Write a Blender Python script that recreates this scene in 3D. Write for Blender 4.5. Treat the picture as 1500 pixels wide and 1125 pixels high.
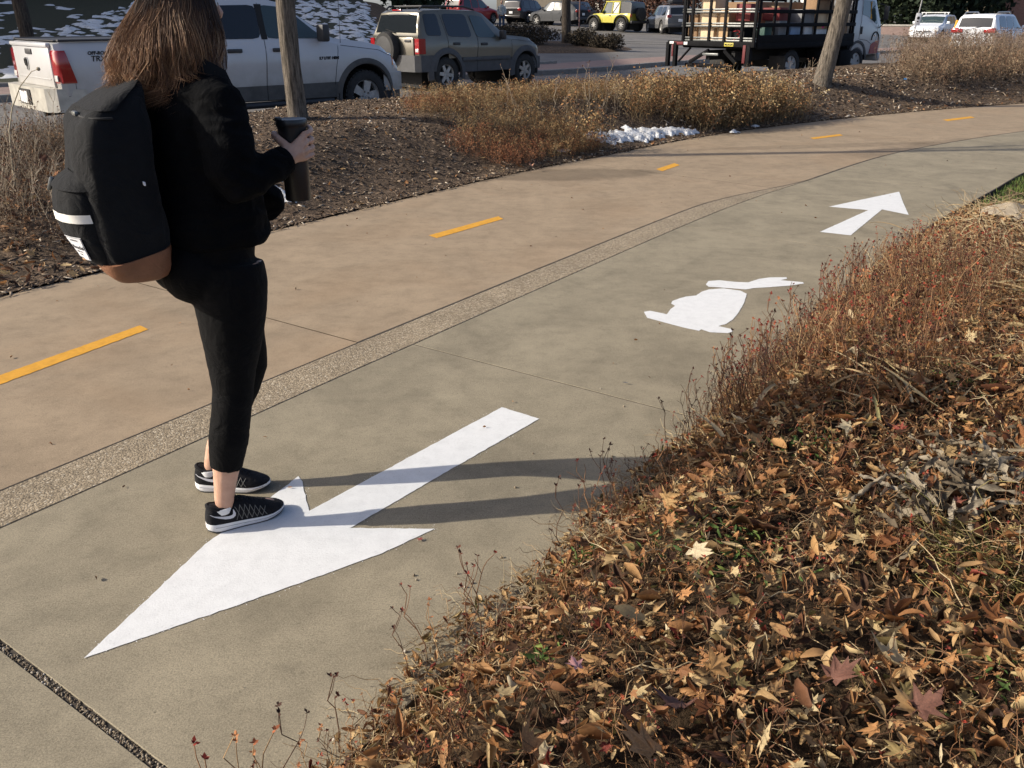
import bpy, bmesh, math, random
import numpy as np
from mathutils import Vector, Matrix, noise as mnoise

random.seed(7); rng = np.random.default_rng(7)
for o in list(bpy.data.objects): bpy.data.objects.remove(o)
SC = bpy.context.scene
C = SC.collection
rad = math.radians

# ------------------------------------------------------------------ camera, sky, sun, exposure
cam_d = bpy.data.cameras.new('camera'); cam = bpy.data.objects.new('camera', cam_d); C.objects.link(cam)
cam.location = (0, 0, 1.6); cam.rotation_euler = (rad(90 - 23.155), 0, 0)
cam_d.sensor_width = 36; cam_d.lens = 30.19; cam_d.clip_start = 0.05; cam_d.clip_end = 1000
SC.camera = cam
SUN_AZ, SUN_EL = 6.0, 27.0          # light travels towards +X turned 6 degrees to +Y
wd = bpy.data.worlds.new('World'); SC.world = wd; wd.use_nodes = True
wn = wd.node_tree.nodes; wl_ = wd.node_tree.links
bg = wn['Background']; sky = wn.new('ShaderNodeTexSky'); sky.sky_type = 'NISHITA'; sky.sun_disc = False
sky.sun_elevation = rad(SUN_EL); sky.sun_rotation = rad(270 - SUN_AZ); sky.altitude = 1600; sky.air_density = 0.6; sky.dust_density = 7.0; sky.ozone_density = 0.1
wl_.new(sky.outputs[0], bg.inputs[0]); bg.inputs[1].default_value = 0.15
sd = bpy.data.lights.new('sun', 'SUN'); sun = bpy.data.objects.new('sun', sd); C.objects.link(sun)
sd.energy = 4.3; sd.angle = rad(0.6); sd.color = (1.0, 0.92, 0.79)
_dir = Vector((math.cos(rad(SUN_EL)) * math.cos(rad(SUN_AZ)), math.cos(rad(SUN_EL)) * math.sin(rad(SUN_AZ)), -math.sin(rad(SUN_EL))))
sun.rotation_euler = _dir.to_track_quat('-Z', 'Y').to_euler(); sun.location = (-20, -4, 20)
SC.view_settings.view_transform = 'Standard'; SC.view_settings.look = 'None'
SC.view_settings.exposure = 0.55; SC.view_settings.gamma = 1.0; SC.view_settings.use_curve_mapping = False

# ------------------------------------------------------------------ naming
def tag(o, label=None, cat=None, group=None, kind=None):
    if label: o['label'] = label
    if cat: o['category'] = cat
    if group: o['group'] = group
    if kind: o['kind'] = kind
    return o
def empty(name, loc=(0, 0, 0), rz=0, parent=None):
    o = bpy.data.objects.new(name, None); C.objects.link(o); o.location = loc; o.rotation_euler = (0, 0, rz)
    o.empty_display_size = .1
    if parent: o.parent = parent
    return o
def thing(name, label, cat, loc=(0, 0, 0), rz=0, group=None):
    return tag(empty(name, loc, rz), label, cat, group)
def link(name, me, parent=None, kind=None, label=None):
    o = bpy.data.objects.new(name, me); C.objects.link(o)
    if parent: o.parent = parent
    if kind: o['kind'] = kind
    if label: o['label'] = label
    return o
def copy_tree(o, parent=None):
    c = o.copy(); C.objects.link(c); c.parent = parent
    for ch in [x for x in o.children]: copy_tree(ch, c)
    return c

# ------------------------------------------------------------------ materials
class NT:
    def __init__(s, name):
        s.m = bpy.data.materials.new(name); s.m.use_nodes = True
        s.t = s.m.node_tree; s.n = s.t.nodes; s.b = s.n['Principled BSDF']; s._c = None
    def new(s, ty, **kw):
        x = s.n.new(ty)
        for k, v in kw.items(): setattr(x, k, v)
        return x
    def coord(s, out='Object'):
        if s._c is None: s._c = s.new('ShaderNodeTexCoord')
        return s._c.outputs[out]
    def lk(s, a, b): s.t.links.new(a, b)
    def map(s, scale=(1, 1, 1), rot=(0, 0, 0), out='Object'):
        m = s.new('ShaderNodeMapping'); m.inputs['Scale'].default_value = scale; m.inputs['Rotation'].default_value = rot
        s.lk(s.coord(out), m.inputs[0]); return m.outputs[0]
    def noise(s, scale, detail=4, rough=.6, vec=None, dist=0):
        x = s.new('ShaderNodeTexNoise'); x.inputs['Scale'].default_value = scale; x.inputs['Detail'].default_value = detail
        x.inputs['Roughness'].default_value = rough; x.inputs['Distortion'].default_value = dist
        s.lk(vec if vec is not None else s.coord(), x.inputs['Vector']); return x.outputs['Fac']
    def voro(s, scale, out='Distance', vec=None, feature='F1'):
        x = s.new('ShaderNodeTexVoronoi', feature=feature); x.inputs['Scale'].default_value = scale
        s.lk(vec if vec is not None else s.coord(), x.inputs['Vector']); return x.outputs[out]
    def ramp(s, fac, stops, interp='LINEAR'):
        r = s.new('ShaderNodeValToRGB'); cr = r.color_ramp; cr.interpolation = interp
        while len(cr.elements) < len(stops): cr.elements.new(0.5)
        for e, (p, c) in zip(cr.elements, stops):
            e.position = p; e.color = (c, c, c, 1) if not hasattr(c, '__len__') else (*c, 1)
        s.lk(fac, r.inputs[0]); return r.outputs[0]
    def mix(s, fac, a, b, mode='MIX'):
        x = s.new('ShaderNodeMix', data_type='RGBA', blend_type=mode)
        for sock, v in ((x.inputs[0], fac), (x.inputs[6], a), (x.inputs[7], b)):
            if hasattr(v, 'is_linked') or isinstance(v, bpy.types.NodeSocket): s.lk(v, sock)
            elif hasattr(v, '__len__'): sock.default_value = (*v, 1)
            else: sock.default_value = v
        return x.outputs[2]
    def math(s, op, a, b=0.0):
        x = s.new('ShaderNodeMath', operation=op)
        for sock, v in ((x.inputs[0], a), (x.inputs[1], b)):
            if isinstance(v, bpy.types.NodeSocket): s.lk(v, sock)
            else: sock.default_value = v
        return x.outputs[0]
    def attr(s, name): return s.new('ShaderNodeAttribute', attribute_name=name).outputs['Fac']
    def rnd(s): return s.new('ShaderNodeObjectInfo').outputs['Random']
    def sep(s, axis, out='Object'):
        x = s.new('ShaderNodeSeparateXYZ'); s.lk(s.coord(out), x.inputs[0]); return x.outputs[axis]
    def col(s, c):
        if isinstance(c, bpy.types.NodeSocket): s.lk(c, s.b.inputs['Base Color'])
        else: s.b.inputs['Base Color'].default_value = (*c, 1)
        return s
    def set(s, **kw):
        for k, v in kw.items():
            i = s.b.inputs[k.replace('_', ' ')]
            if isinstance(v, bpy.types.NodeSocket): s.lk(v, i)
            else: i.default_value = v
        return s
    def bump(s, h, dist=.01, strength=1.0, prev=None):
        x = s.new('ShaderNodeBump'); x.inputs['Distance'].default_value = dist; x.inputs['Strength'].default_value = strength
        s.lk(h, x.inputs['Height'])
        if prev is not None: s.lk(prev, x.inputs['Normal'])
        s.lk(x.outputs[0], s.b.inputs['Normal']); return x.outputs[0]

def simple(name, c, rough=.6, metal=0, var=.15, scale=6, bump=0, bscale=60, **kw):
    t = NT(name); f = t.noise(scale, 5)
    lo = tuple(x * (1 - var) for x in c); hi = tuple(min(1, x * (1 + var)) for x in c)
    t.col(t.ramp(f, [(.3, lo), (.7, hi)])); t.set(Roughness=rough, Metallic=metal, **kw)
    if bump: t.bump(t.noise(bscale, 3), bump)
    return t.m
def paint(name, c, rough=.35, dirt=.3, metal=0, zlo=.45, zhi=1.15, dc=(.22, .195, .16)):
    t = NT(name); z = t.sep(2)
    f = t.noise(3.5, 6, .65)
    zz = t.math('MULTIPLY', t.math('SUBTRACT', zhi, z), 1 / (zhi - zlo))
    k = t.math('MULTIPLY', t.math('MULTIPLY', zz, f), dirt * 2)
    k = t.ramp(k, [(0, 0), (1, 1)])
    t.col(t.mix(k, c, dc)); t.set(Roughness=t.ramp(k, [(0, rough), (1, .75)]), Metallic=metal, Coat_Weight=.35, Coat_Roughness=.12)
    return t.m

M = {}
M['rubber'] = simple('rubber', (.022, .021, .02), .85, var=.35, scale=12, bump=.002, bscale=90)
M['black_plastic'] = simple('black_plastic', (.025, .025, .027), .55, var=.2)
M['underbody'] = simple('underbody', (.012, .012, .012), .9)
M['glass_dark'] = NT('dark_glass').col((.012, .015, .018)).set(Roughness=.06, Specular_IOR_Level=.6).m
M['glass_clear'] = NT('side_glass').col((.035, .055, .055)).set(Roughness=.08, Specular_IOR_Level=.7).m
M['chrome'] = simple('chrome', (.6, .6, .6), .22, 1, var=.1)
M['alloy'] = simple('alloy', (.38, .37, .35), .42, .6, var=.25, scale=14)
M['red_lens'] = NT('red_lens').col((.26, .008, .011)).set(Roughness=.15, Coat_Weight=.6).m
M['clear_lens'] = NT('clear_lens').col((.6, .58, .55)).set(Roughness=.12, Coat_Weight=.6).m
M['amber'] = NT('amber_lens').col((.75, .25, .03)).set(Roughness=.2).m
M['white_plain'] = simple('white_enamel', (.72, .72, .7), .5, var=.08)
M['seam'] = NT('seam').col((.015, .015, .015)).set(Roughness=.9).m

# ------------------------------------------------------------------ mesh helpers
class MB:
    def __init__(s): s.v = []; s.f = []; s.mi = []
    def add(s, vs, fs, mi=0):
        b = len(s.v); s.v += [tuple(v) for v in vs]; s.f += [tuple(i + b for i in f) for f in fs]; s.mi += [mi] * len(fs); return s
    def box(s, c, d, R=None, bev=0, mi=0):
        x, y, z = (k / 2 for k in d); c = Vector(c)
        if bev <= 0:
            vs = [Vector((a * x, b * y, e * z)) for a in (-1, 1) for b in (-1, 1) for e in (-1, 1)]
            fs = [(0, 1, 3, 2), (4, 6, 7, 5), (0, 4, 5, 1), (2, 3, 7, 6), (0, 2, 6, 4), (1, 5, 7, 3)]
        else:
            bm = bmesh.new(); bmesh.ops.create_cube(bm, size=1)
            for v in bm.verts: v.co = Vector((v.co.x * d[0], v.co.y * d[1], v.co.z * d[2]))
            bmesh.ops.bevel(bm, geom=bm.edges[:], offset=min(bev, .49 * min(d)), segments=2, affect='EDGES', profile=.5)
            bm.verts.index_update(); vs = [v.co.copy() for v in bm.verts]; fs = [tuple(v.index for v in f.verts) for f in bm.faces]; bm.free()
        if R is not None: vs = [R @ v for v in vs]
        return s.add([v + c for v in vs], fs, mi)
    def tube(s, pts, r, n=8, cap=True, mi=0):
        pts = [Vector(p) for p in pts]; k = len(pts)
        rs = r if hasattr(r, '__len__') else [r] * k
        T = [(pts[min(i + 1, k - 1)] - pts[max(i - 1, 0)]).normalized() for i in range(k)]
        up = Vector((0, 0, 1)) if abs(T[0].z) < .9 else Vector((1, 0, 0))
        u = T[0].cross(up).normalized(); vs = []; fs = []
        for i in range(k):
            u = (u - T[i] * u.dot(T[i])).normalized(); w = T[i].cross(u)
            ri = rs[i]; ra, rb = ri if hasattr(ri, '__len__') else (ri, ri)
            for j in range(n):
                a = 2 * math.pi * j / n; vs.append(pts[i] + u * (ra * math.cos(a)) + w * (rb * math.sin(a)))
        for i in range(k - 1):
            for j in range(n):
                a, b = i * n + j, i * n + (j + 1) % n; fs.append((a, b, b + n, a + n))
        if cap: fs.append(tuple(range(n - 1, -1, -1))); fs.append(tuple((k - 1) * n + j for j in range(n)))
        return s.add(vs, fs, mi)
    def loft(s, rings, cap=True, close=True, mi=0):
        n = len(rings[0]); vs = [v for r in rings for v in r]; fs = []
        for i in range(len(rings) - 1):
            for j in range(n if close else n - 1):
                a, b = i * n + j, i * n + (j + 1) % n; fs.append((a, b, b + n, a + n))
        if cap: fs.append(tuple(range(n - 1, -1, -1))); fs.append(tuple((len(rings) - 1) * n + j for j in range(n)))
        return s.add(vs, fs, mi)
    def lathe(s, prof, n=24, axis='y', c=(0, 0, 0), mi=0, closed=False):
        c = Vector(c); vs = []; fs = []; k = len(prof)
        for (r, h) in prof:
            for j in range(n):
                a = 2 * math.pi * j / n; x, y = r * math.cos(a), r * math.sin(a)
                vs.append(c + (Vector((x, h, y)) if axis == 'y' else Vector((x, y, h)) if axis == 'z' else Vector((h, x, y))))
        for i in range(k if closed else k - 1):
            for j in range(n):
                a, b = i * n + j, i * n + (j + 1) % n; i2 = (i + 1) % k
                fs.append((a, b, i2 * n + (j + 1) % n, i2 * n + j))
        return s.add(vs, fs, mi)
    def prism(s, poly, ex, mi=0):
        poly = [Vector(p) for p in poly]; ex = Vector(ex); n = len(poly)
        vs = poly + [p + ex for p in poly]
        return s.add(vs, [tuple(range(n))[::-1], tuple(range(n, 2 * n))] + [(i, (i + 1) % n, (i + 1) % n + n, i + n) for i in range(n)], mi)
    def mesh(s, name, mats, smooth=True, angle=40, weld=False):
        me = bpy.data.meshes.new(name); me.from_pydata(s.v, [], s.f)
        for m in (mats if isinstance(mats, (list, tuple)) else [mats]): me.materials.append(m)
        if any(s.mi): me.polygons.foreach_set('material_index', s.mi)
        bm = bmesh.new(); bm.from_mesh(me)
        if weld: bmesh.ops.remove_doubles(bm, verts=bm.verts, dist=1e-4)
        bmesh.ops.recalc_face_normals(bm, faces=bm.faces)
        if smooth:
            for f in bm.faces: f.smooth = True
            for e in bm.edges:
                if len(e.link_faces) == 2 and e.calc_face_angle(0) > rad(angle): e.smooth = False
        bm.to_mesh(me); bm.free(); return me
    def build(s, name, mats, parent=None, smooth=True, kind=None, label=None, angle=40, weld=False):
        return link(name, s.mesh(name, mats, smooth, angle, weld), parent, kind, label)

def fast_mesh(name, V, F, mat, attrs=None, smooth=False):
    """V (n,3), F (m,3) or (m,4) arrays"""
    me = bpy.data.meshes.new(name); V = np.asarray(V, dtype=np.float32); F = np.asarray(F, dtype=np.int32); k = F.shape[1]
    me.vertices.add(len(V)); me.vertices.foreach_set('co', V.ravel())
    me.loops.add(F.size); me.loops.foreach_set('vertex_index', F.ravel())
    me.polygons.add(len(F)); me.polygons.foreach_set('loop_start', np.arange(0, F.size, k, dtype=np.int32))
    if smooth: me.polygons.foreach_set('use_smooth', np.ones(len(F), dtype=bool))
    me.materials.append(mat); me.update(calc_edges=True)
    for n_, a in (attrs or {}).items():
        at = me.attributes.new(n_, 'FLOAT', 'POINT'); at.data.foreach_set('value', np.asarray(a, dtype=np.float32))
    return me
def euler_mats(rx, ry, rz):
    cx, sx, cy, sy, cz, sz = np.cos(rx), np.sin(rx), np.cos(ry), np.sin(ry), np.cos(rz), np.sin(rz)
    R = np.empty((len(rx), 3, 3))
    R[:, 0, 0] = cz * cy; R[:, 0, 1] = cz * sy * sx - sz * cx; R[:, 0, 2] = cz * sy * cx + sz * sx
    R[:, 1, 0] = sz * cy; R[:, 1, 1] = sz * sy * sx + cz * cx; R[:, 1, 2] = sz * sy * cx - cz * sx
    R[:, 2, 0] = -sy; R[:, 2, 1] = cy * sx; R[:, 2, 2] = cy * cx
    return R
def scatter(name, tmpls, pos, R, scale, tint, mat, parent=None, kind='stuff', smooth=False, label=None, **tags):
    """tmpls: list of (V,F tri,kindattr or None). all copies joined in one mesh (things nobody could count)"""
    N = len(pos); which = rng.integers(0, len(tmpls), N); Vs = []; Fs = []; Ts = []; Ks = []; base = 0
    scale = np.asarray(scale); scale = scale if scale.ndim == 2 else np.repeat(scale[:, None], 3, 1)
    for i, t in enumerate(tmpls):
        V, F = t[0], t[1]; K = t[2] if len(t) > 2 else np.zeros(len(V)); idx = np.where(which == i)[0]
        if len(idx) == 0: continue
        P_ = np.einsum('nij,nkj->nki', R[idx], V[None] * scale[idx][:, None, :]) + pos[idx][:, None, :]
        n, k = len(idx), len(V)
        Vs.append(P_.reshape(-1, 3)); Fs.append((F[None] + (base + np.arange(n) * k)[:, None, None]).reshape(-1, F.shape[1]))
        Ts.append(np.repeat(tint[idx], k)); Ks.append(np.tile(K, n)); base += n * k
    me = fast_mesh(name, np.concatenate(Vs), np.concatenate(Fs), mat, {'tint': np.concatenate(Ts), 'piece': np.concatenate(Ks)}, smooth)
    o = link(name, me, parent, kind, label)
    return tag(o, **tags) if tags else o
def text_mesh(body, size, mat, extrude=.0005, shear=0, bold=0):
    cu = bpy.data.curves.new('lettering', 'FONT'); cu.body = body; cu.size = size; cu.extrude = extrude; cu.align_x = 'CENTER'; cu.align_y = 'CENTER'; cu.shear = shear; cu.offset = bold
    o = bpy.data.objects.new('lettering', cu); C.objects.link(o); bpy.context.view_layer.update()
    me = bpy.data.meshes.new_from_object(o.evaluated_get(bpy.context.evaluated_depsgraph_get())); bpy.data.objects.remove(o)
    me.materials.clear(); me.materials.append(mat); return me
def lerp1(x, pts):
    if x <= pts[0][0]: return pts[0][1]
    for (a, u), (b, v) in zip(pts, pts[1:]):
        if x <= b: return u + (v - u) * (x - a) / (b - a) if b > a else v
    return pts[-1][1]
def sstep(t): t = np.clip(t, 0, 1); return t * t * (3 - 2 * t)
def at(px, py, z=0.0):
    """ground point (x, y) seen at photograph pixel px, py (1500 wide) at height z"""
    F_, P_ = 1258.0, rad(23.155); u, v = (px - 750) / F_, (py - 562.5) / F_
    d = (u, math.cos(P_) - v * math.sin(P_), -math.sin(P_) - v * math.cos(P_)); t = (z - 1.6) / d[2]
    return (d[0] * t, d[1] * t)
def xat(px, Y, z=0.0): return (px - 750) / 1258.0 * (Y * .9195 - (z - 1.6) * .3932)
def n2(x, y, s=1.0, o=0.0): return mnoise.noise(Vector((x * s + o, y * s - o, o)))
# ------------------------------------------------------------------ plan: reference curve = edge between bike path and aggregate strip
def catmull(P, step=.12):
    P = [np.array(p, float) for p in P]; P = [2 * P[0] - P[1]] + P + [2 * P[-1] - P[-2]]; out = []
    for i in range(1, len(P) - 2):
        p0, p1, p2, p3 = P[i - 1:i + 3]; n = max(2, int(np.linalg.norm(p2 - p1) / step))
        for k in range(n):
            t = k / n; out.append(.5 * (2 * p1 + (p2 - p0) * t + (2 * p0 - 5 * p1 + 4 * p2 - p3) * t * t + (3 * p1 - p0 - 3 * p2 + p3) * t ** 3))
    out.append(P[-2]); return np.array(out)
REF = catmull([(-10, -8.9), (-4.2, -.55), (-1.877, 2.739), (-.87, 4.22), (1.524, 7.655), (2.931, 9.38), (4.946, 11.62), (7.982, 13.95), (11.5, 16.0), (16, 18.2), (24, 21), (36, 24)], .1)
_seg = np.linalg.norm(np.diff(REF, axis=0), axis=1); SARC = np.concatenate([[0], np.cumsum(_seg)])
_i0 = np.argmin(np.linalg.norm(REF - np.array([-1.877, 2.739]), axis=1)); SARC -= SARC[_i0]
_T = np.gradient(REF, axis=0); _T /= np.linalg.norm(_T, axis=1)[:, None]
for _k in range(6): _T[1:-1] = (_T[:-2] + 2 * _T[1:-1] + _T[2:]) / 4
_T /= np.linalg.norm(_T, axis=1)[:, None]
def sd2xy(s, d):
    s = np.asarray(s, float); x = np.interp(s, SARC, REF[:, 0]); y = np.interp(s, SARC, REF[:, 1])
    tx = np.interp(s, SARC, _T[:, 0]); ty = np.interp(s, SARC, _T[:, 1]); return x - ty * d, y + tx * d
def xy2sd(x, y):
    dx, dy = x - REF[:, 0], y - REF[:, 1]; i = int(np.argmin(dx * dx + dy * dy)); t = _T[i]
    return SARC[i] + dx[i] * t[0] + dy[i] * t[1], -dx[i] * t[1] + dy[i] * t[0]
S0, S1 = float(SARC[0]) + .2, float(SARC[-1]) - .2
D_BED, D_STRIP, D_FAR = -1.93, -.25, 2.42
NEAR = [(-45, -26), (-14, 3.1), (-8, 8.7), (-5, 11.5), (-2, 14.3), (2, 18), (6, 21.7), (10, 25.1), (14, 28.2), (20, 32), (30, 37.5), (60, 52)]
FARC = [(-45, -8.5), (-22, 9.4), (-10.4, 18.3), (1.0, 27.16), (5.68, 32.6), (11, 38), (18.54, 43.8), (34, 53.5), (70, 74)]
NEARP, FARP = catmull(NEAR, .5), catmull(FARC, .5)
def smin_dist(P, x, y):
    """signed distance beyond polyline P (positive on its left)"""
    dx, dy = x - P[:, 0], y - P[:, 1]; i = int(np.argmin(dx * dx + dy * dy)); a, b = P[max(i - 1, 0)], P[min(i + 1, len(P) - 1)]
    t = (b - a) / np.linalg.norm(b - a); return -dx[i] * t[1] + dy[i] * t[0]
def T(x, y):
    """height of the land beyond the far kerb"""
    e = smin_dist(FARP, x, y)
    if e < 2.6: return .14
    hill = .14 + .02 * min(e - 2.6, 1.2) + .165 * np.clip(e - 3.8, 0, 13)
    lot = .14 + .032 * min(e - 2.6, 34)
    k = float(sstep((x + 6.2 + .13 * (y - 36)) / 4.0))
    return float(hill * (1 - k) + lot * k)

# ------------------------------------------------------------------ ground materials
def concrete(name, c, stain=.25, speck=.5, bscale=180, dark_ovals=None):
    t = NT(name); n1 = t.noise(1.9, 7, .66, None, .6); n2_ = t.noise(8, 6, .72); n3 = t.noise(bscale, 3, .7); n4 = t.noise(60, 4, .7)
    a = tuple(x * (1 - stain) for x in c); b = tuple(x * (1 + stain * .8) for x in c)
    col = t.ramp(n1, [(.28, a), (.52, c), (.75, b)])
    col = t.mix(.55, col, t.ramp(n2_, [(.3, .68), (.5, 1.0), (.72, 1.22)]), 'MULTIPLY')
    col = t.mix(speck, col, t.ramp(n4, [(.25, .5), (.45, 1.0), (.65, 1.05), (.8, 1.35)]), 'MULTIPLY')
    col = t.mix(speck, col, t.ramp(n3, [(.3, .4), (.5, 1.0), (.72, 1.5)]), 'MULTIPLY')
    col = t.mix(speck * .9, col, t.ramp(t.noise(330, 2, .8), [(.3, .45), (.5, 1.0), (.7, 1.5)]), 'MULTIPLY')
    pit = t.ramp(t.voro(38), [(.0, 0.25), (.09, .6), (.14, 1.0)]); pm = t.ramp(t.noise(9, 2), [(.5, 0), (.62, 1)])
    col = t.mix(t.math('MULTIPLY', pm, .55), col, pit, 'MULTIPLY')
    if name == 'tan_concrete': col = t.mix(t.ramp(t.noise(.75, 5, .6, None, .8), [(.5, 0), (.7, .22)]), col, (.27, .165, .085))
    if dark_ovals:
        for (cx, cy, rx, ry, rot, dk) in dark_ovals:
            m = t.new('ShaderNodeMapping', vector_type='TEXTURE'); m.inputs['Location'].default_value = (cx, cy, 0); m.inputs['Rotation'].default_value = (0, 0, rot); m.inputs['Scale'].default_value = (rx, ry, 1)
            t.lk(t.coord(), m.inputs[0]); vl = t.new('ShaderNodeVectorMath', operation='LENGTH'); t.lk(m.outputs[0], vl.inputs[0])
            e = t.math('ADD', vl.outputs['Value'], t.math('MULTIPLY', t.math('SUBTRACT', t.noise(2.2, 5), .5), .9))
            col = t.mix(1.0, col, t.ramp(e, [(.72, dk), (1.0, 1.0)]), 'MULTIPLY')
    t.col(col); t.set(Roughness=.88, Specular_IOR_Level=.25)
    dt = t.ramp(t.voro(21), [(.0, 1), (.055, .8), (.075, 0)]); dm = t.ramp(t.noise(5, 3), [(.48, 0), (.6, .8)])
    col = t.mix(t.math('MULTIPLY', dt, dm), col, tuple(x * .32 for x in c)); t.col(col)
    t.bump(n3, .0009)
    return t.m
M['sidewalk'] = concrete('grey_concrete', (.25, .215, .151), .25)
M['bike'] = concrete('tan_concrete', (.292, .223, .149), .2, .4, dark_ovals=[(.55, 9.6, 1.35, .42, .12, .66), (6.5, 12.2, 3.2, .5, .5, .8), (4.2, 11.9, 2.2, .2, .2, .82)])  # first oval is plain dark tone; the long two are branch shade painted in
M['kerb'] = concrete('kerb_concrete', (.25, .235, .21), .3)
def aggregate():
    t = NT('exposed_aggregate'); v = t.new('ShaderNodeTexVoronoi'); v.inputs['Scale'].default_value = 120; t.lk(t.coord(), v.inputs['Vector'])
    sp = t.new('ShaderNodeSeparateColor'); t.lk(v.outputs['Color'], sp.inputs[0])
    col = t.ramp(sp.outputs[0], [(0, (.15, .115, .072)), (.3, (.23, .18, .115)), (.6, (.27, .212, .138)), (.88, (.33, .265, .178)), (1, (.43, .37, .28))])
    col = t.mix(.75, col, t.ramp(v.outputs['Distance'], [(.0, 1.08), (.5, 1.0), (.85, .7)]), 'MULTIPLY')
    col = t.mix(.5, col, t.ramp(t.noise(3, 5), [(.3, .7), (.7, 1.25)]), 'MULTIPLY')
    t.col(col).set(Roughness=.85); t.bump(t.ramp(v.outputs['Distance'], [(.0, 1), (.7, 0)]), .0018); return t.m
M['aggregate'] = aggregate()
def asphalt():
    t = NT('asphalt'); n1 = t.noise(.5, 6, .6); n3 = t.noise(120, 3, .8)
    col = t.ramp(n1, [(.3, (.115, .106, .096)), (.7, (.18, .166, .15))]); col = t.mix(.7, col, t.ramp(n3, [(.3, .6), (.7, 1.4)]), 'MULTIPLY')
    col = t.mix(.6, col, t.ramp(t.noise(.9, 4, .5, t.map((.2, 2.2, 1), (0, 0, rad(-42)))), [(.35, .75), (.65, 1.15)]), 'MULTIPLY')
    t.col(col).set(Roughness=.85); t.bump(n3, .006); return t.m
M['asphalt'] = asphalt()
def soil(name, c1, c2):
    t = NT(name); v = t.new('ShaderNodeTexVoronoi'); v.inputs['Scale'].default_value = 42; t.lk(t.map((1, 1, 1)), v.inputs['Vector'])
    sp = t.new('ShaderNodeSeparateColor'); t.lk(v.outputs['Color'], sp.inputs[0])
    col = t.ramp(sp.outputs[0], [(0, c1), (.7, c2), (1, tuple(x * 1.7 for x in c2))]); col = t.mix(.7, col, t.ramp(t.noise(14, 5, .7), [(.3, .5), (.7, 1.4)]), 'MULTIPLY')
    t.col(col).set(Roughness=.95, Specular_IOR_Level=.15); t.bump(t.noise(45, 5, .75), .03); return t.m
M['mulch'] = soil('mulch', (.06, .042, .028), (.13, .092, .062))
M['litter_soil'] = soil('litter_soil', (.03, .02, .012), (.075, .048, .026))
def hillmat():
    t = NT('snowy_grass'); n = t.noise(1.3, 5, .6, t.map((1, 1, 1))); n2_ = t.noise(30, 4, .7)
    g = t.ramp(n2_, [(.3, (.02, .022, .009)), (.7, (.06, .058, .026))])
    t.col(g).set(Roughness=.95); t.bump(n2_, .05); return t.m
M['hillgrass'] = hillmat()
def snowmat():
    t = NT('snow'); n = t.noise(11, 6, .75); t.col(t.ramp(n, [(.3, (.30, .28, .25)), (.42, (.6, .59, .57)), (.6, (.72, .73, .74)), (.8, (.8, .8, .82))])).set(Roughness=.6)
    t.bump(t.noise(40, 4), .02); return t.m
M['snow'] = snowmat()

def ribbon(name, s0, s1, d0, d1, z, mat, step=.15, kind='structure', parent=None, bev=.008, depth=.12, nd=1):
    """a slab in (s, d) with rounded arrises, top at z"""
    n = max(2, int((s1 - s0) / step)); ss = np.linspace(s0, s1, n + 1); V = []; F = []
    b = min(bev, (s1 - s0) * .2)
    ss = np.concatenate([[s0, s0], [s0 + b], ss[1:-1], [s1 - b], [s1, s1]])
    zs = np.concatenate([[z - depth, z - b], [z] * (len(ss) - 4), [z - b, z - depth]])
    dd = [d0, d0, d0 + b] + [d0 + (d1 - d0) * k / nd for k in range(1, nd)] + [d1 - b, d1, d1]
    dz = [z - depth, z - b] + [z] * (nd + 1) + [z - b, z - depth]
    k = len(dd)
    for s, zz in zip(ss, zs):
        for d, z2 in zip(dd, dz):
            x, y = sd2xy(s, d); V.append((float(x), float(y), min(zz, z2)))
    for i in range(len(ss) - 1):
        for j in range(k - 1):
            a = i * k + j; F.append((a, a + k, a + k + 1, a + 1))
    mb = MB(); mb.add(V, F); return mb.build(name, mat, parent, True, kind, angle=25)

M['joint'] = simple('joint_dirt', (.05, .04, .03), .95, var=.5, scale=40)
# base sheet to the horizon
gb = MB(); gb.add([(-400, -400, -.16), (400, -400, -.16), (400, 400, -.16), (-400, 400, -.16)], [(0, 1, 2, 3)])
gb.build('ground', M['mulch'], None, False, 'structure')

# sidewalk: slabs with recessed joints
joints = []
for (px, py) in ((118, 1035), (800, 555), (1150, 352)): joints.append(xy2sd(*at(px, py))[0])
sj = [S0] + [joints[0] - 2.75 * k for k in (3, 2, 1)] + joints + [joints[2] + 3.2 * k for k in range(1, 8)]
sj = sorted(x for x in sj if x >= S0 - .1)
bed_strip = MB()
sw = empty('sidewalk'); tag(sw, kind='structure')
for i in range(len(sj) - 1):
    g = .012 if i == 3 else .006 if i == 4 else .004
    g0 = .012 if sj[i] == joints[0] else .004 if sj[i] in joints else .003
    g1 = .012 if sj[i + 1] == joints[0] else .004 if sj[i + 1] in joints else .003
    ribbon('slab', sj[i] + g0, sj[i + 1] - g1, D_BED, D_STRIP - .004, 0, M['sidewalk'], parent=sw, kind=None, bev=.0012)
jf = MB()
for i, s in enumerate(sj[1:-1]):
    w_ = .013 if s == joints[0] else .006
    q = [sd2xy(s + a, d) for a, d in ((-w_, D_BED), (-w_, D_STRIP - .006), (w_, D_STRIP - .006), (w_, D_BED))]; jf.add([(float(x), float(y), -.005 if s == joints[0] else -.0015) for x, y in q], [(0, 1, 2, 3)])
jf.build('joint_filler', M['joint'], sw, False)
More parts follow.
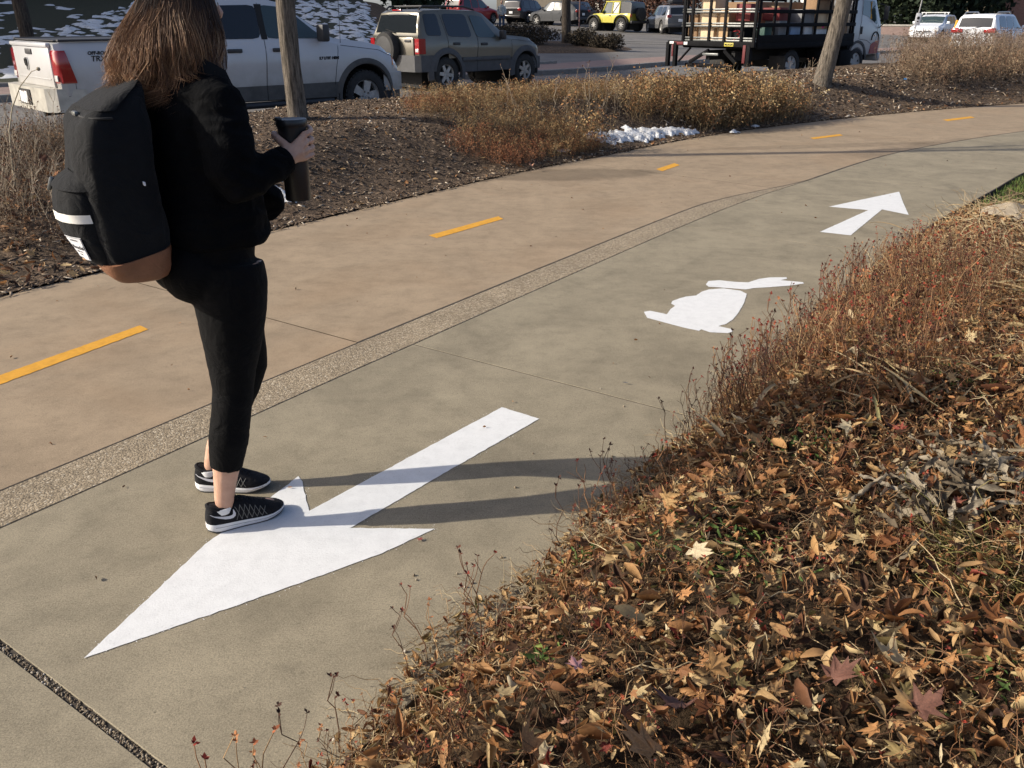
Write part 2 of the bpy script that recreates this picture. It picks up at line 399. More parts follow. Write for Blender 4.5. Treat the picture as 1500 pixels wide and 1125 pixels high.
# grit lying in the widest joint
grit_t = []
def blob(seed, n=1, f=.45):
    bm = bmesh.new(); bmesh.ops.create_icosphere(bm, subdivisions=n, radius=.5)
    for v in bm.verts: v.co *= 1 + f * mnoise.noise(v.co * 2.3 + Vector((seed * 3.1, 0, 0)))
    bm.verts.index_update(); V = np.array([v.co[:] for v in bm.verts]); F = np.array([[v.index for v in f.verts] for f in bm.faces]); bm.free(); return (V, F)
PEB = [blob(i) for i in range(5)]
def tintmat(name, stops, rough=.8, bump=0, scale=60, var=.5, trans=0, piece=None):
    t = NT(name); col = t.ramp(t.attr('tint'), stops, 'LINEAR')
    if piece: col = t.mix(t.attr('piece'), col, t.ramp(t.attr('tint'), piece))
    col = t.mix(var, col, t.ramp(t.noise(scale, 4, .7), [(.3, .55), (.7, 1.4)]), 'MULTIPLY')
    t.col(col).set(Roughness=rough, Specular_IOR_Level=.2)
    if bump: t.bump(t.noise(scale, 4), bump)
    return t.m
M['pebble'] = tintmat('pebble', [(0, (.09, .065, .045)), (.5, (.19, .15, .10)), (.85, (.32, .27, .2)), (1, (.5, .46, .4))])
ns = 900
_s = joints[0] + rng.normal(0, .006, ns); _d = rng.uniform(D_BED, D_STRIP, ns); _x, _y = sd2xy(_s, _d)
sc = rng.uniform(.003, .009, ns)
scatter('joint_grit', PEB, np.stack([_x, _y, np.full(ns, -.0035)], 1), euler_mats(*rng.uniform(0, 6.28, (3, ns))), sc, rng.random(ns), M['pebble'])

# aggregate strip narrows to nothing where the photo shows it end
strip = MB(); sE = xy2sd(*at(1165, 258))[0]; ss = np.linspace(S0, sE, 140); V = []; F = []
for s in ss:
    w = .25 * float(sstep((sE - s) / 2.2)) + .004
    for d, z in ((-.25, -.1), (-.25, -.004), (-.246, 0.001), (-.25 + w - .006, 0.001), (-.25 + w - .002, -.003), (-.25 + w - .002, -.1)):
        x, y = sd2xy(s, d); V.append((float(x), float(y), z))
for i in range(len(ss) - 1):
    for j in range(5): a = i * 6 + j; F.append((a, a + 6, a + 7, a + 1))
strip.add(V, F); strip.build('aggregate_strip', M['aggregate'], None, True, 'structure', angle=25)
# thin fill between the strip's narrowing end and the bike path, then bike path slabs with joints
bp = empty('bike_path'); tag(bp, kind='structure')
bj = [S0] + [xy2sd(*at(470, 487))[0] - 3.4 * k for k in (2, 1, 0)] + [xy2sd(*at(950, 252))[0]]
bj += [bj[-1] + 4.5 * k for k in range(1, 7)]
for a, b in zip(bj, bj[1:]):
    if b < sE - 2.2: ribbon('slab', a + .001, b - .001, .009, D_FAR, 0, M['bike'], parent=bp, kind=None, bev=.0025)
    else:
        n = max(3, int((b - a) / .12)); V = []; F = []
        for s in np.linspace(a + .003, b - .003, n):
            w = (.25 * float(sstep((sE - s) / 2.2)) if s < sE else 0) - .240 + (.0 if s < sE else .006)
            for d, z in ((w, -.1), (w, -.006), (w + .008, 0), (D_FAR - .01, 0), (D_FAR, -.008), (D_FAR, -.1)):
                x, y = sd2xy(s, d); V.append((float(x), float(y), z))
        for i in range(n - 1):
            for j in range(5): q = i * 6 + j; F.append((q, q + 6, q + 7, q + 1))
        mb = MB(); mb.add(V, F); mb.build('slab', M['bike'], bp, True, angle=25)
# dark packed grit at the bottom of the joint lines
jb = MB(); ss = np.arange(S0, S1, .3); V = []
for s in ss:
    for d in (-.6, .5): x, y = sd2xy(s, d); V.append((float(x), float(y), -.03))
jb.add(V, [(2 * i, 2 * i + 2, 2 * i + 3, 2 * i + 1) for i in range(len(ss) - 1)]); jb.build('joint_bed', M['litter_soil'], None, False, 'structure')

gv = MB(); ss = np.arange(S0, S1, .12); V = []
for s in ss:
    w = (.25 * float(sstep((sE - s) / 2.2)) - .25) if s < sE else -.25
    for d in (w - .006, w + .013): x, y = sd2xy(s, d); V.append((float(x), float(y), -.0022))
gv.add(V, [(2 * i, 2 * i + 2, 2 * i + 3, 2 * i + 1) for i in range(len(ss) - 1)]); gv.build('joint_filler', M['joint'], bp, False)
# ------------------------------------------------------------------ painted marks
def paintmat(name, c, wear):
    t = NT(name); n = t.noise(18, 6, .7); n2_ = t.noise(140, 3, .7)
    col = t.ramp(n, [(.3, tuple(x * (1 - wear) for x in c)), (.55, c), (.8, tuple(min(.9, x * 1.05) for x in c))])
    col = t.mix(.4, col, t.ramp(n2_, [(.28, .55), (.42, 1.0)]), 'MULTIPLY'); col = t.mix(t.math('MULTIPLY', t.ramp(t.noise(260, 3, .8), [(.62, 0), (.7, 1)]), t.ramp(t.noise(6, 4, .6), [(.45, 0), (.7, .8)])), col, (.25, .21, .15)); t.col(col).set(Roughness=.75, Specular_IOR_Level=.25); t.bump(t.noise(150, 3, .7), .0006); return t.m
M['paint_white'] = paintmat('white_road_paint', (.665, .67, .665), .10); M['paint_yellow'] = paintmat('yellow_road_paint', (.62, .31, .035), .22)
def painted(name, px_pts, mat, label, cat, group=None, jit=.004, world=False, step=.02):
    P_ = [Vector((*(p if world else at(*p)), 0)) for p in px_pts]; out = []
    for a, b in zip(P_, P_[1:] + P_[:1]):
        n = max(1, int((b - a).length / step))
        for k in range(n):
            p = a.lerp(b, k / n); q = jit if 0 < k else jit * .3
            out.append(p + Vector((n2(p.x, p.y, 40, 3) * q, n2(p.x, p.y, 40, 9) * q, 0)))
    bm = bmesh.new(); vs = [bm.verts.new((p.x, p.y, .002)) for p in out]; f = bm.faces.new(vs)
    bmesh.ops.triangulate(bm, faces=[f])
    bmesh.ops.recalc_face_normals(bm, faces=bm.faces)
    if sum(f.normal.z for f in bm.faces) < 0: bmesh.ops.reverse_faces(bm, faces=bm.faces[:])
    me = bpy.data.meshes.new(name); bm.to_mesh(me); bm.free(); me.materials.append(mat)
    o = link(name, me); return tag(o, label, cat, group), out
A1 = [(123, 965), (210, 884), (300, 798), (385, 738), (437, 698), (443, 706), (448, 730), (453, 749), (735, 597), (790, 614), (650, 694), (513, 774), (637, 775), (560, 811), (400, 869)]
A2 = [(1201, 340), (1272, 308), (1214, 303), (1265, 292), (1317, 281), (1323, 297), (1331, 315), (1292, 307), (1246, 345)]
zr = lambda L: [(900 + a / 2.5, 250 + b / 2.5) for a, b in L]
RB = zr([(108, 518), (130, 514), (160, 520), (192, 527), (205, 508), (222, 496), (208, 488), (212, 478), (240, 468), (262, 462), (300, 458), (318, 445), (345, 436), (400, 432), (460, 440), (485, 452), (475, 485), (455, 520), (435, 545), (410, 562), (380, 570), (425, 580), (434, 590), (415, 596), (350, 593), (318, 582), (310, 588), (250, 575), (180, 556), (120, 540)])
RH = zr([(335, 418), (345, 405), (385, 402), (440, 408), (490, 410), (530, 397), (570, 392), (630, 391), (632, 397), (608, 402), (690, 409), (694, 414), (640, 422), (560, 428), (510, 431), (480, 436), (430, 432), (380, 428), (345, 426)])
edges = []
o, e = painted('painted_arrow', A1, M['paint_white'], 'large white painted arrow under the walker, pointing back along the grey path', 'road marking', 'white stencils on the path'); edges += e
o, e = painted('painted_arrow', A2, M['paint_white'], 'small white painted arrow beyond the rabbit, pointing ahead', 'road marking', 'white stencils on the path'); edges += e
rabbit = thing('painted_rabbit', 'white painted rabbit silhouette on the grey path', 'road marking', (0, 0, 0), 0, 'white stencils on the path')
for nm, pts in (('body', RB), ('head', RH)):
    o, e = painted(nm, pts, M['paint_white'], None, None, jit=.003); o.parent = rabbit; edges += e
dash_l = ['yellow dash on the tan path at the left frame edge, left of the walker', 'yellow dash on the tan path just past the walker, level with the mug', 'yellow dash on the tan path near the snow patch, third along the line', 'yellow dash on the tan path between the small arrow and the leaning tree, fourth along', 'farthest short yellow dash on the tan path at the upper right']
for q, lb in zip([[(-130, 596), (205, 477), (217, 483), (-130, 612)], [(628, 345), (730, 317), (737, 321), (640, 349)], [(961, 248), (988, 239), (996, 242), (970, 251)], [(1186, 202), (1230, 196.5), (1235, 198.5), (1192, 204)], [(1381, 175.5), (1422, 170.5), (1428, 172.5), (1388, 177.5)]], dash_l):
    painted('yellow_dash', q, M['paint_yellow'], lb, 'road marking', 'dashed yellow centre line of the tan path', jit=.006)
# overspray specks around the stencil edges
ep = np.array([p[:2] for p in edges]); k = rng.integers(0, len(ep), 1300); pp = ep[k] + rng.normal(0, .012, (1300, 2))
FL = [(np.array([[math.cos(a) * .5 * (1 + .3 * math.sin(3 * a + q)), math.sin(a) * .5, .0] for a in np.linspace(0, 6.28, 7)[:-1]]), np.array([[0, i, i + 1] for i in range(1, 5)])) for q in range(3)]
scatter('paint_overspray', FL, np.stack([pp[:, 0], pp[:, 1], rng.uniform(.0022, .0032, 1300)], 1), euler_mats(np.zeros(1300), np.zeros(1300), rng.uniform(0, 6.28, 1300)), rng.uniform(.001, .0038, 1300), rng.random(1300), M['paint_white'])

# ------------------------------------------------------------------ berm between bike path and street
def ray_near(s):
    x, y = (float(v) for v in sd2xy(s, D_FAR)); i = int(np.argmin(np.abs(SARC - s))); n = np.array([-_T[i][1], _T[i][0]])
    P_ = NEARP; a = P_[:-1]; b = P_[1:]; e = b - a; den = n[0] * -e[:, 1] + n[1] * e[:, 0]
    q = a - np.array([x, y]); t = (q[:, 0] * -e[:, 1] + q[:, 1] * e[:, 0]) / den; u = (n[0] * q[:, 1] - n[1] * q[:, 0]) / den
    ok = (u >= -.001) & (u <= 1.001) & (t > 0); return float(t[ok].min()) if ok.any() else 5.0
BS = np.arange(-9.5, 27, .12); BW = np.array([ray_near(s) for s in BS])
for _k in range(8): BW[1:-1] = (BW[:-2] + 2 * BW[1:-1] + BW[2:]) / 4
def berm_h(s, t):
    W_ = float(np.interp(s, BS, BW)); Hs = .2 + .28 * float(sstep((s - 2.4) / 2.4))
    x, y = sd2xy(s, D_FAR + t)
    return .012 + Hs * float(sstep(t / 1.75)) * (1 - .78 * float(sstep((t - W_ + (fd := 1.6 - .85 * float(sstep((s - 5) / 3)))) / (fd - .1)))) + (.035 * n2(float(x), float(y), 1.3) + .02 * n2(float(x), float(y), 4.1, 5)) * min(1, t / .4)
def berm_pt(s, t, dz=0.0):
    x, y = sd2xy(s, D_FAR + t); return (float(x), float(y), berm_h(s, t) + dz)
bb = MB(); V = []; F = []; nt = 44
for s, W_ in zip(BS, BW):
    for j in range(nt + 1): V.append(berm_pt(s, (W_ - .16) * j / nt))
for i in range(len(BS) - 1):
    for j in range(nt): a = i * (nt + 1) + j; F.append((a, a + nt + 1, a + nt + 2, a + 1))
bb.add(V, F); berm = bb.build('mulch_bed', M['mulch'], None, True, 'structure')
def strip_along(name, P_, prof, mat, kind='structure', parent=None):
    """prof: (offset to the left, z)"""
    T_ = np.gradient(P_, axis=0); T_ /= np.linalg.norm(T_, axis=1)[:, None]; V = []; F = []; k = len(prof)
    for p, t in zip(P_, T_):
        for o_, z in prof: V.append((p[0] - t[1] * o_, p[1] + t[0] * o_, z))
    for i in range(len(P_) - 1):
        for j in range(k - 1): a = i * k + j; F.append((a, a + k, a + k + 1, a + 1))
    mb = MB(); mb.add(V, F); return mb.build(name, mat, parent, True, kind, angle=30)
strip_along('near_kerb', NEARP, [(-.17, -.1), (-.17, .125), (-.155, .14), (-.03, .14), (-.01, .125), (0, -.1)], M['kerb'])
# road
rn = len(NEARP); V = []; F = []
for i in range(rn):
    a = NEARP[i]; j = int(np.argmin(np.linalg.norm(FARP - a, axis=1))); f = FARP[j]
    for k in range(9): V.append((*(a + (f - a) * k / 8), 0))
for i in range(rn - 1):
    for k in range(8): a = i * 9 + k; F.append((a, a + 9, a + 10, a + 1))
rm = MB(); rm.add(V, F); rm.build('road', M['asphalt'], None, True, 'structure')
strip_along('far_kerb', FARP, [(.0, -.1), (.0, .12), (.02, .14), (.16, .143), (.165, .1)], M['kerb'])
def brickwalk():
    t = NT('brick_paving'); b = t.new('ShaderNodeTexBrick'); b.inputs['Scale'].default_value = 5; t.lk(t.map((1, 1, 1), (0, 0, rad(-40))), b.inputs['Vector'])
    b.inputs['Color1'].default_value = (.22, .135, .115, 1); b.inputs['Color2'].default_value = (.27, .18, .15, 1); b.inputs['Mortar'].default_value = (.18, .16, .14, 1)
    t.col(t.mix(.5, b.outputs[0], t.ramp(t.noise(4, 5), [(.3, .7), (.7, 1.3)]), 'MULTIPLY')).set(Roughness=.9); return t.m
M['brickwalk'] = brickwalk()
strip_along('far_sidewalk', FARP, [(.165, .136), (2.45, .138)], M['brickwalk'])
strip_along('inner_kerb', FARP[FARP[:, 0] < 3.5], [(2.45, .1), (2.45, .21), (2.47, .225), (2.6, .225), (2.61, .1)], M['kerb'])
# land beyond: grid in (along kerb, beyond)
FT = np.gradient(FARP, axis=0); FT /= np.linalg.norm(FT, axis=1)[:, None]
for _k in range(10): FT[1:-1] = (FT[:-2] + 2 * FT[1:-1] + FT[2:]) / 4
es = np.concatenate([np.arange(2.45, 20, .6), np.arange(20, 60, 3.5)]); V = []; F = []; mi = []; k = len(es)
for p, t in zip(FARP, FT):
    for e in es:
        x, y = p[0] - t[1] * e, p[1] + t[0] * e; V.append((x, y, T(x, y) - .004))
for i in range(len(FARP) - 1):
    for j in range(k - 1): a = i * k + j; F.append((a, a + k, a + k + 1, a + 1))
def grassy(x, y): return x < -3.2 - .13 * (y - 36) + .8 * n2(x, y, .4)
for f in F:
    c = np.mean([V[i] for i in f], axis=0); mi.append(0 if grassy(c[0], c[1]) else 1)
for nm, w, m in (('hillside', 0, M['hillgrass']), ('parking_lot', 1, M['asphalt'])):
    mb = MB(); mb.add(V, [f for f, q in zip(F, mi) if q == w]); mb.build(nm, m, None, True, 'structure')
# ------------------------------------------------------------------ vehicles
class Car:
    def __init__(s, name, label, cat, loc, th, paint_m, spec, group=None):
        s.root = thing(name, label, cat, loc, rad(th), group); s.p = paint_m; s.__dict__.update(spec)
    def low(s, x):
        z = lerp1(x, s.sill)
        for xc, r, zc in s.arch:
            if abs(x - xc) < r: z = max(z, zc + math.sqrt(max(0, r * r - (x - xc) ** 2)) * .98)
        return z
    def sec(s, x):
        w, r, t = lerp1(x, s.wid), lerp1(x, s.rw), lerp1(x, s.top); b = min(lerp1(x, s.belt), t - .025); zl = min(s.low(x), b - .08)
        zsp = s.split if s.split > zl + .02 else zl + .02
        zsp = min(zsp, b - .05); zm = zsp + (b - zsp) * .55; g = t - b; rd = min(.09, g * .35)
        ib = getattr(s, 'shoulder', .05); sb = getattr(s, 'side_bow', .02)
        return [(0, zl), (w * .8, zl), (w - .025, zl), (w - .004, zl + .015), (w, zsp), (w + sb * .4, zm), (w - .008, zm + (b - zm) * .6), (w - ib, b), (min(r, w - ib), t - rd), (min(r, w - ib) - rd * .55, t - rd * .28), (min(r, w - ib) * .55, t - .004 - .008 * (g > .2)), (0, t)]
    def stations(s, step=.06):
        xs = set(np.arange(s.x0, s.x1, step).round(3)) | {s.x0, s.x1} | {a for a, _ in s.top} | {a for a, _ in s.wid} | {a for a, _ in s.belt}
        for xc, r, zc in s.arch:
            for k in range(25): xs.add(round(xc + r * math.cos(math.pi * k / 24) * 1.0, 4))
        xs = sorted(x for x in xs if s.x0 <= x <= s.x1); out = [xs[0]]
        for x in xs[1:]:
            if x - out[-1] > .006: out.append(x)
        return out
    def shell(s, name, i0, i1, mat, cap=True):
        xs = s.stations(); R_ = []
        for x in xs:
            h = s.sec(x)[i0:i1 + 1]
            if i1 == 11: full = [(-y, z) for y, z in h] + [(y, z) for y, z in h[-2::-1]]
            else: full = None
            R_.append((x, h, full))
        mb = MB()
        if i1 == 11: mb.loft([[(x, y, z) for y, z in f] for x, h, f in R_], cap=cap, close=False)
        else:
            for sg in (-1, 1): mb.loft([[(x, sg * y, z) for y, z in h] for x, h, f in R_], cap=False, close=False)
        return mb.build(name, mat, s.root, angle=32, weld=True)
    def body(s, lower_mat=None):
        s.shell('body', 4 if lower_mat else 2, 11, s.p)
        if lower_mat: s.shell('lower_cladding', 2, 4, lower_mat)
        s.shell('underbody', 0, 2, M['underbody'])
        for xe in (s.x0, s.x1):
            h = s.sec(xe); mb = MB(); mb.add([(xe, -y, z) for y, z in h] + [(xe, y, z) for y, z in h[-2:0:-1]], [tuple(range(len(h) * 2 - 2))]); mb.build('end_panel', s.p, s.root, False)
        # dark inner wells close the view under the arches
        for xc, r, zc in s.arch:
            mb = MB(); mb.box((xc, 0, zc + .02), (r * 2.0, lerp1(xc, s.wid) * 1.1, r * 1.5)); mb.build('wheel_well', M['underbody'], s.root, False)
    def ys(s, x, z):
        h = s.sec(x)[3:10]
        for (y0, z0), (y1, z1) in zip(h, h[1:]):
            if z <= z1 or (y1, z1) == h[-1]: 
                t = (z - z0) / (z1 - z0) if z1 > z0 else 0; return y0 + (y1 - y0) * max(-.2, min(1, t))
        return h[-1][0]
    def side(s, name, q, mat, sides=(-1, 1), off=.005, n=7, parent=None, rnd=0, label=None):
        """q: (x,z) corners lb, rb, rt, lt, or a polygon of more corners"""
        outs = []
        for sg in sides:
            mb = MB()
            if len(q) == 4:
                us = [0] + [k / n for k in range(n + 1)] + [1]; V = []
                for iv, v in enumerate(us):
                    for iu, u in enumerate(us):
                        ru, rv = u, v
                        if rnd:
                            e = rnd; cu = min(max(u, e), 1 - e); cv = min(max(v, e), 1 - e); du, dv = u - cu, v - cv; l = math.hypot(du, dv)
                            if l > e and e > 0: ru, rv = cu + du * e / l, cv + dv * e / l
                        x = (q[0][0] * (1 - ru) + q[1][0] * ru) * (1 - rv) + (q[3][0] * (1 - ru) + q[2][0] * ru) * rv
                        z = (q[0][1] * (1 - ru) + q[1][1] * ru) * (1 - rv) + (q[3][1] * (1 - ru) + q[2][1] * ru) * rv
                        o_ = -.008 if iu in (0, n + 2) or iv in (0, n + 2) else off
                        V.append((x, sg * (s.ys(x, z) + o_), z))
                m = n + 3
                mb.add(V, [(i * m + j, i * m + j + 1, (i + 1) * m + j + 1, (i + 1) * m + j) for i in range(m - 1) for j in range(m - 1)])
            outs.append(mb.build(name, mat, parent or s.root, angle=30, label=label))
        return outs
    def line(s, pts, w=.008, sides=(-1, 1), name='panel_gap'):
        """a thin dark shut line following the side"""
        for sg in sides:
            P_ = []
            for (a, b) in zip(pts, pts[1:]):
                for k in range(6): t = k / 6; P_.append((a[0] + (b[0] - a[0]) * t, a[1] + (b[1] - a[1]) * t))
            P_.append(pts[-1]); mb = MB(); mb.tube([(x, sg * (s.ys(x, z) + .001), z) for x, z in P_], w / 2, 5); mb.build(name, M['seam'], s.root)
    def topq(s, name, x0, x1, f, mat, off=.006, n=6, f1=None, parent=None):
        """panel on windscreen, tailgate or bonnet: x range and fraction of the half width"""
        V = []; us = [0] + [k / n for k in range(n + 1)] + [1]; f1 = f if f1 is None else f1
        for iu, u in enumerate(us):
            x = x0 + (x1 - x0) * u; h = s.sec(x); zz = lerp1(x, s.top); r = h[8][0]
            dz = (lerp1(x + .01, s.top) - lerp1(x - .01, s.top)) / .02; nl = math.hypot(dz, 1)
            for iv, v in enumerate(us):
                y = (v * 2 - 1) * r * (f + (f1 - f) * u); ay = abs(y); top = [(a, b) for a, b in h[8:12]][::-1]; z = lerp1(ay, top)
                o_ = -.006 if iu in (0, n + 2) or iv in (0, n + 2) else off
                V.append((x - dz / nl * o_, y, z + o_ / nl))
        m = n + 3; mb = MB(); mb.add(V, [(i * m + j, i * m + j + 1, (i + 1) * m + j + 1, (i + 1) * m + j) for i in range(m - 1) for j in range(m - 1)])
        return mb.build(name, mat, parent or s.root, angle=30)
    def wheels(s, R, w, track, spokes=5, rimR=None, rim_m=None, style='spoke', cap_m=None):
        rimR = rimR or R * .6; rim_m = rim_m or M['alloy']
        T_ = MB(); e = w / 2
        prof = [(rimR, -e * .8), (rimR * 1.03, -e * .95), (R * .8, -e * 1.02), (R * .93, -e * .96), (R * .985, -e * .78), (R, -e * .5), (R, e * .5), (R * .985, e * .78), (R * .93, e * .96), (R * .8, e * 1.02), (rimR * 1.03, e * .95), (rimR, e * .8)]
        T_.lathe(prof, 36, closed=True)
        for k in range(36):
            a = 2 * math.pi * k / 36
            for yy in (-e * .45, e * .45): T_.box((R * 1.0 * math.cos(a + (yy > 0) * .087), yy, R * 1.0 * math.sin(a + (yy > 0) * .087)), (.018, e * .8, .045), Matrix.Rotation(-a - (yy > 0) * .087, 3, 'Y'))
        tme = T_.mesh('tyre', M['rubber'])
        B_ = MB(); o_ = e * .75   # outer face towards -y
        B_.lathe([(rimR * .99, e * .7), (rimR * .9, e * .5), (rimR * .86, -o_ * .4), (rimR * .93, -o_ * .9), (rimR * 1.0, -o_ * 1.02), (rimR * 1.02, -o_)], 36)
        B_.lathe([(0, -o_ * .95), (rimR * .16, -o_ * .93), (rimR * .2, -o_ * .8), (rimR * .22, -o_ * .3)], 16)
        for k in range(spokes):
            a = 2 * math.pi * k / spokes + .3; ca, sa = math.cos(a), math.sin(a)
            r0, r1 = rimR * .14, rimR * .93; wd0, wd1 = rimR * (.20 if spokes < 7 else .12), rimR * (.15 if spokes < 7 else .09)
            if style == 'fat': wd0, wd1 = rimR * .2, rimR * .27
            poly = [(r0, -wd0), (r1, -wd1), (r1, wd1), (r0, wd0)]
            mk = lambda r, t, y: (r * ca - t * sa, y, r * sa + t * ca)
            B_.loft([[mk(r, t, -o_ * .93) for r, t in poly], [mk(r, t * 1.05, -o_ * .55) for r, t in poly]])
        rme = B_.mesh('rim', rim_m)
        H_ = MB(); H_.lathe([(0, -o_ * .2), (rimR * .84, -o_ * .2), (rimR * .84, e * .6), (0, e * .6)], 20); hme = H_.mesh('wheel', M['underbody'])
        if spokes:
            nuts = MB()
        for xc, r, zc in s.arch:
            for sg in (-1, 1):
                o = link('wheel', hme, s.root); o.location = (xc, sg * track, R); o.rotation_euler = (0, xc * 1.3 + sg, 0 if sg < 0 else math.pi)
                link('tyre', tme, o); link('rim', rme, o)
        return s
    def flare(s, mat, wdt=.07, out=.03, parent=None):
        for xc, r, zc in s.arch:
            for sg in (-1, 1):
                R_ = []
                for k in range(29):
                    a = -.22 + (math.pi + .44) * k / 28; x = xc + math.cos(a) * r; z = zc + math.sin(a) * r
                    x2 = xc + math.cos(a) * (r + wdt); z2 = zc + math.sin(a) * (r + wdt)
                    y1 = s.ys(min(max(x, s.x0), s.x1), max(z, .5)); y2 = s.ys(min(max(x2, s.x0), s.x1), max(z2, .5))
                    R_.append([(x, sg * (y1 - .05), z), (x, sg * (y1 + out), z), ((x + x2) / 2, sg * ((y1 + y2) / 2 + out), (z + z2) / 2), (x2, sg * (y2 + .002), z2), (x2, sg * (y2 - .03), z2)])
                mb = MB(); mb.loft(R_, True, False); mb.build('wheel_flare', mat, s.root, angle=50)
    def box(s, name, c, d, mat, bev=.01, parent=None, R=None, label=None):
        mb = MB(); mb.box(c, d, R, bev); return mb.build(name, mat, parent or s.root, label=label)
    def mirror(s, x, y, z, mat, sz=(.1, .2, .16)):
        for sg in (-1, 1):
            mb = MB(); mb.box((x, sg * (y + sz[1] / 2), z), sz, None, .03); mb.tube([(x + .02, sg * (y - .08), z - .08), (x, sg * (y + .02), z - .04)], .025, 6); mb.build('mirror', mat, s.root)
    def handle(s, x, z, mat, w=.17, h=.035, sides=(-1, 1), parent=None):
        for sg in sides:
            mb = MB(); mb.box((x, sg * (s.ys(x, z) + .018), z), (w, .035, h), None, .012); mb.build('door_handle', mat, parent or s.root)
    def patch_text(s, body, size, x, z, sg=-1, mat=None, rot=0, name='lettering', shear=.15, bold=0.004):
        me = text_mesh(body, size, mat or M['seam'], .002, shear, bold); o = link(name, me, s.root)
        o.location = (x, sg * (s.ys(x, z) + .007), z); o.rotation_euler = (rad(90), 0, 0 if sg < 0 else math.pi); return o

M['ram_white'] = paint('white_truck_paint', (.52, .52, .525), .3, .85, zlo=.35, zhi=1.22, dc=(.27, .245, .20))
M['ram_clad'] = simple('dusty_grey_cladding', (.07, .066, .06), .7, var=.3, scale=5)
ram = Car('pickup_truck', 'dusty white four-door pickup truck parked along the near kerb behind the walker', 'pickup truck', (-4.472, 14.394, 0), 43.1, M['ram_white'], dict(
    x0=-2.79, x1=2.72, split=.64, side_bow=.035, shoulder=.045,
    sill=[(-2.8, .62), (-2.2, .55), (-2.1, .44), (1.3, .40), (2.4, .40), (2.72, .46)],
    arch=[(-1.66, .50, .40), (1.91, .50, .40)],
    top=[(-2.79, 1.28), (-2.7, 1.30), (-1.02, 1.315), (-1.0, 1.316), (-.985, 1.40), (-.90, 1.78), (-.75, 1.845), (-.2, 1.885), (.35, 1.875), (.62, 1.82), (1.40, 1.31), (1.46, 1.295), (2.0, 1.235), (2.35, 1.16), (2.55, 1.06), (2.66, .93), (2.72, .78)],
    belt=[(-2.8, 1.26), (-1, 1.275), (1.2, 1.255), (1.45, 1.19), (2.2, 1.10), (2.5, 1.0), (2.72, .75)],
    wid=[(-2.79, .95), (-2.72, .975), (-2.4, .995), (2.2, 1.0), (2.45, .97), (2.6, .90), (2.68, .80), (2.72, .68)],
    rw=[(-2.79, .93), (-1.0, .95), (-.985, .93), (-.9, .77), (-.6, .735), (.35, .72), (.62, .72), (1.42, .85), (2.3, .85), (2.72, .62)]))
ram.body(M['ram_clad']); ram.wheels(.395, .27, .86, 5, .255, style='fat'); ram.flare(M['ram_clad'], .085, .035)
for q, nm in (([(-.96, .66), (.10, .66), (.155, 1.265), (-.93, 1.265)], 'rear_door'), ([(.125, .66), (1.30, .66), (1.42, 1.2), (.175, 1.262)], 'front_door')):
    ds = ram.side(nm, q, M['ram_white'], off=.006)
ram.side('rear_door_window', [(-.82, 1.30), (.12, 1.30), (.17, 1.765), (-.70, 1.745)], M['glass_dark'], off=.008, rnd=.12)
ram.side('front_door_window', [(.22, 1.30), (1.24, 1.29), (.70, 1.73), (.27, 1.765)], M['glass_clear'], off=.008, rnd=.08)
ram.side('window_pillar', [(.13, 1.29), (.225, 1.29), (.28, 1.775), (.165, 1.775)], M['seam'], off=.0075)
ram.topq('windscreen', 1.36, .68, .93, M['glass_clear']); ram.topq('rear_window', -.985, -.915, .8, M['glass_dark'])
ram.line([(-.97, .44), (-.97, 1.28)]); ram.line([(.112, .42), (.112, .66), (.165, 1.28), (.22, 1.79)]); ram.line([(1.31, .60), (1.36, .9), (1.435, 1.2)]); ram.line([(-2.62, .66), (-2.62, .8), (-2.68, 1.2)], .006); ram.line([(1.48, 1.185), (2.2, 1.10), (2.5, .99)], .008)
ram.handle(-.35, 1.14, M['black_plastic'], .23, .055); ram.handle(.38, 1.14, M['black_plastic'], .23, .055)
ram.mirror(1.10, .99, 1.37, M['black_plastic'], (.13, .2, .25))
mb = MB(); mb.box((-1.9, 0, 1.316), (1.7, 1.66, .012)); mb.build('bed_cover', M['black_plastic'], ram.root)
for sg in (-1, 1): ram.box('bed_rail', (-1.87, sg * .935, 1.318), (1.74, .07, .028), M['black_plastic'])
# tail
tg = ram.box('tailgate', (-2.80, 0, 1.005), (.045, 1.56, .54), M['ram_white'], .018)
ram.box('tailgate_lip', (-2.815, 0, 1.262), (.07, 1.6, .055), M['ram_white'], .02, tg); ram.box('tailgate_handle', (-2.828, .05, 1.17), (.02, .26, .07), M['black_plastic'], .012, tg)
ram.box('tailgate_crease', (-2.826, 0, .84), (.012, 1.4, .016), M['ram_white'], .005, tg)
mb = MB(); mb.prism([(-2.826, .2 + a, 1.02 + b) for a, b in ((-.05, .07), (.05, .07), (.055, .0), (.03, -.075), (0, -.1), (-.03, -.075), (-.055, 0))], (-.012, 0, 0)); em = mb.build('emblem', M['chrome'], tg, False)
mb = MB()
for sg in (-1, 1): mb.tube([(-2.842, .2 + sg * .008, 1.055), (-2.846, .2 + sg * .035, 1.07), (-2.846, .2 + sg * .042, 1.02), (-2.844, .2 + sg * .02, .985)], .008, 6)
mb.prism([(-2.838, .2 + a, 1.02 + b) for a, b in ((-.014, .03), (.014, .03), (.01, -.05), (-.01, -.05))], (-.008, 0, 0)); mb.build('emblem_horns', M['seam'], em)
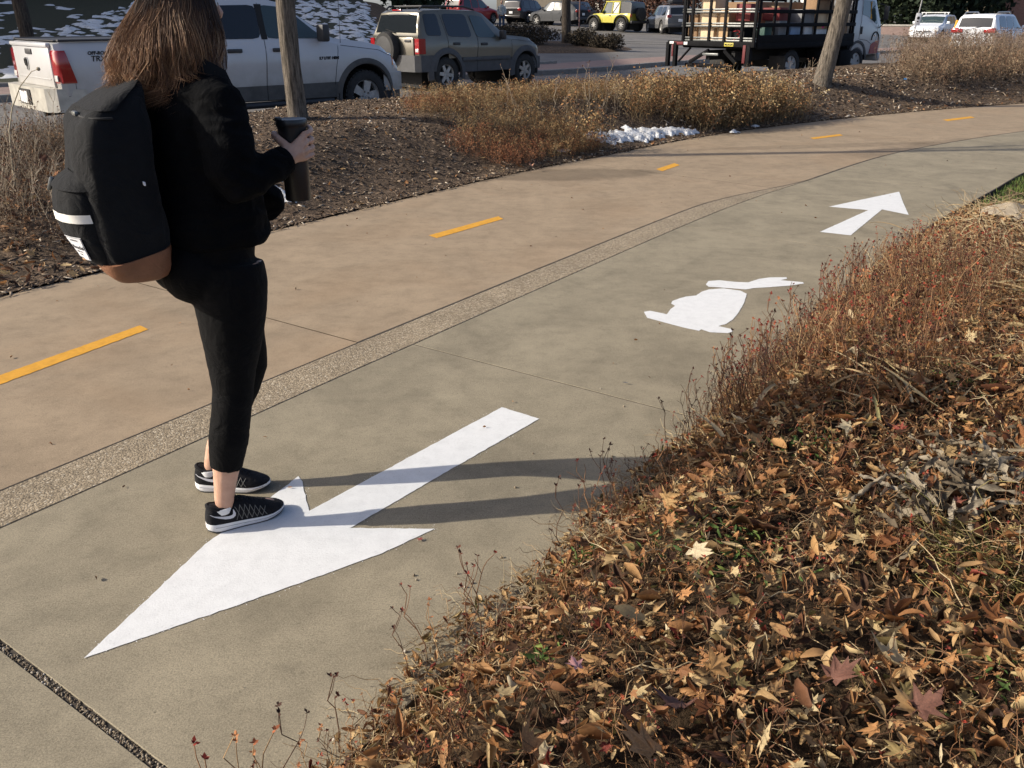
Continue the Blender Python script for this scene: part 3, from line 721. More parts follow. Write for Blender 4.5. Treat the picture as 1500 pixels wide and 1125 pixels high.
for sg in (-1, 1):
    R_ = []
    for z, xo in ((.80, 0), (.83, .012), (1.0, .014), (1.17, .012), (1.20, 0)):
        wq = .10 + .09 * (1.2 - z) / .4
        R_.append([(-2.80, sg * .80, z), (-2.80 - xo, sg * .80, z), (-2.80 - xo, sg * .93, z), (-2.79 + .02, sg * (.985 + xo), z), (-2.79 + wq, sg * (1.0 + xo), z), (-2.79 + wq, sg * .96, z)])
    mb = MB(); mb.loft(R_); tl = mb.build('tail_light', M['red_lens'], ram.root, angle=50)
    mb = MB(); mb.box((-2.815, sg * .89, .86), (.014, .12, .075), None, .005); mb.build('reverse_lamp', M['clear_lens'], tl)
bm_ = MB(); bm_.loft([[(-2.55, sy, z) for z in (.44, .5, .66, .72)] + [(-2.5, sy, z) for z in (.72, .44)] for sy in (-1.0,)] + [[(xo, sy, z) for z in (.44, .48, .70, .735)] + [(xo + .2, sy, z) for z in (.735, .44)] for xo, sy in ((-2.86, -.95), (-2.97, -.8), (-2.99, 0), (-2.97, .8), (-2.86, .95))] + [[(-2.55, 1.0, z) for z in (.44, .5, .66, .72)] + [(-2.5, 1.0, z) for z in (.72, .44)]])
M['dirty_chrome'] = simple('dirty_bumper', (.42, .40, .35), .5, .35, var=.3, scale=4)
bu = bm_.build('rear_bumper', M['dirty_chrome'], ram.root, angle=30)
ram.box('plate_recess', (-2.988, 0.0, .6), (.02, .5, .2), M['seam'], .01, bu); ram.box('number_plate', (-3.0, 0.03, .595), (.01, .31, .155), M['white_plain'], .004, bu)
mb = MB(); mb.tube([(-2.95, -.55, .42), (-2.6, -.55, .44)], .045, 12); mb.build('exhaust_pipe', M['underbody'], ram.root)
mb = MB()
fb = [[(x, -y, z) for z in (.46, .5, .68, .74)] + [(x - .15, -y * .95, z) for z in (.74, .46)] for x, y in ((2.44, 1.0), (2.62, .95), (2.76, .8), (2.82, .4), (2.83, 0), (2.82, -.4), (2.76, -.8), (2.62, -.95), (2.44, -1.0))]
mb.loft(fb); mb.build('front_bumper', M['ram_white'], ram.root, angle=30)
fb = [[(x, -y, z) for z in (.26, .3, .44, .48)] + [(x - .15, -y * .95, z) for z in (.48, .26)] for x, y in ((2.46, .985), (2.6, .93), (2.73, .78), (2.78, .4), (2.79, 0), (2.78, -.4), (2.73, -.78), (2.6, -.93), (2.46, -.985))]
mb = MB(); mb.loft(fb); mb.build('front_valance', M['black_plastic'], ram.root, angle=30)
ram.side('headlight', [(2.46, .80), (2.64, .79), (2.60, .98), (2.50, 1.0)], M['clear_lens'], off=.012, n=4); ram.side('indicator', [(2.445, .86), (2.475, .86), (2.52, 1.0), (2.49, 1.005)], M['amber'], off=.011, n=3)
ram.box('grille', (2.72, 0, .9), (.06, 1.1, .26), M['chrome'], .03)
for sg in (-1, 1):
    mb = MB(); mb.tube([(-.9, sg * .95, .36), (1.28, sg * .95, .36)], (.05), 10); mb.tube([(-.6, sg * .95, .36), (-.6, sg * .7, .46)], .02, 6); mb.tube([(.9, sg * .95, .36), (.9, sg * .7, .46)], .02, 6); mb.build('step_bar', M['black_plastic'], ram.root)
    ram.box('mud_flap', (1.36, sg * .9, .3), (.02, .26, .34), M['rubber'], .006); ram.box('mud_flap', (-2.2, sg * .9, .32), (.02, .26, .34), M['rubber'], .006)
mb = MB(); mb.tube([(1.52, -.90, 1.17), (1.53, -.9, 1.6), (1.54, -.9, 2.1)], .0045, 5); mb.box((1.52, -.905, 1.17), (.05, .03, .05), None, .01); mb.build('antenna', M['seam'], ram.root)
ram.patch_text('OFF-ROAD', .06, -2.26, 1.16, bold=.002); ram.patch_text('TRX4', .10, -2.26, 1.09, bold=.001); ram.patch_text('5.7 LITER HEMI', .055, 1.22, 1.0)
ram.line([(-2.3, .655), (-2.1, .655)], .006)

M['lib_paint'] = paint('khaki_metallic_paint', (.135, .122, .093), .34, .3, .35, dc=(.2, .18, .145))
M['lib_clad'] = simple('grey_cladding', (.06, .06, .062), .65, var=.2)
lib = Car('boxy_suv', 'khaki boxy SUV with a spare wheel on its tailgate, parked ahead of the white pickup', 'SUV', (-1.221, 22.612, 0), 46.3, M['lib_paint'], dict(
    x0=-2.1, x1=2.02, split=.70, side_bow=.03, shoulder=.035,
    sill=[(-2.1, .55), (-1.8, .50), (-.8, .40), (.85, .40), (1.9, .44), (2.1, .5)], arch=[(-1.32, .44, .385), (1.33, .44, .385)],
    top=[(-2.1, 1.20), (-2.07, 1.24), (-2.0, 1.5), (-1.93, 1.70), (-1.8, 1.755), (-1.2, 1.775), (-.2, 1.755), (.05, 1.70), (.75, 1.215), (.8, 1.20), (1.4, 1.155), (1.75, 1.09), (1.92, .98), (2.02, .78)],
    belt=[(-2.1, 1.18), (-1.9, 1.2), (.3, 1.14), (.8, 1.11), (1.6, 1.02), (1.9, .93), (2.02, .74)],
    wid=[(-2.1, .84), (-2.0, .88), (-1.5, .895), (1.4, .895), (1.75, .86), (1.92, .76), (2.02, .6)],
    rw=[(-2.1, .82), (-2.0, .74), (-1.93, .70), (-1.2, .70), (-.1, .69), (.05, .68), (.78, .76), (1.6, .74), (2.02, .5)]))
lib.body(M['lib_clad']); lib.wheels(.372, .24, .77, 6, .225); lib.flare(M['lib_clad'], .13, .045)
lib.side('rear_door', [(-1.26, .72), (-.37, .72), (-.33, 1.13), (-1.27, 1.17)], M['lib_paint']); lib.side('front_door', [(-.35, .72), (.80, .72), (.80, 1.08), (-.31, 1.13)], M['lib_paint'])
lib.side('quarter_window', [(-1.88, 1.215), (-1.43, 1.20), (-1.47, 1.665), (-1.86, 1.66)], M['glass_dark'], off=.008, rnd=.15); lib.side('rear_door_window', [(-1.24, 1.19), (-.49, 1.16), (-.58, 1.655), (-1.31, 1.665)], M['glass_dark'], off=.008, rnd=.12); lib.side('front_door_window', [(-.33, 1.16), (.36, 1.14), (-.03, 1.60), (-.45, 1.645)], M['glass_clear'], off=.008, rnd=.12)
lib.line([(-1.3, .8), (-1.27, 1.17), (-1.38, 1.72)]); lib.line([(-.36, .42), (-.36, .75), (-.32, 1.14), (-.5, 1.72)]); lib.line([(.82, .55), (.83, 1.08)]); lib.line([(.86, 1.1), (1.5, 1.035), (1.85, .945)], .007)
lib.handle(-1.02, 1.03, M['black_plastic'], .2, .06); lib.handle(-.13, 1.01, M['black_plastic'], .2, .06); lib.mirror(.46, .86, 1.2, M['black_plastic'], (.1, .17, .2))
for sg in (-1, 1):
    lib.box('side_moulding', (.15, sg * .915, .69), (1.2, .03, .085), M['lib_clad'], .012); lib.box('side_moulding', (-.6, sg * .915, .69), (.5, .03, .085), M['lib_clad'], .012)
    mb = MB(); mb.tube([(-1.85, sg * .58, 1.75), (-1.75, sg * .58, 1.815), (-.5, sg * .57, 1.82), (-.15, sg * .56, 1.755)], .022, 8)
    for x in (-1.2,): mb.tube([(x, sg * .58, 1.76), (x, sg * .58, 1.815)], .02, 6)
    mb.build('roof_rail', M['black_plastic'], lib.root)
    R_ = [[(-2.04, sg * .70, z), (-2.125, sg * .72, z), (-2.125, sg * .86, z), (-2.03, sg * .905, z), (-1.96, sg * .90, z)] for z in (.83, .85, 1.13, 1.15)]
    mb = MB(); mb.loft(R_, close=False); tl = mb.build('tail_light', M['red_lens'], lib.root, angle=50)
    mb = MB(); mb.box((-2.128, sg * .79, .905), (.012, .10, .07), None, .005); mb.build('reverse_lamp', M['clear_lens'], tl)
for y in (-.3, .3):
    mb = MB(); mb.tube([(-1.75, y, 1.80), (-1.75, y * .99, 1.81)], .02, 6); 
mb = MB(); mb.tube([(-1.6, -.58, 1.82), (-1.6, .58, 1.82)], .02, 6); mb.tube([(-.7, -.57, 1.825), (-.7, .57, 1.825)], .02, 6); mb.build('roof_crossbar', M['black_plastic'], lib.root)
lib.topq('rear_window', -2.062, -1.945, .9, M['glass_dark']); lib.topq('windscreen', .72, .08, .93, M['glass_clear'])
lib.box('tailgate', (-2.115, 0, .92), (.04, 1.36, .5), M['lib_paint'], .015); lib.box('brake_light', (-1.945, .05, 1.735), (.05, .3, .035), M['red_lens'], .008)
lib.box('tailgate_handle', (-2.145, -.5, 1.10), (.03, .2, .05), M['black_plastic'], .01)
mb = MB()
fb = [[(x, -y, z) for z in (.45, .5, .74, .80)] + [(x + .2, -y * .95, z) for z in (.8, .45)] for x, y in ((-1.72, .905), (-2.1, .89), (-2.2, .78), (-2.22, 0), (-2.2, -.78), (-2.1, -.89), (-1.72, -.905))]
mb.loft(fb); mb.build('rear_bumper', M['lib_clad'], lib.root, angle=30)
fb = [[(x, -y, z) for z in (.40, .45, .62, .68)] + [(x - .2, -y * .95, z) for z in (.68, .40)] for x, y in ((1.74, .88), (1.96, .80), (2.08, .5), (2.1, 0), (2.08, -.5), (1.96, -.80), (1.74, -.88))]
mb = MB(); mb.loft(fb); mb.build('front_bumper', M['lib_clad'], lib.root, angle=30)
mb = MB(); mb.lathe([(0, -.10), (.27, -.1), (.345, -.09), (.362, -.05), (.362, .06), (.34, .10), (0, .10)], 32, 'x', (-2.26, .10, .93)); sp = mb.build('spare_wheel', M['rubber'], lib.root, angle=35)
mb = MB(); mb.lathe([(.0, -.112), (.2, -.108), (.27, -.102)], 24, 'x', (-2.26, .10, .93)); mb.build('spare_cover', M['black_plastic'], sp)
lib.box('bracket', (-2.17, .1, .93), (.08, .2, .2), M['black_plastic'], .01)
mb = MB(); mb.tube([(-2.15, .25, 1.34), (-2.10, .1, 1.29), (-2.09, .0, 1.27)], .012, 6); mb.build('rear_wiper', M['seam'], lib.root)
lib.topq('rear_glass_hinge', -1.95, -1.94, .5, M['black_plastic'], .01, 3)

# ---- generic far cars from the same builder
def far_car(name, label, loc, th, pm, L=4.5, W=1.8, H=1.7, hood=.95, kind='suv', wheel=.34, spokes=5, lower=None, roof_slope=0.0, group=None, cat='SUV', front=False, rear_t=.0):
    x0, x1 = -L / 2, L / 2; wb = L * .59; fx = x1 - L * .19; rx = fx - wb; w = W / 2; b = hood
    z = T(*loc) if smin_dist(FARP, *loc) > .1 else 0
    rs = x0 + .12 + rear_t
    c = Car(name, label, cat, (*loc, z), th, pm, dict(x0=x0, x1=x1, split=.52, sill=[(x0, .4), (x0 + .5, .3), (x1 - .5, .28), (x1, .32)], arch=[(rx, wheel + .07, wheel), (fx, wheel + .07, wheel)],
        top=[(x0, b + .02), (x0 + .06, b + .06), (rs + .12, H * .93 - roof_slope), (rs + .3, H - .03 - roof_slope), (x0 + L * .35, H), (x0 + L * .52, H - .02), (x0 + L * .57, H - .08), (x0 + L * .75, b + .06), (x0 + L * .78, b + .03), (x1 - .35, b - .1), (x1 - .1, b - .22), (x1, b - .4)],
        belt=[(x0, b), (x0 + L * .7, b - .04), (x1 - .3, b - .16), (x1, b - .43)], wid=[(x0, w * .9), (x0 + .2, w), (x1 - .7, w), (x1 - .25, w * .9), (x1, w * .66)],
        rw=[(x0, w * .86), (rs + .2, w * .76), (x0 + L * .55, w * .76), (x0 + L * .77, w * .85), (x1 - .3, w * .8), (x1, w * .55)]))
    c.body(lower or None); c.wheels(wheel, .21, w - .12, spokes, wheel * .64)
    zb, zt = b + .03, H - .11
    xa, xb, xc_, xd = x0 + L * .11 + rear_t * .6, x0 + L * .30, x0 + L * .47, x0 + L * .66
    c.side('quarter_window', [(xa, zb), (xb - .05, zb), (xb - .08, zt - roof_slope * .5), (xa + .12, zt - roof_slope)], M['glass_dark'], off=.008, n=4, rnd=.12)
    c.side('rear_door_window', [(xb + .03, zb), (xc_ - .04, zb), (xc_ - .08, zt), (xb, zt - roof_slope * .4)], M['glass_dark'], off=.008, n=4, rnd=.1)
    c.side('front_door_window', [(xc_ + .03, zb), (xd + .12, zb - .01), (x0 + L * .58, zt - .05), (xc_ - .01, zt)], M['glass_clear'], off=.008, n=4, rnd=.1)
    c.topq('windscreen', x0 + L * .74, x0 + L * .585, .93, M['glass_clear']); c.topq('rear_window', x0 + .075, rs + .1, .86, M['glass_dark'])
    c.line([(xb, .45), (xb, b)]); c.line([(xc_, .4), (xc_, b)]); c.line([(xd + .16, .5), (xd + .18, b - .06)])
    c.handle(xb + .15, b - .14, pm, .18, .03); c.handle(xc_ + .15, b - .14, pm, .18, .03); c.mirror(xd + .02, w - .04, b + .1, pm, (.1, .16, .13))
    for sg in (-1, 1):
        c.box('tail_light', (x0 + .03, sg * (w - .18), b - .02), (.1, .26, .17), M['red_lens'], .02)
        c.box('headlight', (x1 - .17, sg * (w * .74), b - .3), (.22, .26, .12), M['clear_lens'], .03)
    c.box('rear_bumper', (x0 - .02, 0, .48), (.14, W * .92, .2), lower or pm, .04); c.box('front_bumper', (x1 - .06, 0, .42), (.2, W * .8, .2), lower or pm, .05)
    c.box('number_plate', (x0 - .015, 0, .76), (.03, .32, .16), M['white_plain'], .005)
    c.box('grille', (x1 - .02, 0, b - .36), (.07, W * .45, .12), M['black_plastic'], .02)
    return c
P_ = {k: paint(k, c, .3, d, m_) for k, c, d, m_ in (('charcoal_paint', (.03, .033, .038), .05, 0), ('black_paint', (.012, .012, .015), .15, .1), ('red_paint', (.35, .012, .018), .1, 0), ('silver_paint', (.25, .25, .255), .3, .5), ('white_paint', (.74, .75, .77), .12, 0), ('yellow_paint', (.50, .44, .05), .12, 0), ('grey_black_top', (.03, .031, .034), .1, 0))}
P_['charcoal_paint'].node_tree.nodes['Principled BSDF'].inputs['Coat Weight'].default_value = 0; _q = P_['charcoal_paint'].node_tree.nodes['Principled BSDF'].inputs['Roughness']; P_['charcoal_paint'].node_tree.links.remove(_q.links[0]); _q.default_value = .7
gc = far_car('estate_suv', 'silver grey SUV with a roof basket, parked right of the yellow jeep-style car', (10.0, 59.6), 99.5, P_['silver_paint'], 4.6, 1.84, 1.66, 1.02, wheel=.37, lower=M['lib_clad'])
mb = MB()
for z in (1.72, 1.82): mb.tube([(-1.7, -.55, z), (-.2, -.55, z), (-.2, .55, z), (-1.7, .55, z), (-1.7, -.55, z)], .02, 6)
for x in (-1.7, -1.2, -.7, -.2): mb.tube([(x, -.55, 1.72), (x, .55, 1.72)], .018, 6)
for x, y in ((-1.7, -.55), (-1.7, .55), (-.2, -.55), (-.2, .55)): mb.tube([(x, y, 1.6), (x, y, 1.82)], .018, 6)
mb.build('roof_basket', M['black_plastic'], gc.root)
bag = tag(MB().box((0, 0, .16), (.9, .7, .3), None, .08).build('roof_bag', M['black_plastic']), 'dark load lying in the roof basket of the silver grey SUV', 'bag')
bag.matrix_world = Matrix.Translation(gc.root.location) @ Matrix.Rotation(rad(99.5), 4, 'Z') @ Matrix.Translation((-1.0, 0, 1.74))
crv = far_car('crossover', 'charcoal grey crossover facing left behind the dark tree trunk in the car park', (3.453, 69.5), 139.8, P_['charcoal_paint'], 4.55, 1.82, 1.68, 1.0, wheel=.35, roof_slope=.16, rear_t=.25)
blk = far_car('black_suv', 'black SUV seen from behind between the red car and the charcoal crossover', (1.2, 72.7), 57, P_['black_paint'], 4.7, 1.84, 1.68, 1.0, wheel=.36)
red = far_car('red_suv', 'bright red SUV at the back of the car park, left of the black one', (-3.0, 70.5), 50, P_['red_paint'], 4.6, 1.82, 1.72, 1.02, wheel=.34)
bl2 = far_car('black_hatchback', 'black car half hidden behind the charcoal crossover and the sign pole', (5.3, 73.5), 60, P_['black_paint'], 4.3, 1.8, 1.62, .98, wheel=.33)
cal = far_car('white_hatchback', 'white hatchback with a roof rack facing the camera beyond the stake truck', (24.3, 53.6), 232.3, P_['white_paint'], 4.41, 1.75, 1.52, .98, wheel=.34, cat='car')
mb = MB()
for x in (-.3, .5):
    mb.tube([(x, -.66, 1.6), (x, .66, 1.6)], .025, 6)
    for sg in (-1, 1): mb.tube([(x, sg * .6, 1.5), (x, sg * .6, 1.6)], .03, 6)
mb.build('roof_rack', M['white_plain'], cal.root)
for k in range(2): cal.box('grille_bar', (cal.x1 + .02, 0, .58 + .08 * k), (.05, .8, .025), P_['white_paint'], .008)
cal.box('grille_post', (cal.x1 + .022, 0, .62), (.05, .05, .2), P_['white_paint'], .008)
suv = far_car('white_suv', 'white SUV seen from behind above the dry shrubs at the right frame edge', (22.256, 42.95), 43.5, P_['white_paint'], 4.78, 1.95, 1.74, 1.08, wheel=.37)
for sg in (-1, 1):
    mb = MB(); mb.tube([(-1.9, sg * .68, 1.70), (-1.75, sg * .68, 1.79), (-.4, sg * .68, 1.80), (-.2, sg * .68, 1.72)], .028, 8); mb.build('roof_rail', M['alloy'], suv.root)
    suv.box('wide_tail_light', (suv.x0 - .005, sg * .70, 1.02), (.12, .5, .17), M['red_lens'], .03)
mb = MB(); mb.tube([(-2.37, .1, 1.12), (-2.34, -.3, 1.2)], .012, 6); mb.build('rear_wiper', M['seam'], suv.root)

# ---- yellow two-door off-roader
YP = (6.802, 61.0); yj = Car('offroad_car', 'bright yellow two-door off-road car with black soft top and flares', 'jeep', (*YP, T(*YP)), 131.5, P_['yellow_paint'], dict(
    x0=-1.85, x1=1.75, split=.5, side_bow=.01, shoulder=.03, sill=[(-1.85, .55), (-.7, .5), (1.75, .55)], arch=[(-1.2, .47, .42), (1.2, .5, .42)],
    top=[(-1.85, 1.08), (.42, 1.08), (.5, 1.1), (.6, 1.12), (1.5, 1.06), (1.7, 1.0), (1.75, .9)], belt=[(-1.85, 1.05), (.5, 1.05), (1.6, .98), (1.75, .85)],
    wid=[(-1.85, .76), (.4, .78), (.7, .76), (1.75, .56)], rw=[(-1.85, .73), (.5, .73), (1.75, .5)]))
yj.body(); yj.wheels(.41, .27, .76, 8, .23); 
for xc in (-1.2, 1.2):
    for sg in (-1, 1):
        mb = MB(); R_ = []
        for k in range(13):
            a = math.pi * (.02 + .96 * k / 12); r = .52; x = xc + math.cos(a) * r * 1.1; z = .44 + math.sin(a) * .52
            R_.append([(x, sg * .6, z), (x, sg * .94, z), (x * 1.0, sg * .94, z + .05), (x, sg * .6, z + .05)])
        mb.loft(R_); mb.build('wheel_flare', M['black_plastic'], yj.root)
mb = MB(); R_ = [[(x, -.70, 1.06), (x, -.62, z), (x, 0, z + .03), (x, .62, z), (x, .70, 1.06)] for x, z in ((-1.86, 1.66), (-1.7, 1.74), (-.9, 1.78), (-.88, 1.78))]
R_[0] = [(-1.88, -.72, 1.05), (-1.84, -.62, 1.66), (-1.84, 0, 1.69), (-1.84, .62, 1.66), (-1.88, .72, 1.05)]
mb.loft(R_, cap=True, close=False); mb.build('soft_top', P_['grey_black_top'], yj.root, angle=25)
mb = MB(); mb.box((-.25, 0, 1.79), (1.3, 1.22, .05), None, .02); mb.build('roof_panel', P_['yellow_paint'], yj.root)
for sg in (-1, 1):
    mb = MB(); fr = lambda x, z: (x, sg * (.74 - (z - 1.06) * .17), z)
    for a, b in (((.55, 1.08), (.25, 1.78)), ((-.3, 1.08), (-.32, 1.78)), ((.25, 1.77), (-.9, 1.77)), ((-.9, 1.77), (-.9, 1.06))): mb.tube([fr(*a), fr(*b)], .045, 6)
    mb.build('window_frame', P_['yellow_paint'], yj.root)
    mb = MB(); mb.add([fr(.5, 1.08), fr(-.28, 1.08), fr(-.3, 1.75), fr(.25, 1.75)], [(0, 1, 2, 3)]); mb.build('door_window', M['glass_clear'], yj.root, False)
    mb = MB(); mb.add([fr(-.35, 1.1), fr(-.88, 1.1), fr(-.88, 1.73), fr(-.35, 1.73)], [(0, 1, 2, 3)]); mb.build('rear_side_window', M['clear_lens'], yj.root, False)
    mb = MB(); mb.tube([fr(-.38, 1.12), fr(-.85, 1.7)], .03, 5); mb.build('roll_bar', M['black_plastic'], yj.root)
    yj.box('tail_light', (-1.87, sg * .68, .95), (.08, .12, .18), M['red_lens'], .02); yj.box('headlight', (1.74, sg * .38, .88), (.06, .2, .2), M['clear_lens'], .03)
yj.line([(.48, .55), (.5, 1.05)]); yj.line([(-.3, .55), (-.3, 1.05)]); yj.handle(-.15, .95, M['black_plastic'], .16, .05); yj.mirror(.5, .8, 1.2, M['black_plastic'], (.08, .18, .2))
mb = MB(); mb.add([(.55, -.66, 1.1), (.55, .66, 1.1), (.27, .58, 1.75), (.27, -.58, 1.75)], [(0, 1, 2, 3)]); mb.build('windscreen', M['glass_clear'], yj.root, False)
mb = MB(); mb.lathe([(0, -.13), (.3, -.13), (.4, -.1), (.4, .1), (.36, .13), (0, .13)], 28, 'x', (-2.03, -.1, 1.02)); mb.build('spare_wheel', M['rubber'], yj.root)
yj.box('rear_bumper', (-1.95, 0, .56), (.14, 1.5, .16), M['black_plastic'], .03); yj.box('front_bumper', (1.9, 0, .56), (.2, 1.4, .16), M['black_plastic'], .03)
yj.box('side_vent', (1.0, .77, .86), (.12, .02, .1), M['black_plastic'], .005)

# ---- stake truck
tr_g = 'boxes loaded in the stake truck'
TR = thing('stake_truck', 'black stake-bed truck with a white cab, loaded with boxes, driving away', 'truck', (7.588, 25.59, 0), rad(40.2)); TRM = Matrix.Translation(TR.location) @ Matrix.Rotation(rad(40.2), 4, 'Z')
M['truck_black'] = simple('black_truck_steel', (.008, .008, .009), .85, var=.3, Specular_IOR_Level=.15); M['truck_white'] = paint('white_cab_paint', (.50, .50, .48), .35, .2, zlo=.4, zhi=1.4); M['truck_red'] = simple('red_cab_panel', (.30, .03, .035), .4)
M['steel'] = simple('bare_rail_steel', (.16, .165, .16), .42, .6, var=.3, scale=20)
class TB:
    pass
def tpart(name, mat, *boxes, parent=None, bev=.008, label=None):
    mb = MB()
    for b in boxes: mb.box(b[0], b[1], b[2] if len(b) > 2 else None, bev)
    return mb.build(name, mat, parent or TR, label=label)
tpart('deck', M['truck_black'], ((-.75, 0, .90), (4.5, 2.3, .10))); tpart('side_rail', M['truck_black'], ((-.75, -1.16, .93), (4.5, .03, .12))); tpart('side_rail', M['truck_black'], ((-.75, 1.16, .93), (4.5, .03, .12)))
tpart('chassis', M['underbody'], ((.1, -.4, .68), (6.0, .12, .24)), ((.1, .4, .68), (6.0, .12, .24)), ((-1.2, 0, .45), (.18, 1.6, .18)))
for sg in (-1, 1):
    for k in range(8):
        x = -2.95 + 4.4 * k / 7; tpart('stake', M['truck_black'], ((x, sg * 1.12, 1.62), (.07, .05, 1.4)))
    for z, h in ((1.08, .2), (1.41, .09), (1.72, .09), (2.05, .09), (2.28, .09)): tpart('side_slat', M['truck_black'], ((-.75, sg * 1.155, z), (4.5, .02, h)))
for y in (-1.1, -.72, -.2, .28, .85, 1.12): tpart('gate_stake', M['truck_black'], ((-3.075, y, 1.62), (.04, .075, 1.4)))
for z in (1.04, 1.10, 1.38, 1.44, 1.71, 1.77, 2.06, 2.12): tpart('gate_rail', M['steel'], ((-3.04, .03, z), (.035, 2.35, .042)))
for k in range(8): y = -1.0 + 2 * k / 7; tpart('bulkhead_bar', M['truck_black'], ((1.52, y, 1.7), (.05, .05, 1.6)))
lg = tpart('lift_gate', M['truck_black'], ((-3.1, .2, .96), (.1, 2.75, .12)))
tpart('reflector_tape', simple('red_tape', (.13, .014, .016), .7), ((-3.155, 1.22, .96), (.012, .36, .07)), parent=lg, bev=.003); tpart('reflector_tape', M['white_plain'], ((-3.155, 1.42, .97), (.014, .14, .06)), ((-3.155, .95, .96), (.014, .12, .07)), parent=lg, bev=.003)
for y in (1.55, 1.30): tpart('gate_leg', M['truck_black'], ((-3.12, y, .68), (.1, .1, .6)))
tpart('gate_leg', M['truck_black'], ((-3.1, -1.0, .7), (.12, .14, .5))); M['dull_red'] = simple('dull_red_tape', (.11, .012, .014), .7); tpart('reflector_post', M['dull_red'], ((-3.17, -.92, .74), (.02, .08, .42)), bev=.003); tpart('reflector_post', M['dull_red'], ((-3.18, 1.36, .78), (.02, .05, .3)), bev=.003)
mb = MB(); mb.tube([(-3.1, 1.2, .5), (-3.0, .9, .85)], .03, 6); mb.tube([(-3.0, .9, .5), (-3.0, .3, .8)], .05, 6); mb.tube([(-3.0, -.6, .5), (-3.0, -.2, .8)], .05, 6); mb.tube([(-2.9, 1.1, .42), (-2.9, -.4, .42)], .05, 8); mb.build('lift_arm', M['truck_black'], TR)
tpart('hitch', M['steel'], ((-3.14, .12, .71), (.06, .5, .06))); tpart('gate_sticker', simple('yellow_sticker', (.5, .42, .06), .5), ((-3.158, -.43, .955), (.008, .28, .085)), bev=.002)
me = text_mesh('MAXON', .065, M['seam'], .001, 0, .002); o = link('sticker_lettering', me, TR); o.location = (-3.164, -.43, .953); o.rotation_euler = (rad(90), 0, rad(-90))
tpart('tool_box', M['truck_black'], ((.35, -.92, .55), (.8, .4, .5)), bev=.03); tpart('fuel_tank', M['truck_black'], ((1.3, -.9, .5), (.6, .42, .5)), bev=.06)
tpart('mud_flap', M['rubber'], ((-1.75, -.95, .42), (.02, .5, .5))); tpart('mud_flap', M['rubber'], ((-1.75, .95, .42), (.02, .5, .5)))
# cab by sections in height
cabp = [(.60, 1.75, 3.30, .98), (.75, 1.72, 3.34, 1.0), (1.05, 1.70, 3.36, 1.0), (1.38, 1.70, 3.30, .99), (1.42, 1.70, 3.27, .985), (2.05, 1.72, 2.98, .90), (2.18, 1.78, 2.88, .86), (2.22, 1.9, 2.75, .78)]
def cab_ring(z, xa, xb, w, n=4):
    r = .14; P = []
    for cx, cy, a0 in ((xb - r, -w + r, -90), (xb - r, w - r, 0), (xa + .06, w - .06, 90), (xa + .06, -w + .06, 180)):
        rr = r if cx > 2.3 else .06
        for k in range(n + 1): a = rad(a0 + 90 * k / n); P.append((cx + rr * math.cos(a), cy + rr * math.sin(a), z))
    return P
mb = MB(); mb.loft([cab_ring(*c) for c in cabp]); cab = mb.build('cab', M['truck_white'], TR, angle=35)
cy_ = lambda z: lerp1(z, [(a, d) for a, b, c, d in cabp]); cf = lambda z: lerp1(z, [(a, c) for a, b, c, d in cabp])
for sg in (-1, 1):
    V = [(x, sg * (cy_(z) + .006), z) for x, z in ((2.16, 1.66), (2.45, 1.6), (2.95, 1.40), (2.98, 1.44), (2.80, 2.02), (2.2, 2.04))]
    mb = MB(); mb.prism(V, (0, -sg * .02, 0)); dw = mb.build('door_window', M['glass_clear'], TR, False)
    mb = MB(); mb.tube([(2.05, sg * 1.0, 1.02), (2.07, sg * 1.0, 1.5), (2.13, sg * .915, 2.08)], .006, 5); mb.tube([(2.05, sg * 1.0, 1.02), (2.5, sg * 1.0, .98), (2.95, sg * 1.0, .8), (3.05, sg * .99, 1.38)], .006, 5); mb.build('door_gap', M['seam'], TR)
    mb = MB(); mb.box((2.12, sg * 1.015, 1.25), (.07, .03, .2), None, .012); mb.build('door_handle', M['black_plastic'], TR)
    R_ = []
    for k in range(15):
        a = math.pi * k / 14; R_.append([(2.02 + math.cos(a) * r, sg * y, .46 + math.sin(a) * r) for r, y in ((.46, .8), (.46, 1.02), (.53, 1.02), (.53, .8))])
    mb = MB(); mb.loft(R_); mb.build('wheel_flare', M['black_plastic'], TR)
    mb = MB(); mb.prism([(x, sg * 1.006, z) for x, z in ((2.72, .62), (3.17, .62), (3.19, .98), (2.86, .92), (2.74, .86))], (0, -sg * .01, 0)); mb.build('red_panel', M['truck_red'], TR, False)
    mb = MB(); mb.tube([(2.74 + .2 * (1 - math.cos(a)), sg * (1.005), .98 + .22 * math.sin(a)) for a in np.linspace(0, math.pi, 14)], .018, 5); mb.build('arc_graphic', M['seam'], TR)
    mb = MB(); mb.tube([(2.98, sg * .93, 1.95), (3.08, sg * 1.12, 1.9), (3.1, sg * 1.14, 1.45), (3.06, sg * 1.0, 1.3)], .016, 6); mb.box((3.09, sg * 1.15, 1.7), (.05, .14, .36), None, .02); mb.build('mirror', M['black_plastic'], TR)
    me = text_mesh('REFUSE & RELOCATION' if False else 'Moving & Hauling', .075, M['seam'], .001) if False else None
mb = MB(); mb.prism([(cf(z) + .004 - .02 * (abs(y) / .9) ** 4, y, z) for y, z in ((-.82, 1.45), (.82, 1.45), (.74, 2.05), (-.74, 2.05))], (-.03, 0, 0)); mb.build('windscreen', M['glass_clear'], TR, False)
tpart('front_bumper', M['truck_white'], ((3.38, 0, .52), (.14, 1.95, .22)), bev=.04); tpart('wheel_well', M['underbody'], ((2.02, 0, .62), (.94, 1.94, .5)))
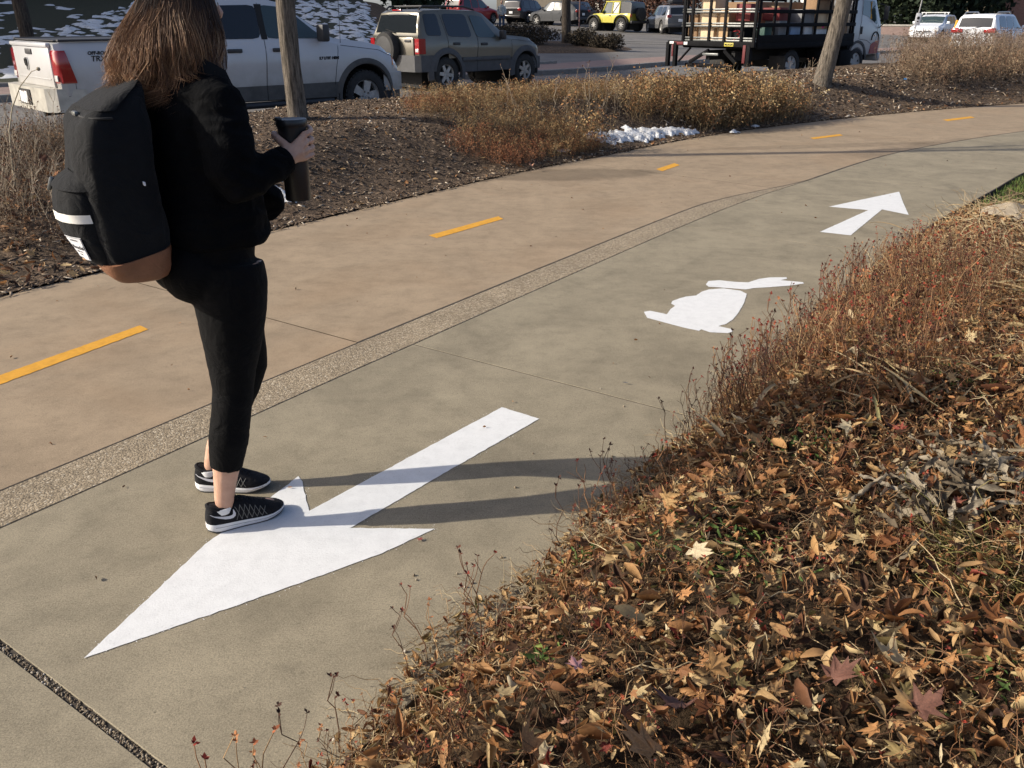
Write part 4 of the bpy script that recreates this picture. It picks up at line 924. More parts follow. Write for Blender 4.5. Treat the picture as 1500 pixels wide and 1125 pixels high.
mb = MB(); mb.tube([(2.6, -.93, 2.0), (2.61, -.95, 1.66)], .012, 6); mb.tube([(2.61, -.95, 1.68), (2.61, -.95, 1.55)], [.02, .05], 6); mb.build('yellow_strap', M['paint_yellow'], TR)
class W_: pass
wt = Car.__new__(Car); wt.root = TR; wt.arch = [(2.02, .4, .4), (-1.2, .4, .4)]; wt.wheels(.40, .24, .90, 6, .26, simple('white_steel_rim', (.45, .45, .43), .5, .2), style='fat')
# load
card = [simple('cardboard', (.45, .30, .165), .9, var=.12), simple('cardboard_pale', (.60, .45, .29), .9, var=.1), simple('cardboard_dark', (.25, .155, .085), .9), simple('grey_crate', (.2, .2, .2), .7), simple('blue_tote', (.2, .3, .45), .5), simple('white_tote', (.55, .56, .56), .5), simple('red_load', (.16, .02, .02), .7), simple('green_tote', (.02, .07, .055), .6)]
pinkm = simple('pink_sticker', (.8, .05, .3), .6)
def cargo(name, label, c, d, m, rz=0, cat='box', tape=True):
    mb = MB(); mb.box((0, 0, d[2] / 2), d, None, .012); o = tag(mb.build(name, m), label, cat, tr_g)
    o.matrix_world = TRM @ Matrix.Translation(c) @ Matrix.Rotation(rad(rz), 4, 'Z')
    if tape:
        q = MB(); q.box((0, 0, d[2] + .001), (d[0] * .98, .05, .003)); q.build('packing_tape', card[1], o, False)
    return o
cargo('cardboard_box', 'tan carton on the deck just inside the tail gate, second bay from the left', (-2.65, .52, .955), (.5, .5, .36), card[1]); cargo('cardboard_box', 'tan carton on top of another tan carton inside the tail gate', (-2.65, .5, 1.32), (.48, .52, .38), card[1], 3)
cargo('cardboard_box', 'topmost tan carton of the stack inside the tail gate', (-2.66, .5, 1.705), (.48, .46, .4), card[1], -2); cargo('cardboard_box', 'pale carton with printed side at the gate, in the bay left of the red emblem', (-2.66, .02, .955), (.46, .34, .42), card[0], 2)
cargo('cardboard_box', 'pale upper carton at the gate beside the tall stack', (-2.66, .0, 1.38), (.46, .36, .42), card[0], -3)
b_ = cargo('crate', 'dark crate with a red mark on its face inside the tail gate', (-2.66, -.44, .955), (.46, .46, .42), card[3] if False else M['truck_black'], 0, 'crate', False)
mb = MB(); mb.tube([(-.236, .1, .30), (-.236, -.02, .33), (-.236, -.14, .3), (-.236, -.02, .24), (-.236, -.15, .2), (-.236, .02, .12), (-.236, .1, .1)], [.012, .02, .016, .02, .016, .018, .01], 6); mb.build('red_mark', M['truck_red'], b_)
cargo('cardboard_box', 'brown carton at the left rear corner of the truck bed', (-2.62, .98, .955), (.5, .3, .7), card[2], 0)
cargo('tote', 'red bag of goods on top of the dark crate', (-2.62, -.5, 1.50), (.4, .4, .4), card[6], 8, 'bag', False)
cargo('tote', 'dark green tote at the right rear corner of the truck bed', (-2.3, -.8, .955), (.42, .4, .5), card[7], 0, 'tote', False)
cargo('tote', 'grey bin with a pale angled panel behind the second side bay', (-1.75, -.82, .955), (.5, .4, .55), card[3], 6, 'tote', False)
cargo('tote', 'pale blue topped tote behind the third side bay', (-1.15, -.82, .955), (.5, .4, .5), card[4], 0, 'tote', False)
cargo('cardboard_box', 'brown carton under the blue tote in the third side bay', (-1.15, -.4, .955), (.5, .4, .9), card[2], 0)
cargo('tote', 'white tote behind the fourth side bay', (-.6, -.82, .955), (.4, .4, .42), card[5], 4, 'tote', False)
cargo('crate', 'grey crate resting above the white tote', (-.6, -.8, 1.38), (.46, .42, .4), card[3], -5, 'crate', False)
b_ = cargo('cardboard_box', 'bright tan carton with a pink sticker in the fifth side bay', (-.05, -.82, 1.30), (.42, .44, .40), card[1], 0); mb = MB(); mb.box((.1, -.225, .06), (.1, .006, .08)); mb.build('pink_sticker', pinkm, b_, False)
cargo('cardboard_box', 'bright tan carton right of the one with the pink sticker', (.36, -.82, 1.30), (.36, .44, .40), card[1], 0); cargo('tote', 'small white bin under the bright tan cartons', (.1, -.82, .955), (.7, .4, .34), card[5], 0, 'tote', False)
cargo('cardboard_box', 'brown carton on top of the bright tan cartons', (.1, -.8, 1.71), (.8, .44, .36), card[2], 0); cargo('cardboard_box', 'lower brown carton at the front end of the bed, right of the leaning trunk', (1.05, -.82, .955), (.5, .44, .42), card[2], 0)
cargo('cardboard_box', 'upper brown carton at the front end of the bed, right of the leaning trunk', (1.05, -.82, 1.38), (.5, .44, .42), card[0], 0)
cargo('tote', 'glossy grey bin topmost at the front end of the bed', (1.05, -.82, 1.81), (.5, .44, .3), card[3], 0, 'tote', False)
cargo('tote', 'red load leaning in the first side bay', (-1.75, -.75, 1.51), (.6, .45, .3), card[6], 12, 'tote', False); cargo('cardboard_box', 'dark mixed load in the middle of the truck bed', (-.6, .2, .955), (2.6, .9, 1.0), card[2], 0)
# ------------------------------------------------------------------ background
def bark(name, c, scale=1.0):
    t = NT(name); v = t.noise(9 * scale, 5, .7, t.map((5.5, 5.5, .5))); n = t.noise(40, 4, .7)
    col = t.ramp(v, [(.36, tuple(x * .3 for x in c)), (.5, c), (.66, tuple(x * 1.6 for x in c))]); col = t.mix(.5, col, t.ramp(n, [(.3, .65), (.7, 1.3)]), 'MULTIPLY')
    t.col(col).set(Roughness=.95, Specular_IOR_Level=.15); t.bump(v, .03); return t.m
M['bark'] = bark('grey_brown_bark', (.135, .115, .092)); M['bark_dark'] = bark('dark_bark', (.06, .048, .038))
def trunk_mesh(mb, pts, rs, n=20, ridge=.06, seed=0):
    """a trunk with ridged bark as real relief; pts refined"""
    P_ = catmull([np.array(p) for p in pts], .07) if False else None
    pts = [Vector(p) for p in pts]; out = []; L = [0]
    for a, b in zip(pts, pts[1:]): L.append(L[-1] + (b - a).length)
    m = max(6, int(L[-1] / .09)); rings = []
    for i in range(m + 1):
        d = L[-1] * i / m; k = max(j for j in range(len(L)) if L[j] <= d + 1e-9); k = min(k, len(pts) - 2); u = (d - L[k]) / (L[k + 1] - L[k])
        p = pts[k].lerp(pts[k + 1], u); r = rs[k] + (rs[k + 1] - rs[k]) * u; ring = []
        for j in range(n):
            a = 2 * math.pi * j / n; q = r * (1 + ridge * mnoise.noise(Vector((math.cos(a) * 3.2 + seed, math.sin(a) * 3.2, d * 1.1))) + ridge * .6 * mnoise.noise(Vector((math.cos(a) * 9 + seed, math.sin(a) * 9, d * 3))))
            ring.append((p.x + q * math.cos(a), p.y + q * math.sin(a), p.z))
        rings.append(ring)
    mb.loft(rings); return mb
def bare_tree(name, label, base, lean, r0, H, mat, seed=1, group=None, limbs=7, first=2.9, n=28):
    rnd = random.Random(seed); t = thing(name, label, 'tree', base, 0, group)
    pts = [(lean[0] * z + .02 * math.sin(z * 1.7 + seed), lean[1] * z, z) for z in (-.15, .0, .12, .3, .7, 1.3, 2.1, 3.0, 4.2, H)]
    rs = [r0 * 1.45, r0 * 1.28, r0 * 1.12, r0 * 1.05, r0, r0 * .96, r0 * .9, r0 * .8, r0 * .6, r0 * .12]
    trunk_mesh(MB(), pts, rs, n, .09, seed).build('trunk', mat, t, angle=70)
    for k in range(limbs):
        z = first + (H - first) * .8 * (k + .3 * rnd.random()) / limbs; a = 2.4 * k + rnd.random(); L = (1.0 - .5 * k / limbs) * H * .36
        p = Vector((lerp1(z, [(c, a_) for a_, b, c in pts]), lerp1(z, [(c, b) for a_, b, c in pts]), z)); d = Vector((math.cos(a), math.sin(a), .75)); q = [p.copy()]
        mb = MB()
        for i in range(5): d = (d + Vector((rnd.uniform(-.25, .25), rnd.uniform(-.25, .25), .18))).normalized(); q.append(q[-1] + d * L / 5)
        rr = [r0 * .36 * (1 - .17 * i) for i in range(6)]; mb.tube(q, rr, 6)
        for j in range(7):
            i = rnd.randint(1, 4); s_ = q[i]; dd = (d + Vector((rnd.uniform(-1, 1), rnd.uniform(-1, 1), rnd.uniform(-.1, .8)))).normalized(); w = [s_]
            for _ in range(4): dd = (dd + Vector((rnd.uniform(-.3, .3), rnd.uniform(-.3, .3), .1))).normalized(); w.append(w[-1] + dd * L * .13)
            mb.tube(w, [rr[i] * .45, rr[i] * .36, rr[i] * .26, rr[i] * .18, rr[i] * .08], 4)
        mb.build('branch', mat, t)
    return t
zl = .44; xl, yl = at(437, 180, zl)
bare_tree('street_tree', 'slim grey street tree standing in the mulch behind the mug', (xl, yl, zl - .05), (-.003, 0), .106, 7.5, M['bark'], 3, 'street trees in the mulch bed')
z2 = .46; x2, y2 = at(1205, 121, z2)
bare_tree('street_tree', 'leaning grey-brown tree in front of the stake truck, base in dead leaves', (x2, y2, z2 - .06), (.128, .02), .148, 8, M['bark'], 5, 'street trees in the mulch bed')
YT = 42.5; xt = xat(829, YT, .45); bare_tree('lot_tree', 'dark trunk on the island between the shrubs, in front of the charcoal crossover', (xt, YT, T(xt, YT)), (-.005, 0), .21, 7, M['bark_dark'], 8, None, 6, 3.2, 16)
YT = 23.5; xt = xat(46, YT, .9); bare_tree('hill_tree', 'dark trunk on the snowy slope above the pickup tailgate, at the left edge', (xt, YT, T(xt, YT)), (-.075, .02), .17, 8, M['bark_dark'], 11, None, 6, 3.4, 16)

# snow lying on the hill and in the bed
def snow_sheet(name, fn, x0, x1, y0, y1, th, step, label, hgt, seed, thick=.05, sc=.9):
    nx, ny = int((x1 - x0) / step), int((y1 - y0) / step); V = {}; VV = []; F = []
    def vert(i, j):
        if (i, j) not in V:
            x, y = x0 + i * step, y0 + j * step; n = val(x, y) - th; V[(i, j)] = len(VV); VV.append((x, y, hgt(x, y) + thick * min(1, max(-.4, n * 7)) + .012 * n2(x, y, 9, seed)))
        return V[(i, j)]
    def val(x, y): return (n2(x, y, sc, seed) * .55 + n2(x, y, sc * 2.6, seed + 4) * .32 + n2(x, y, sc * 7, seed + 8) * .2) * .5 + .5 + fn(x, y)
    for i in range(nx):
        for j in range(ny):
            if max(val(x0 + (i + a) * step, y0 + (j + b) * step) for a in (0, 1) for b in (0, 1)) > th: F.append((vert(i, j), vert(i + 1, j), vert(i + 1, j + 1), vert(i, j + 1)))
    mb = MB(); mb.add(VV, F); return tag(mb.build(name, M['snow'], None, True, 'stuff', angle=80), label)
def on_hill(x, y):
    e = smin_dist(FARP, x, y); return e
def f_left(x, y):
    e = on_hill(x, y); return (-1 if e < 4.2 or e > 15.5 or x < -30 else -.05) + (-.02 if e > 12 else .02) - (1 if x / (.92 * y) > -.475 + .03 * n2(x, y, .8) else 0)
snow_sheet('snow', f_left, -27, -8, 16, 38, .565, .12, 'patchy snow on the shaded grass slope above the pickup tailgate', lambda x, y: T(x, y) + .01, 2, .05, 1.0)
def f_mid(x, y):
    e = on_hill(x, y); return -1 if e < 4.2 or e > 16.3 or not grassy(x - .6, y) else -.035
snow_sheet('snow', f_mid, -14, -1.5, 26, 44, .52, .1, 'mottled snow on the ivy slope between the pickup and the khaki SUV', lambda x, y: T(x, y) + .01, 14, .07, 2.6)
def berm_z(x, y):
    s, d = xy2sd(x, y); return berm_h(s, d - D_FAR)
def blobf(*els):
    return lambda x, y: max(.35 - .5 * math.hypot(((x - cx) * math.cos(r) + (y - cy) * math.sin(r)) / a, (-(x - cx) * math.sin(r) + (y - cy) * math.cos(r)) / b) for cx, cy, a, b, r in els)
e1 = []
for px, py, a, b in ((872, 200, .26, .12), (885, 198, .34, .15), (905, 196, .4, .15), (930, 193, .4, .16), (953, 189, .4, .14), (978, 186, .4, .13), (1003, 184, .35, .11)):
    x, y = at(px, py, .14); e1.append((x, y, a * .85, b * 1.5, .75))
snow_sheet('snow', blobf(*e1), 0, 5, 9.5, 14.5, .5, .025, 'ragged strip of old snow at the foot of the dry shrubs, beside the tan path', lambda x, y: berm_z(x, y) + .012, 21, .045, 7)
x, y = at(1075, 180, .15); x3, y3 = at(1110, 172, .15); snow_sheet('snow', blobf((x, y, .12, .06, .6), (x3, y3, .10, .05, .6)), x - .6, x3 + .5, y - .5, y3 + .5, .52, .03, 'two small snow remnants under the right end of the dry shrubs', lambda x, y: berm_z(x, y) + .012, 31, .025, 6)
x, y = at(412, 289, .12); snow_sheet('snow', blobf((x - .06, y + .06, .26, .11, -.3), (x - .2, y + .14, .1, .07, 0)), x - .5, x + .5, y - .4, y + .4, .5, .02, 'little heap of snow on the mulch just below the mug', lambda x, y: berm_z(x, y) + .02, 37, .05, 5)
x, y = at(822, 222, .06); snow_sheet('snow', blobf((x, y, .16, .05, .6)), x - .4, x + .4, y - .4, y + .4, .5, .025, 'thin trace of snow on the mulch edge left of the snow strip', lambda x, y: berm_z(x, y) + .015, 41, .02, 5)
zs_ = []
for px, Y in ((812, 41.5), (845, 41.8), (880, 42)): zs_.append((xat(px, Y, .4), Y, .7, .5, .5))
snow_sheet('snow', blobf(*zs_), xat(790, 41, .4), xat(900, 42, .4), 40, 43.5, .5, .08, 'snow on the island around the dark tree trunk', lambda x, y: T(x, y) + .02, 47, .06, 2)

# retaining wall and houses on the left
def simple_wall(name, label, cat, pts, h, th, m, base=-.3, cap=None, boards=0):
    t = thing(name, label, cat, (0, 0, 0)); 
    for (x0, y0, z0), (x1, y1, z1) in zip(pts, pts[1:]):
        d = Vector((x1 - x0, y1 - y0, 0)); L = d.length; a = math.atan2(d.y, d.x); R = Matrix.Rotation(a, 3, 'Z')
        c = Vector(((x0 + x1) / 2, (y0 + y1) / 2, 0)); mb = MB(); z = (z0 + z1) / 2
        if boards:
            nb = int(h / boards)
            for k in range(nb):
                q = MB(); q.box(c + Vector((0, 0, z + boards * (k + .5))), (L, th * (1 + .12 * (k % 2)), boards - .012), R, .006); q.build('timber', m, t)
        else: mb.box(c + Vector((0, 0, z + h / 2 + base / 2)), (L, th, h - base), R, .01); mb.build('wall', m, t)
        if cap: q = MB(); q.box(c + Vector((0, 0, z + h + .06)), (L + .1, th + .12, .12), R, .015); q.build('coping', cap, t)
    return t
M['timber'] = simple('brown_timber', (.055, .042, .032), .85, var=.3, scale=3); M['stucco'] = simple('beige_stucco', (.42, .36, .26), .9, var=.08); M['stucco_grey'] = simple('grey_stucco', (.30, .28, .25), .9, var=.08)
M['brickred'] = NT('red_brick').m
def brickm(name, c1, c2, mo):
    t = NT(name); b = t.new('ShaderNodeTexBrick'); b.inputs['Scale'].default_value = 4.5; t.lk(t.map((1, 1, 1), (rad(90), 0, 0)), b.inputs['Vector'])
    for k, c in (('Color1', c1), ('Color2', c2), ('Mortar', mo)): b.inputs[k].default_value = (*c, 1)
    t.col(b.outputs[0]).set(Roughness=.9); return t.m
M['brickred'] = brickm('red_brick', (.27, .10, .06), (.33, .14, .09), (.3, .26, .22)); M['brickdark'] = brickm('dull_brick', (.13, .085, .075), (.17, .115, .1), (.14, .12, .11))
def off(e, i): p, t = FARP[i], FT[i]; return p[0] - t[1] * e, p[1] + t[0] * e
i0, i1 = [int(np.argmin(np.linalg.norm(FARP - np.array(q), axis=1))) for q in ((-8, 20.2), (1.5, 27.7))]
pw = []
for i in np.linspace(i0, i1, 6).astype(int): x, y = off(16.6, i); pw.append((x, y, 2.25))
simple_wall('retaining_wall', 'dark brown timber retaining wall along the top of the snowy slope', 'wall', pw, .72, .3, M['timber'], boards=.18)
def building(name, label, x0, x1, y, h, depth, wm, base, rz=0, wins=True, roof=None):
    t = thing(name, label, 'building', ((x0 + x1) / 2, y, base), rz); w = x1 - x0
    mb = MB(); mb.box((0, depth / 2, h / 2 - .5), (w, depth, h + 1)); mb.build('wall', wm, t, False)
    rf = MB(); rf.box((0, depth / 2, h + .12), (w + .5, depth + .5, .24), None, .03); rf.build('roof', roof or M['timber'], t)
    if wins:
        k = max(1, int(w / 3.2))
        for i in range(k):
            x = -w / 2 + w * (i + .5) / k
            q = MB(); q.box((x, -.02, 2.6 + (0 if h < 6 else .2)), (1.3, .1, 1.3), None, .01); f = q.build('window', M['timber'], t); p = MB(); p.box((x, -.075, 2.6 + (0 if h < 6 else .2)), (1.14, .03, 1.14)); p.build('pane', M['glass_dark'], f)
    return t
building('house', 'low brown house with lap siding above the retaining wall', -18, -7.5, 47, 4.2, 9, simple('brown_siding', (.10, .085, .07), .8, var=.1), 2.3, rad(12))
building('apartment_block', 'pale beige building behind the red and black cars', -1.5, 7.5, 92, 8, 12, M['stucco'], 1.0)
building('shop_building', 'grey stucco wall behind the yellow off-road car', 8, 16.5, 84, 6, 10, M['stucco_grey'], .8, 0, False)
building('corner_building', 'beige building with a red brick pier at the top right corner', 39.5, 62, 78, 9, 14, M['stucco'], .2, rad(-8), False)
mb = MB(); mb.box((0, 0, 4), (3.2, .8, 9.4)); o = tag(mb.build('brick_pier', M['brickred'], None, False), 'red brick pier on the corner of the beige building, far right', 'pier'); o.location = (xat(1492, 76, 1.5), 76, 0)
# unseen block added left of the frame, sized so its shade covers the slope
building('unseen_shade_block', 'unseen tall brown block left of the frame, added to shade the slope', -21, 21, 0, 19, 14, simple('dark_siding', (.12, .10, .08), .8), 1.2, rad(90), False).location = (-36, 41, 1.2)
# low dull brick wall right of the cab
x0, y0 = xat(1262, 66, .7), 66; x1, y1 = xat(1345, 62, .6), 62
simple_wall('low_brick_wall', 'low dull brick wall behind the parking kerb, right of the cab', 'wall', [(x0, y0, .1), (x1, y1, .0)], .95, .35, M['brickdark'], cap=M['kerb'])
# lot kerb in front of the white hatchback
kb = [(xat(px, Y, .2), Y) for px, Y in ((1270, 55), (1300, 53.2), (1345, 51.2), (1400, 49.5), (1500, 48))]
strip_along('lot_kerb', catmull(kb, .5), [(0, -.1), (0, .21), (.02, .235), (.2, .235), (.22, .1)], M['kerb'])
# stripes and pavement of the lot
for k, (px, Y) in enumerate(((915, 48.5), (960, 46.5))):
    x = xat(px, Y, .3); mb = MB(); L_ = 6.5
    V = []
    for i in range(9):
        for w in (-.3, .3): xx, yy = x - 2 + L_ * i / 8, Y + .5 * i / 8 + w; V.append((xx, yy, T(xx, yy) + .012))
    mb.add(V, [(2 * i, 2 * i + 2, 2 * i + 3, 2 * i + 1) for i in range(8)]); tag(mb.build('drain_strip', M['kerb'], None, False), 'pale concrete strip across the car park entrance, %s' % ('nearer the dark shrubs' if k == 0 else 'nearer the stake truck'), 'pavement strip')
# planting island in the lot
ip = [(xat(px, Y, .3), Y) for px, Y in ((560, 36.0), (640, 35.8), (760, 36.5), (870, 38.0), (925, 41), (905, 43.5), (850, 45), (740, 45.5), (600, 46), (540, 44))]
ip = catmull(ip + [ip[0]], .5)[:-1]
cx_, cy2 = ip[:, 0].mean(), ip[:, 1].mean(); V = []; F = []; n_ = len(ip)
for r in (1.0, .93, .8, .5, .2):
    for x, y in ip: xx, yy = cx_ + (x - cx_) * r, cy2 + (y - cy2) * r; V.append((xx, yy, T(xx, yy) + (.0 if r == 1 else .10 + .1 * (1 - r))))
for q in range(4):
    for i in range(n_): F.append((q * n_ + i, q * n_ + (i + 1) % n_, (q + 1) * n_ + (i + 1) % n_, (q + 1) * n_ + i))
F.append(tuple(4 * n_ + i for i in range(n_)))
mb = MB(); mb.add(V, F); mb.build('planting_island', M['mulch'], None, True, 'structure')
# foliage clumps
def leafcard(w=.5, l=1.0): return (np.array([[0, 0, 0], [w * .5, l * .4, .08], [0, l, 0], [-w * .5, l * .4, .08]]), np.array([[0, 1, 2], [0, 2, 3]]))
M['shrub'] = tintmat('dark_shrub_leaves', [(0, (.018, .015, .011)), (.5, (.04, .032, .021)), (1, (.075, .055, .034))], var=.2)
M['evergreen'] = tintmat('evergreen_leaves', [(0, (.008, .013, .008)), (.6, (.022, .034, .018)), (1, (.045, .06, .028))], var=.2)
M['rust_shrub'] = tintmat('rust_shrub_leaves', [(0, (.04, .02, .014)), (.6, (.095, .045, .03)), (1, (.15, .08, .05))], var=.2)
def shrub(name, label, cat, x, y, z, rx, ry, h, n, m, size=.12, group=None, trunk=0, seed=0):
    t = thing(name, label, cat, (x, y, z), 0, group); r_ = np.random.default_rng(seed + 5)
    u = r_.normal(size=(n, 3)); u /= np.linalg.norm(u, axis=1)[:, None]; rr = r_.random(n) ** .4
    lump = np.array([1 + .33 * mnoise.noise(Vector((*(v * 2.1),)) + Vector((seed * 5.3, 0, 0))) for v in u])
    p = u * (rr * lump)[:, None] * np.array([rx, ry, h / 2]); p[:, 2] += h / 2 + trunk; p = p[p[:, 2] > .02]; n = len(p)
    scatter('leaves' if not trunk else 'crown', [leafcard(.5, 1.0), leafcard(.7, 1.0)], p, euler_mats(*r_.uniform(0, 6.28, (3, n))), size * r_.uniform(.6, 1.5, n), r_.random(n), m, t, None)
    mb = MB(); rd = random.Random(seed)
    for k in range(8 if not trunk else 1):
        a = rd.uniform(0, 6.28); q = rd.uniform(.3, .8) if not trunk else .02
        mb.tube([(0, 0, -.1), (math.cos(a) * rx * q * .4, math.sin(a) * ry * q * .4, (h * .5 + trunk)), (math.cos(a) * rx * q, math.sin(a) * ry * q, (h * .85 + trunk))], [.03 if not trunk else .18, .02 if not trunk else .12, .008], 5)
    mb.build('stem' if not trunk else 'trunk', M['bark_dark'], t); return t
HS = .66
g_ = 'dark shrubs on the car park island'
for k, (px, Y, rx, h, n, lb) in enumerate(((762, 40.5, 1.75, 1.45, 3600, 'wide dark leafless shrub mass just beyond the khaki SUV bonnet'), (705, 41.5, 1.5, 1.3, 1800, 'dark shrub mostly hidden behind the khaki SUV roof'), (853, 40.6, .72, 1.25, 1500, 'rounded dark shrub right of the island tree trunk'), (877, 39.8, .42, .9, 700, 'small upright dark shrub, left one of the close pair at the island tip'), (896, 39.6, .55, 1.0, 900, 'pointed dark shrub at the right tip of the island'))):
    x = xat(px, Y, .4); shrub('shrub', lb, 'shrub', x, Y, T(x, Y) + .05, rx, rx * .8, h * HS, int(n * 1.7), M['shrub'], .075, g_, 0, k)
for k, (px, Y, rx, h, n, lb, m) in enumerate(((860, 78, 1.6, 2.6, 1500, 'rust brown shrub between the crossover and the yellow car', 'rust_shrub'), (960, 76, 2.2, 3.6, 2600, 'tall rust brown shrub behind the yellow car and the silver SUV', 'rust_shrub'), (1003, 72, 1.8, 3.2, 1500, 'rust brown shrub behind the silver SUV', 'rust_shrub'))):
    x = xat(px, Y, 1); shrub('tall_shrub', lb, 'shrub', x, Y, T(x, Y), rx, rx, h, n, M[m], .22, 'rust brown shrubs along the far building', 0, 20 + k)
for k, (px, Y, rx, h, n, lb) in enumerate(((1305, 72, 2.6, 7, 2600, 'dark evergreen behind the low brick wall right of the cab'), (1352, 70, 2.6, 8, 2800, 'dark evergreen directly behind the white hatchback'), (1418, 74, 3.2, 6, 3000, 'broad dark evergreen above the white SUV roof'), (1262, 75, 2.8, 7.5, 2400, 'dark evergreen showing through the truck cab window'), (1215, 78, 3.0, 7, 2200, 'dark evergreen behind the front of the truck bed'))):
    x = xat(px, Y, 1); shrub('evergreen_tree', lb, 'tree', x, Y, T(x, Y) - .4, rx, rx, h, n, M['evergreen'], .42, 'evergreens behind the car park', .25, 40 + k)
for k, (px, Y, rx, h, n, lb) in enumerate(((20, 38, 2.6, 6, 1500, 'dark evergreen at the top of the slope, far left'), (120, 39, 2.4, 5.5, 1500, 'dark evergreen at the top of the slope above the truck bed'), (240, 41, 2.6, 6, 1500, 'dark evergreen at the top of the slope behind the walker'), (615, 49, 2.2, 5, 1500, 'dark evergreen above the khaki SUV roof'), (520, 48.5, 2.0, 4, 1000, 'dark evergreen against the brown house'))):
    x = xat(px, Y, 2); shrub('evergreen_tree', lb, 'tree', x, Y, T(x, Y) - .2, rx, rx, h, n, M['evergreen'], .4, 'evergreens along the slope', .2, 60 + k)
# signs, posts, marker
sx, sy = xat(1334, 47.6, .2), 47.6; zz = T(sx, sy); sp_ = thing('sign_post', 'thin leaning post with a small white sign, in front of the white hatchback', 'sign', (sx, sy, zz))
mb = MB(); mb.tube([(0, 0, -.1), (.1, 0, 1.3), (.30, 0, 3.6)], .03, 8); mb.build('post', M['alloy'], sp_)
mb = MB(); mb.box((.125, -.04, 1.35), (.30, .012, .56), Matrix.Rotation(rad(5), 3, 'Y'), .01); pn = mb.build('sign_panel', M['white_plain'], sp_)
mb = MB(); mb.lathe([(0, 0), (.075, 0), (.075, .004), (0, .004)], 14, 'y', (.13, -.052, 1.40)); mb.box((.125, -.05, 1.24), (.09, .004, .05)); mb.build('sign_symbol', M['seam'], pn)
mb = MB(); mb.tube([(0, 0, 0), (.16, 0, 1.15)], .09, 8); o = tag(mb.build('bollard', M['paint_yellow']), 'slanting yellow post between the white hatchback and the white SUV', 'bollard'); bx, by = xat(1396, 46, 1), 46; o.location = (bx, by, T(bx, by) + .15)
px_, py_ = at(1326, 122, .36); mk = tag(MB().loft([[(-.03, 0, 0), (.03, 0, 0), (.03, .006, 0), (-.03, .006, 0)], [(-.04, 0, .13), (.018, 0, .13), (.018, .006, .13), (-.04, .006, .13)]]).build('marker_flag', simple('blue_plastic', (.06, .28, .62), .5)), 'small bright blue marker stuck in the dead leaves right of the leaning tree', 'marker'); mk.location = (px_, py_, .33)
nx_, ny_ = xat(848, 50, .6), 50; pp_ = thing('sign_pole', 'thin reddish pole right of the dark island trunk, in front of the charcoal crossover' , 'pole', (nx_, ny_, T(nx_, ny_)))
mb = MB(); mb.tube([(0, 0, 0), (0, 0, 3.2)], .035, 8); mb.build('post', simple('rusty_post', (.15, .08, .07), .7), pp_)


# ---- someone standing in the car park
gx, gy = xat(735, 58, .9), 58.0; gz = T(gx, gy); GP = Vector((gx, gy, gz))
# ------------------------------------------------------------------ the walker
PO = Vector((-.98, 2.62, 0)); pf = Vector((.82, .573, 0)).normalized(); pr = Vector((pf.y, -pf.x, 0))
person = thing('person', 'walker seen from behind in black jacket, cropped leggings and running shoes, holding a mug', 'person', PO)
def skinmat():
    t = NT('skin'); n = t.noise(30, 4); t.col(t.ramp(n, [(.3, (.47, .27, .185)), (.7, (.56, .34, .24))])).set(Roughness=.5, Subsurface_Weight=.12, Subsurface_Radius=(.01, .004, .002)); t.bump(t.noise(300, 2), .0006); return t.m
M['skin'] = skinmat()
def fabric(name, c, bs=420, rough=.95, sheen=.1, var=.25):
    t = NT(name); n = t.noise(14, 5, .6); t.col(t.ramp(n, [(.3, tuple(x * (1 - var) for x in c)), (.7, tuple(x * (1 + var) for x in c))])).set(Roughness=rough, Sheen_Weight=sheen, Specular_IOR_Level=.1)
    nb = t.bump(t.noise(11, 3, .55, None, 1.2), .012); t.bump(t.noise(bs, 2, .8), .0012, 1.0, nb); return t.m
M['jacket'] = fabric('black_fleece', (.0026, .0028, .0035), 300, .95, 0); M['legging'] = fabric('black_legging', (.0034, .0034, .0037), 600, .8, .01); M['pack'] = fabric('black_canvas', (.0105, .011, .012), 350, .85, .05, .15)
M['shoe'] = fabric('black_mesh_upper', (.012, .012, .014), 700, .8, .05); M['midsole'] = simple('white_foam', (.72, .72, .72), .6, var=.06); M['outsole'] = simple('dark_outsole', (.05, .05, .05), .8)
M['leather'] = simple('tan_leather', (.21, .09, .045), .55, var=.18, scale=18, bump=.002, bscale=120); M['mug'] = simple('black_mug', (.012, .012, .013), .35, var=.1); M['stripe'] = simple('white_stripe', (.74, .72, .66), .7, var=.06); M['label_white'] = simple('white_label', (.72, .73, .76), .7, var=.05)
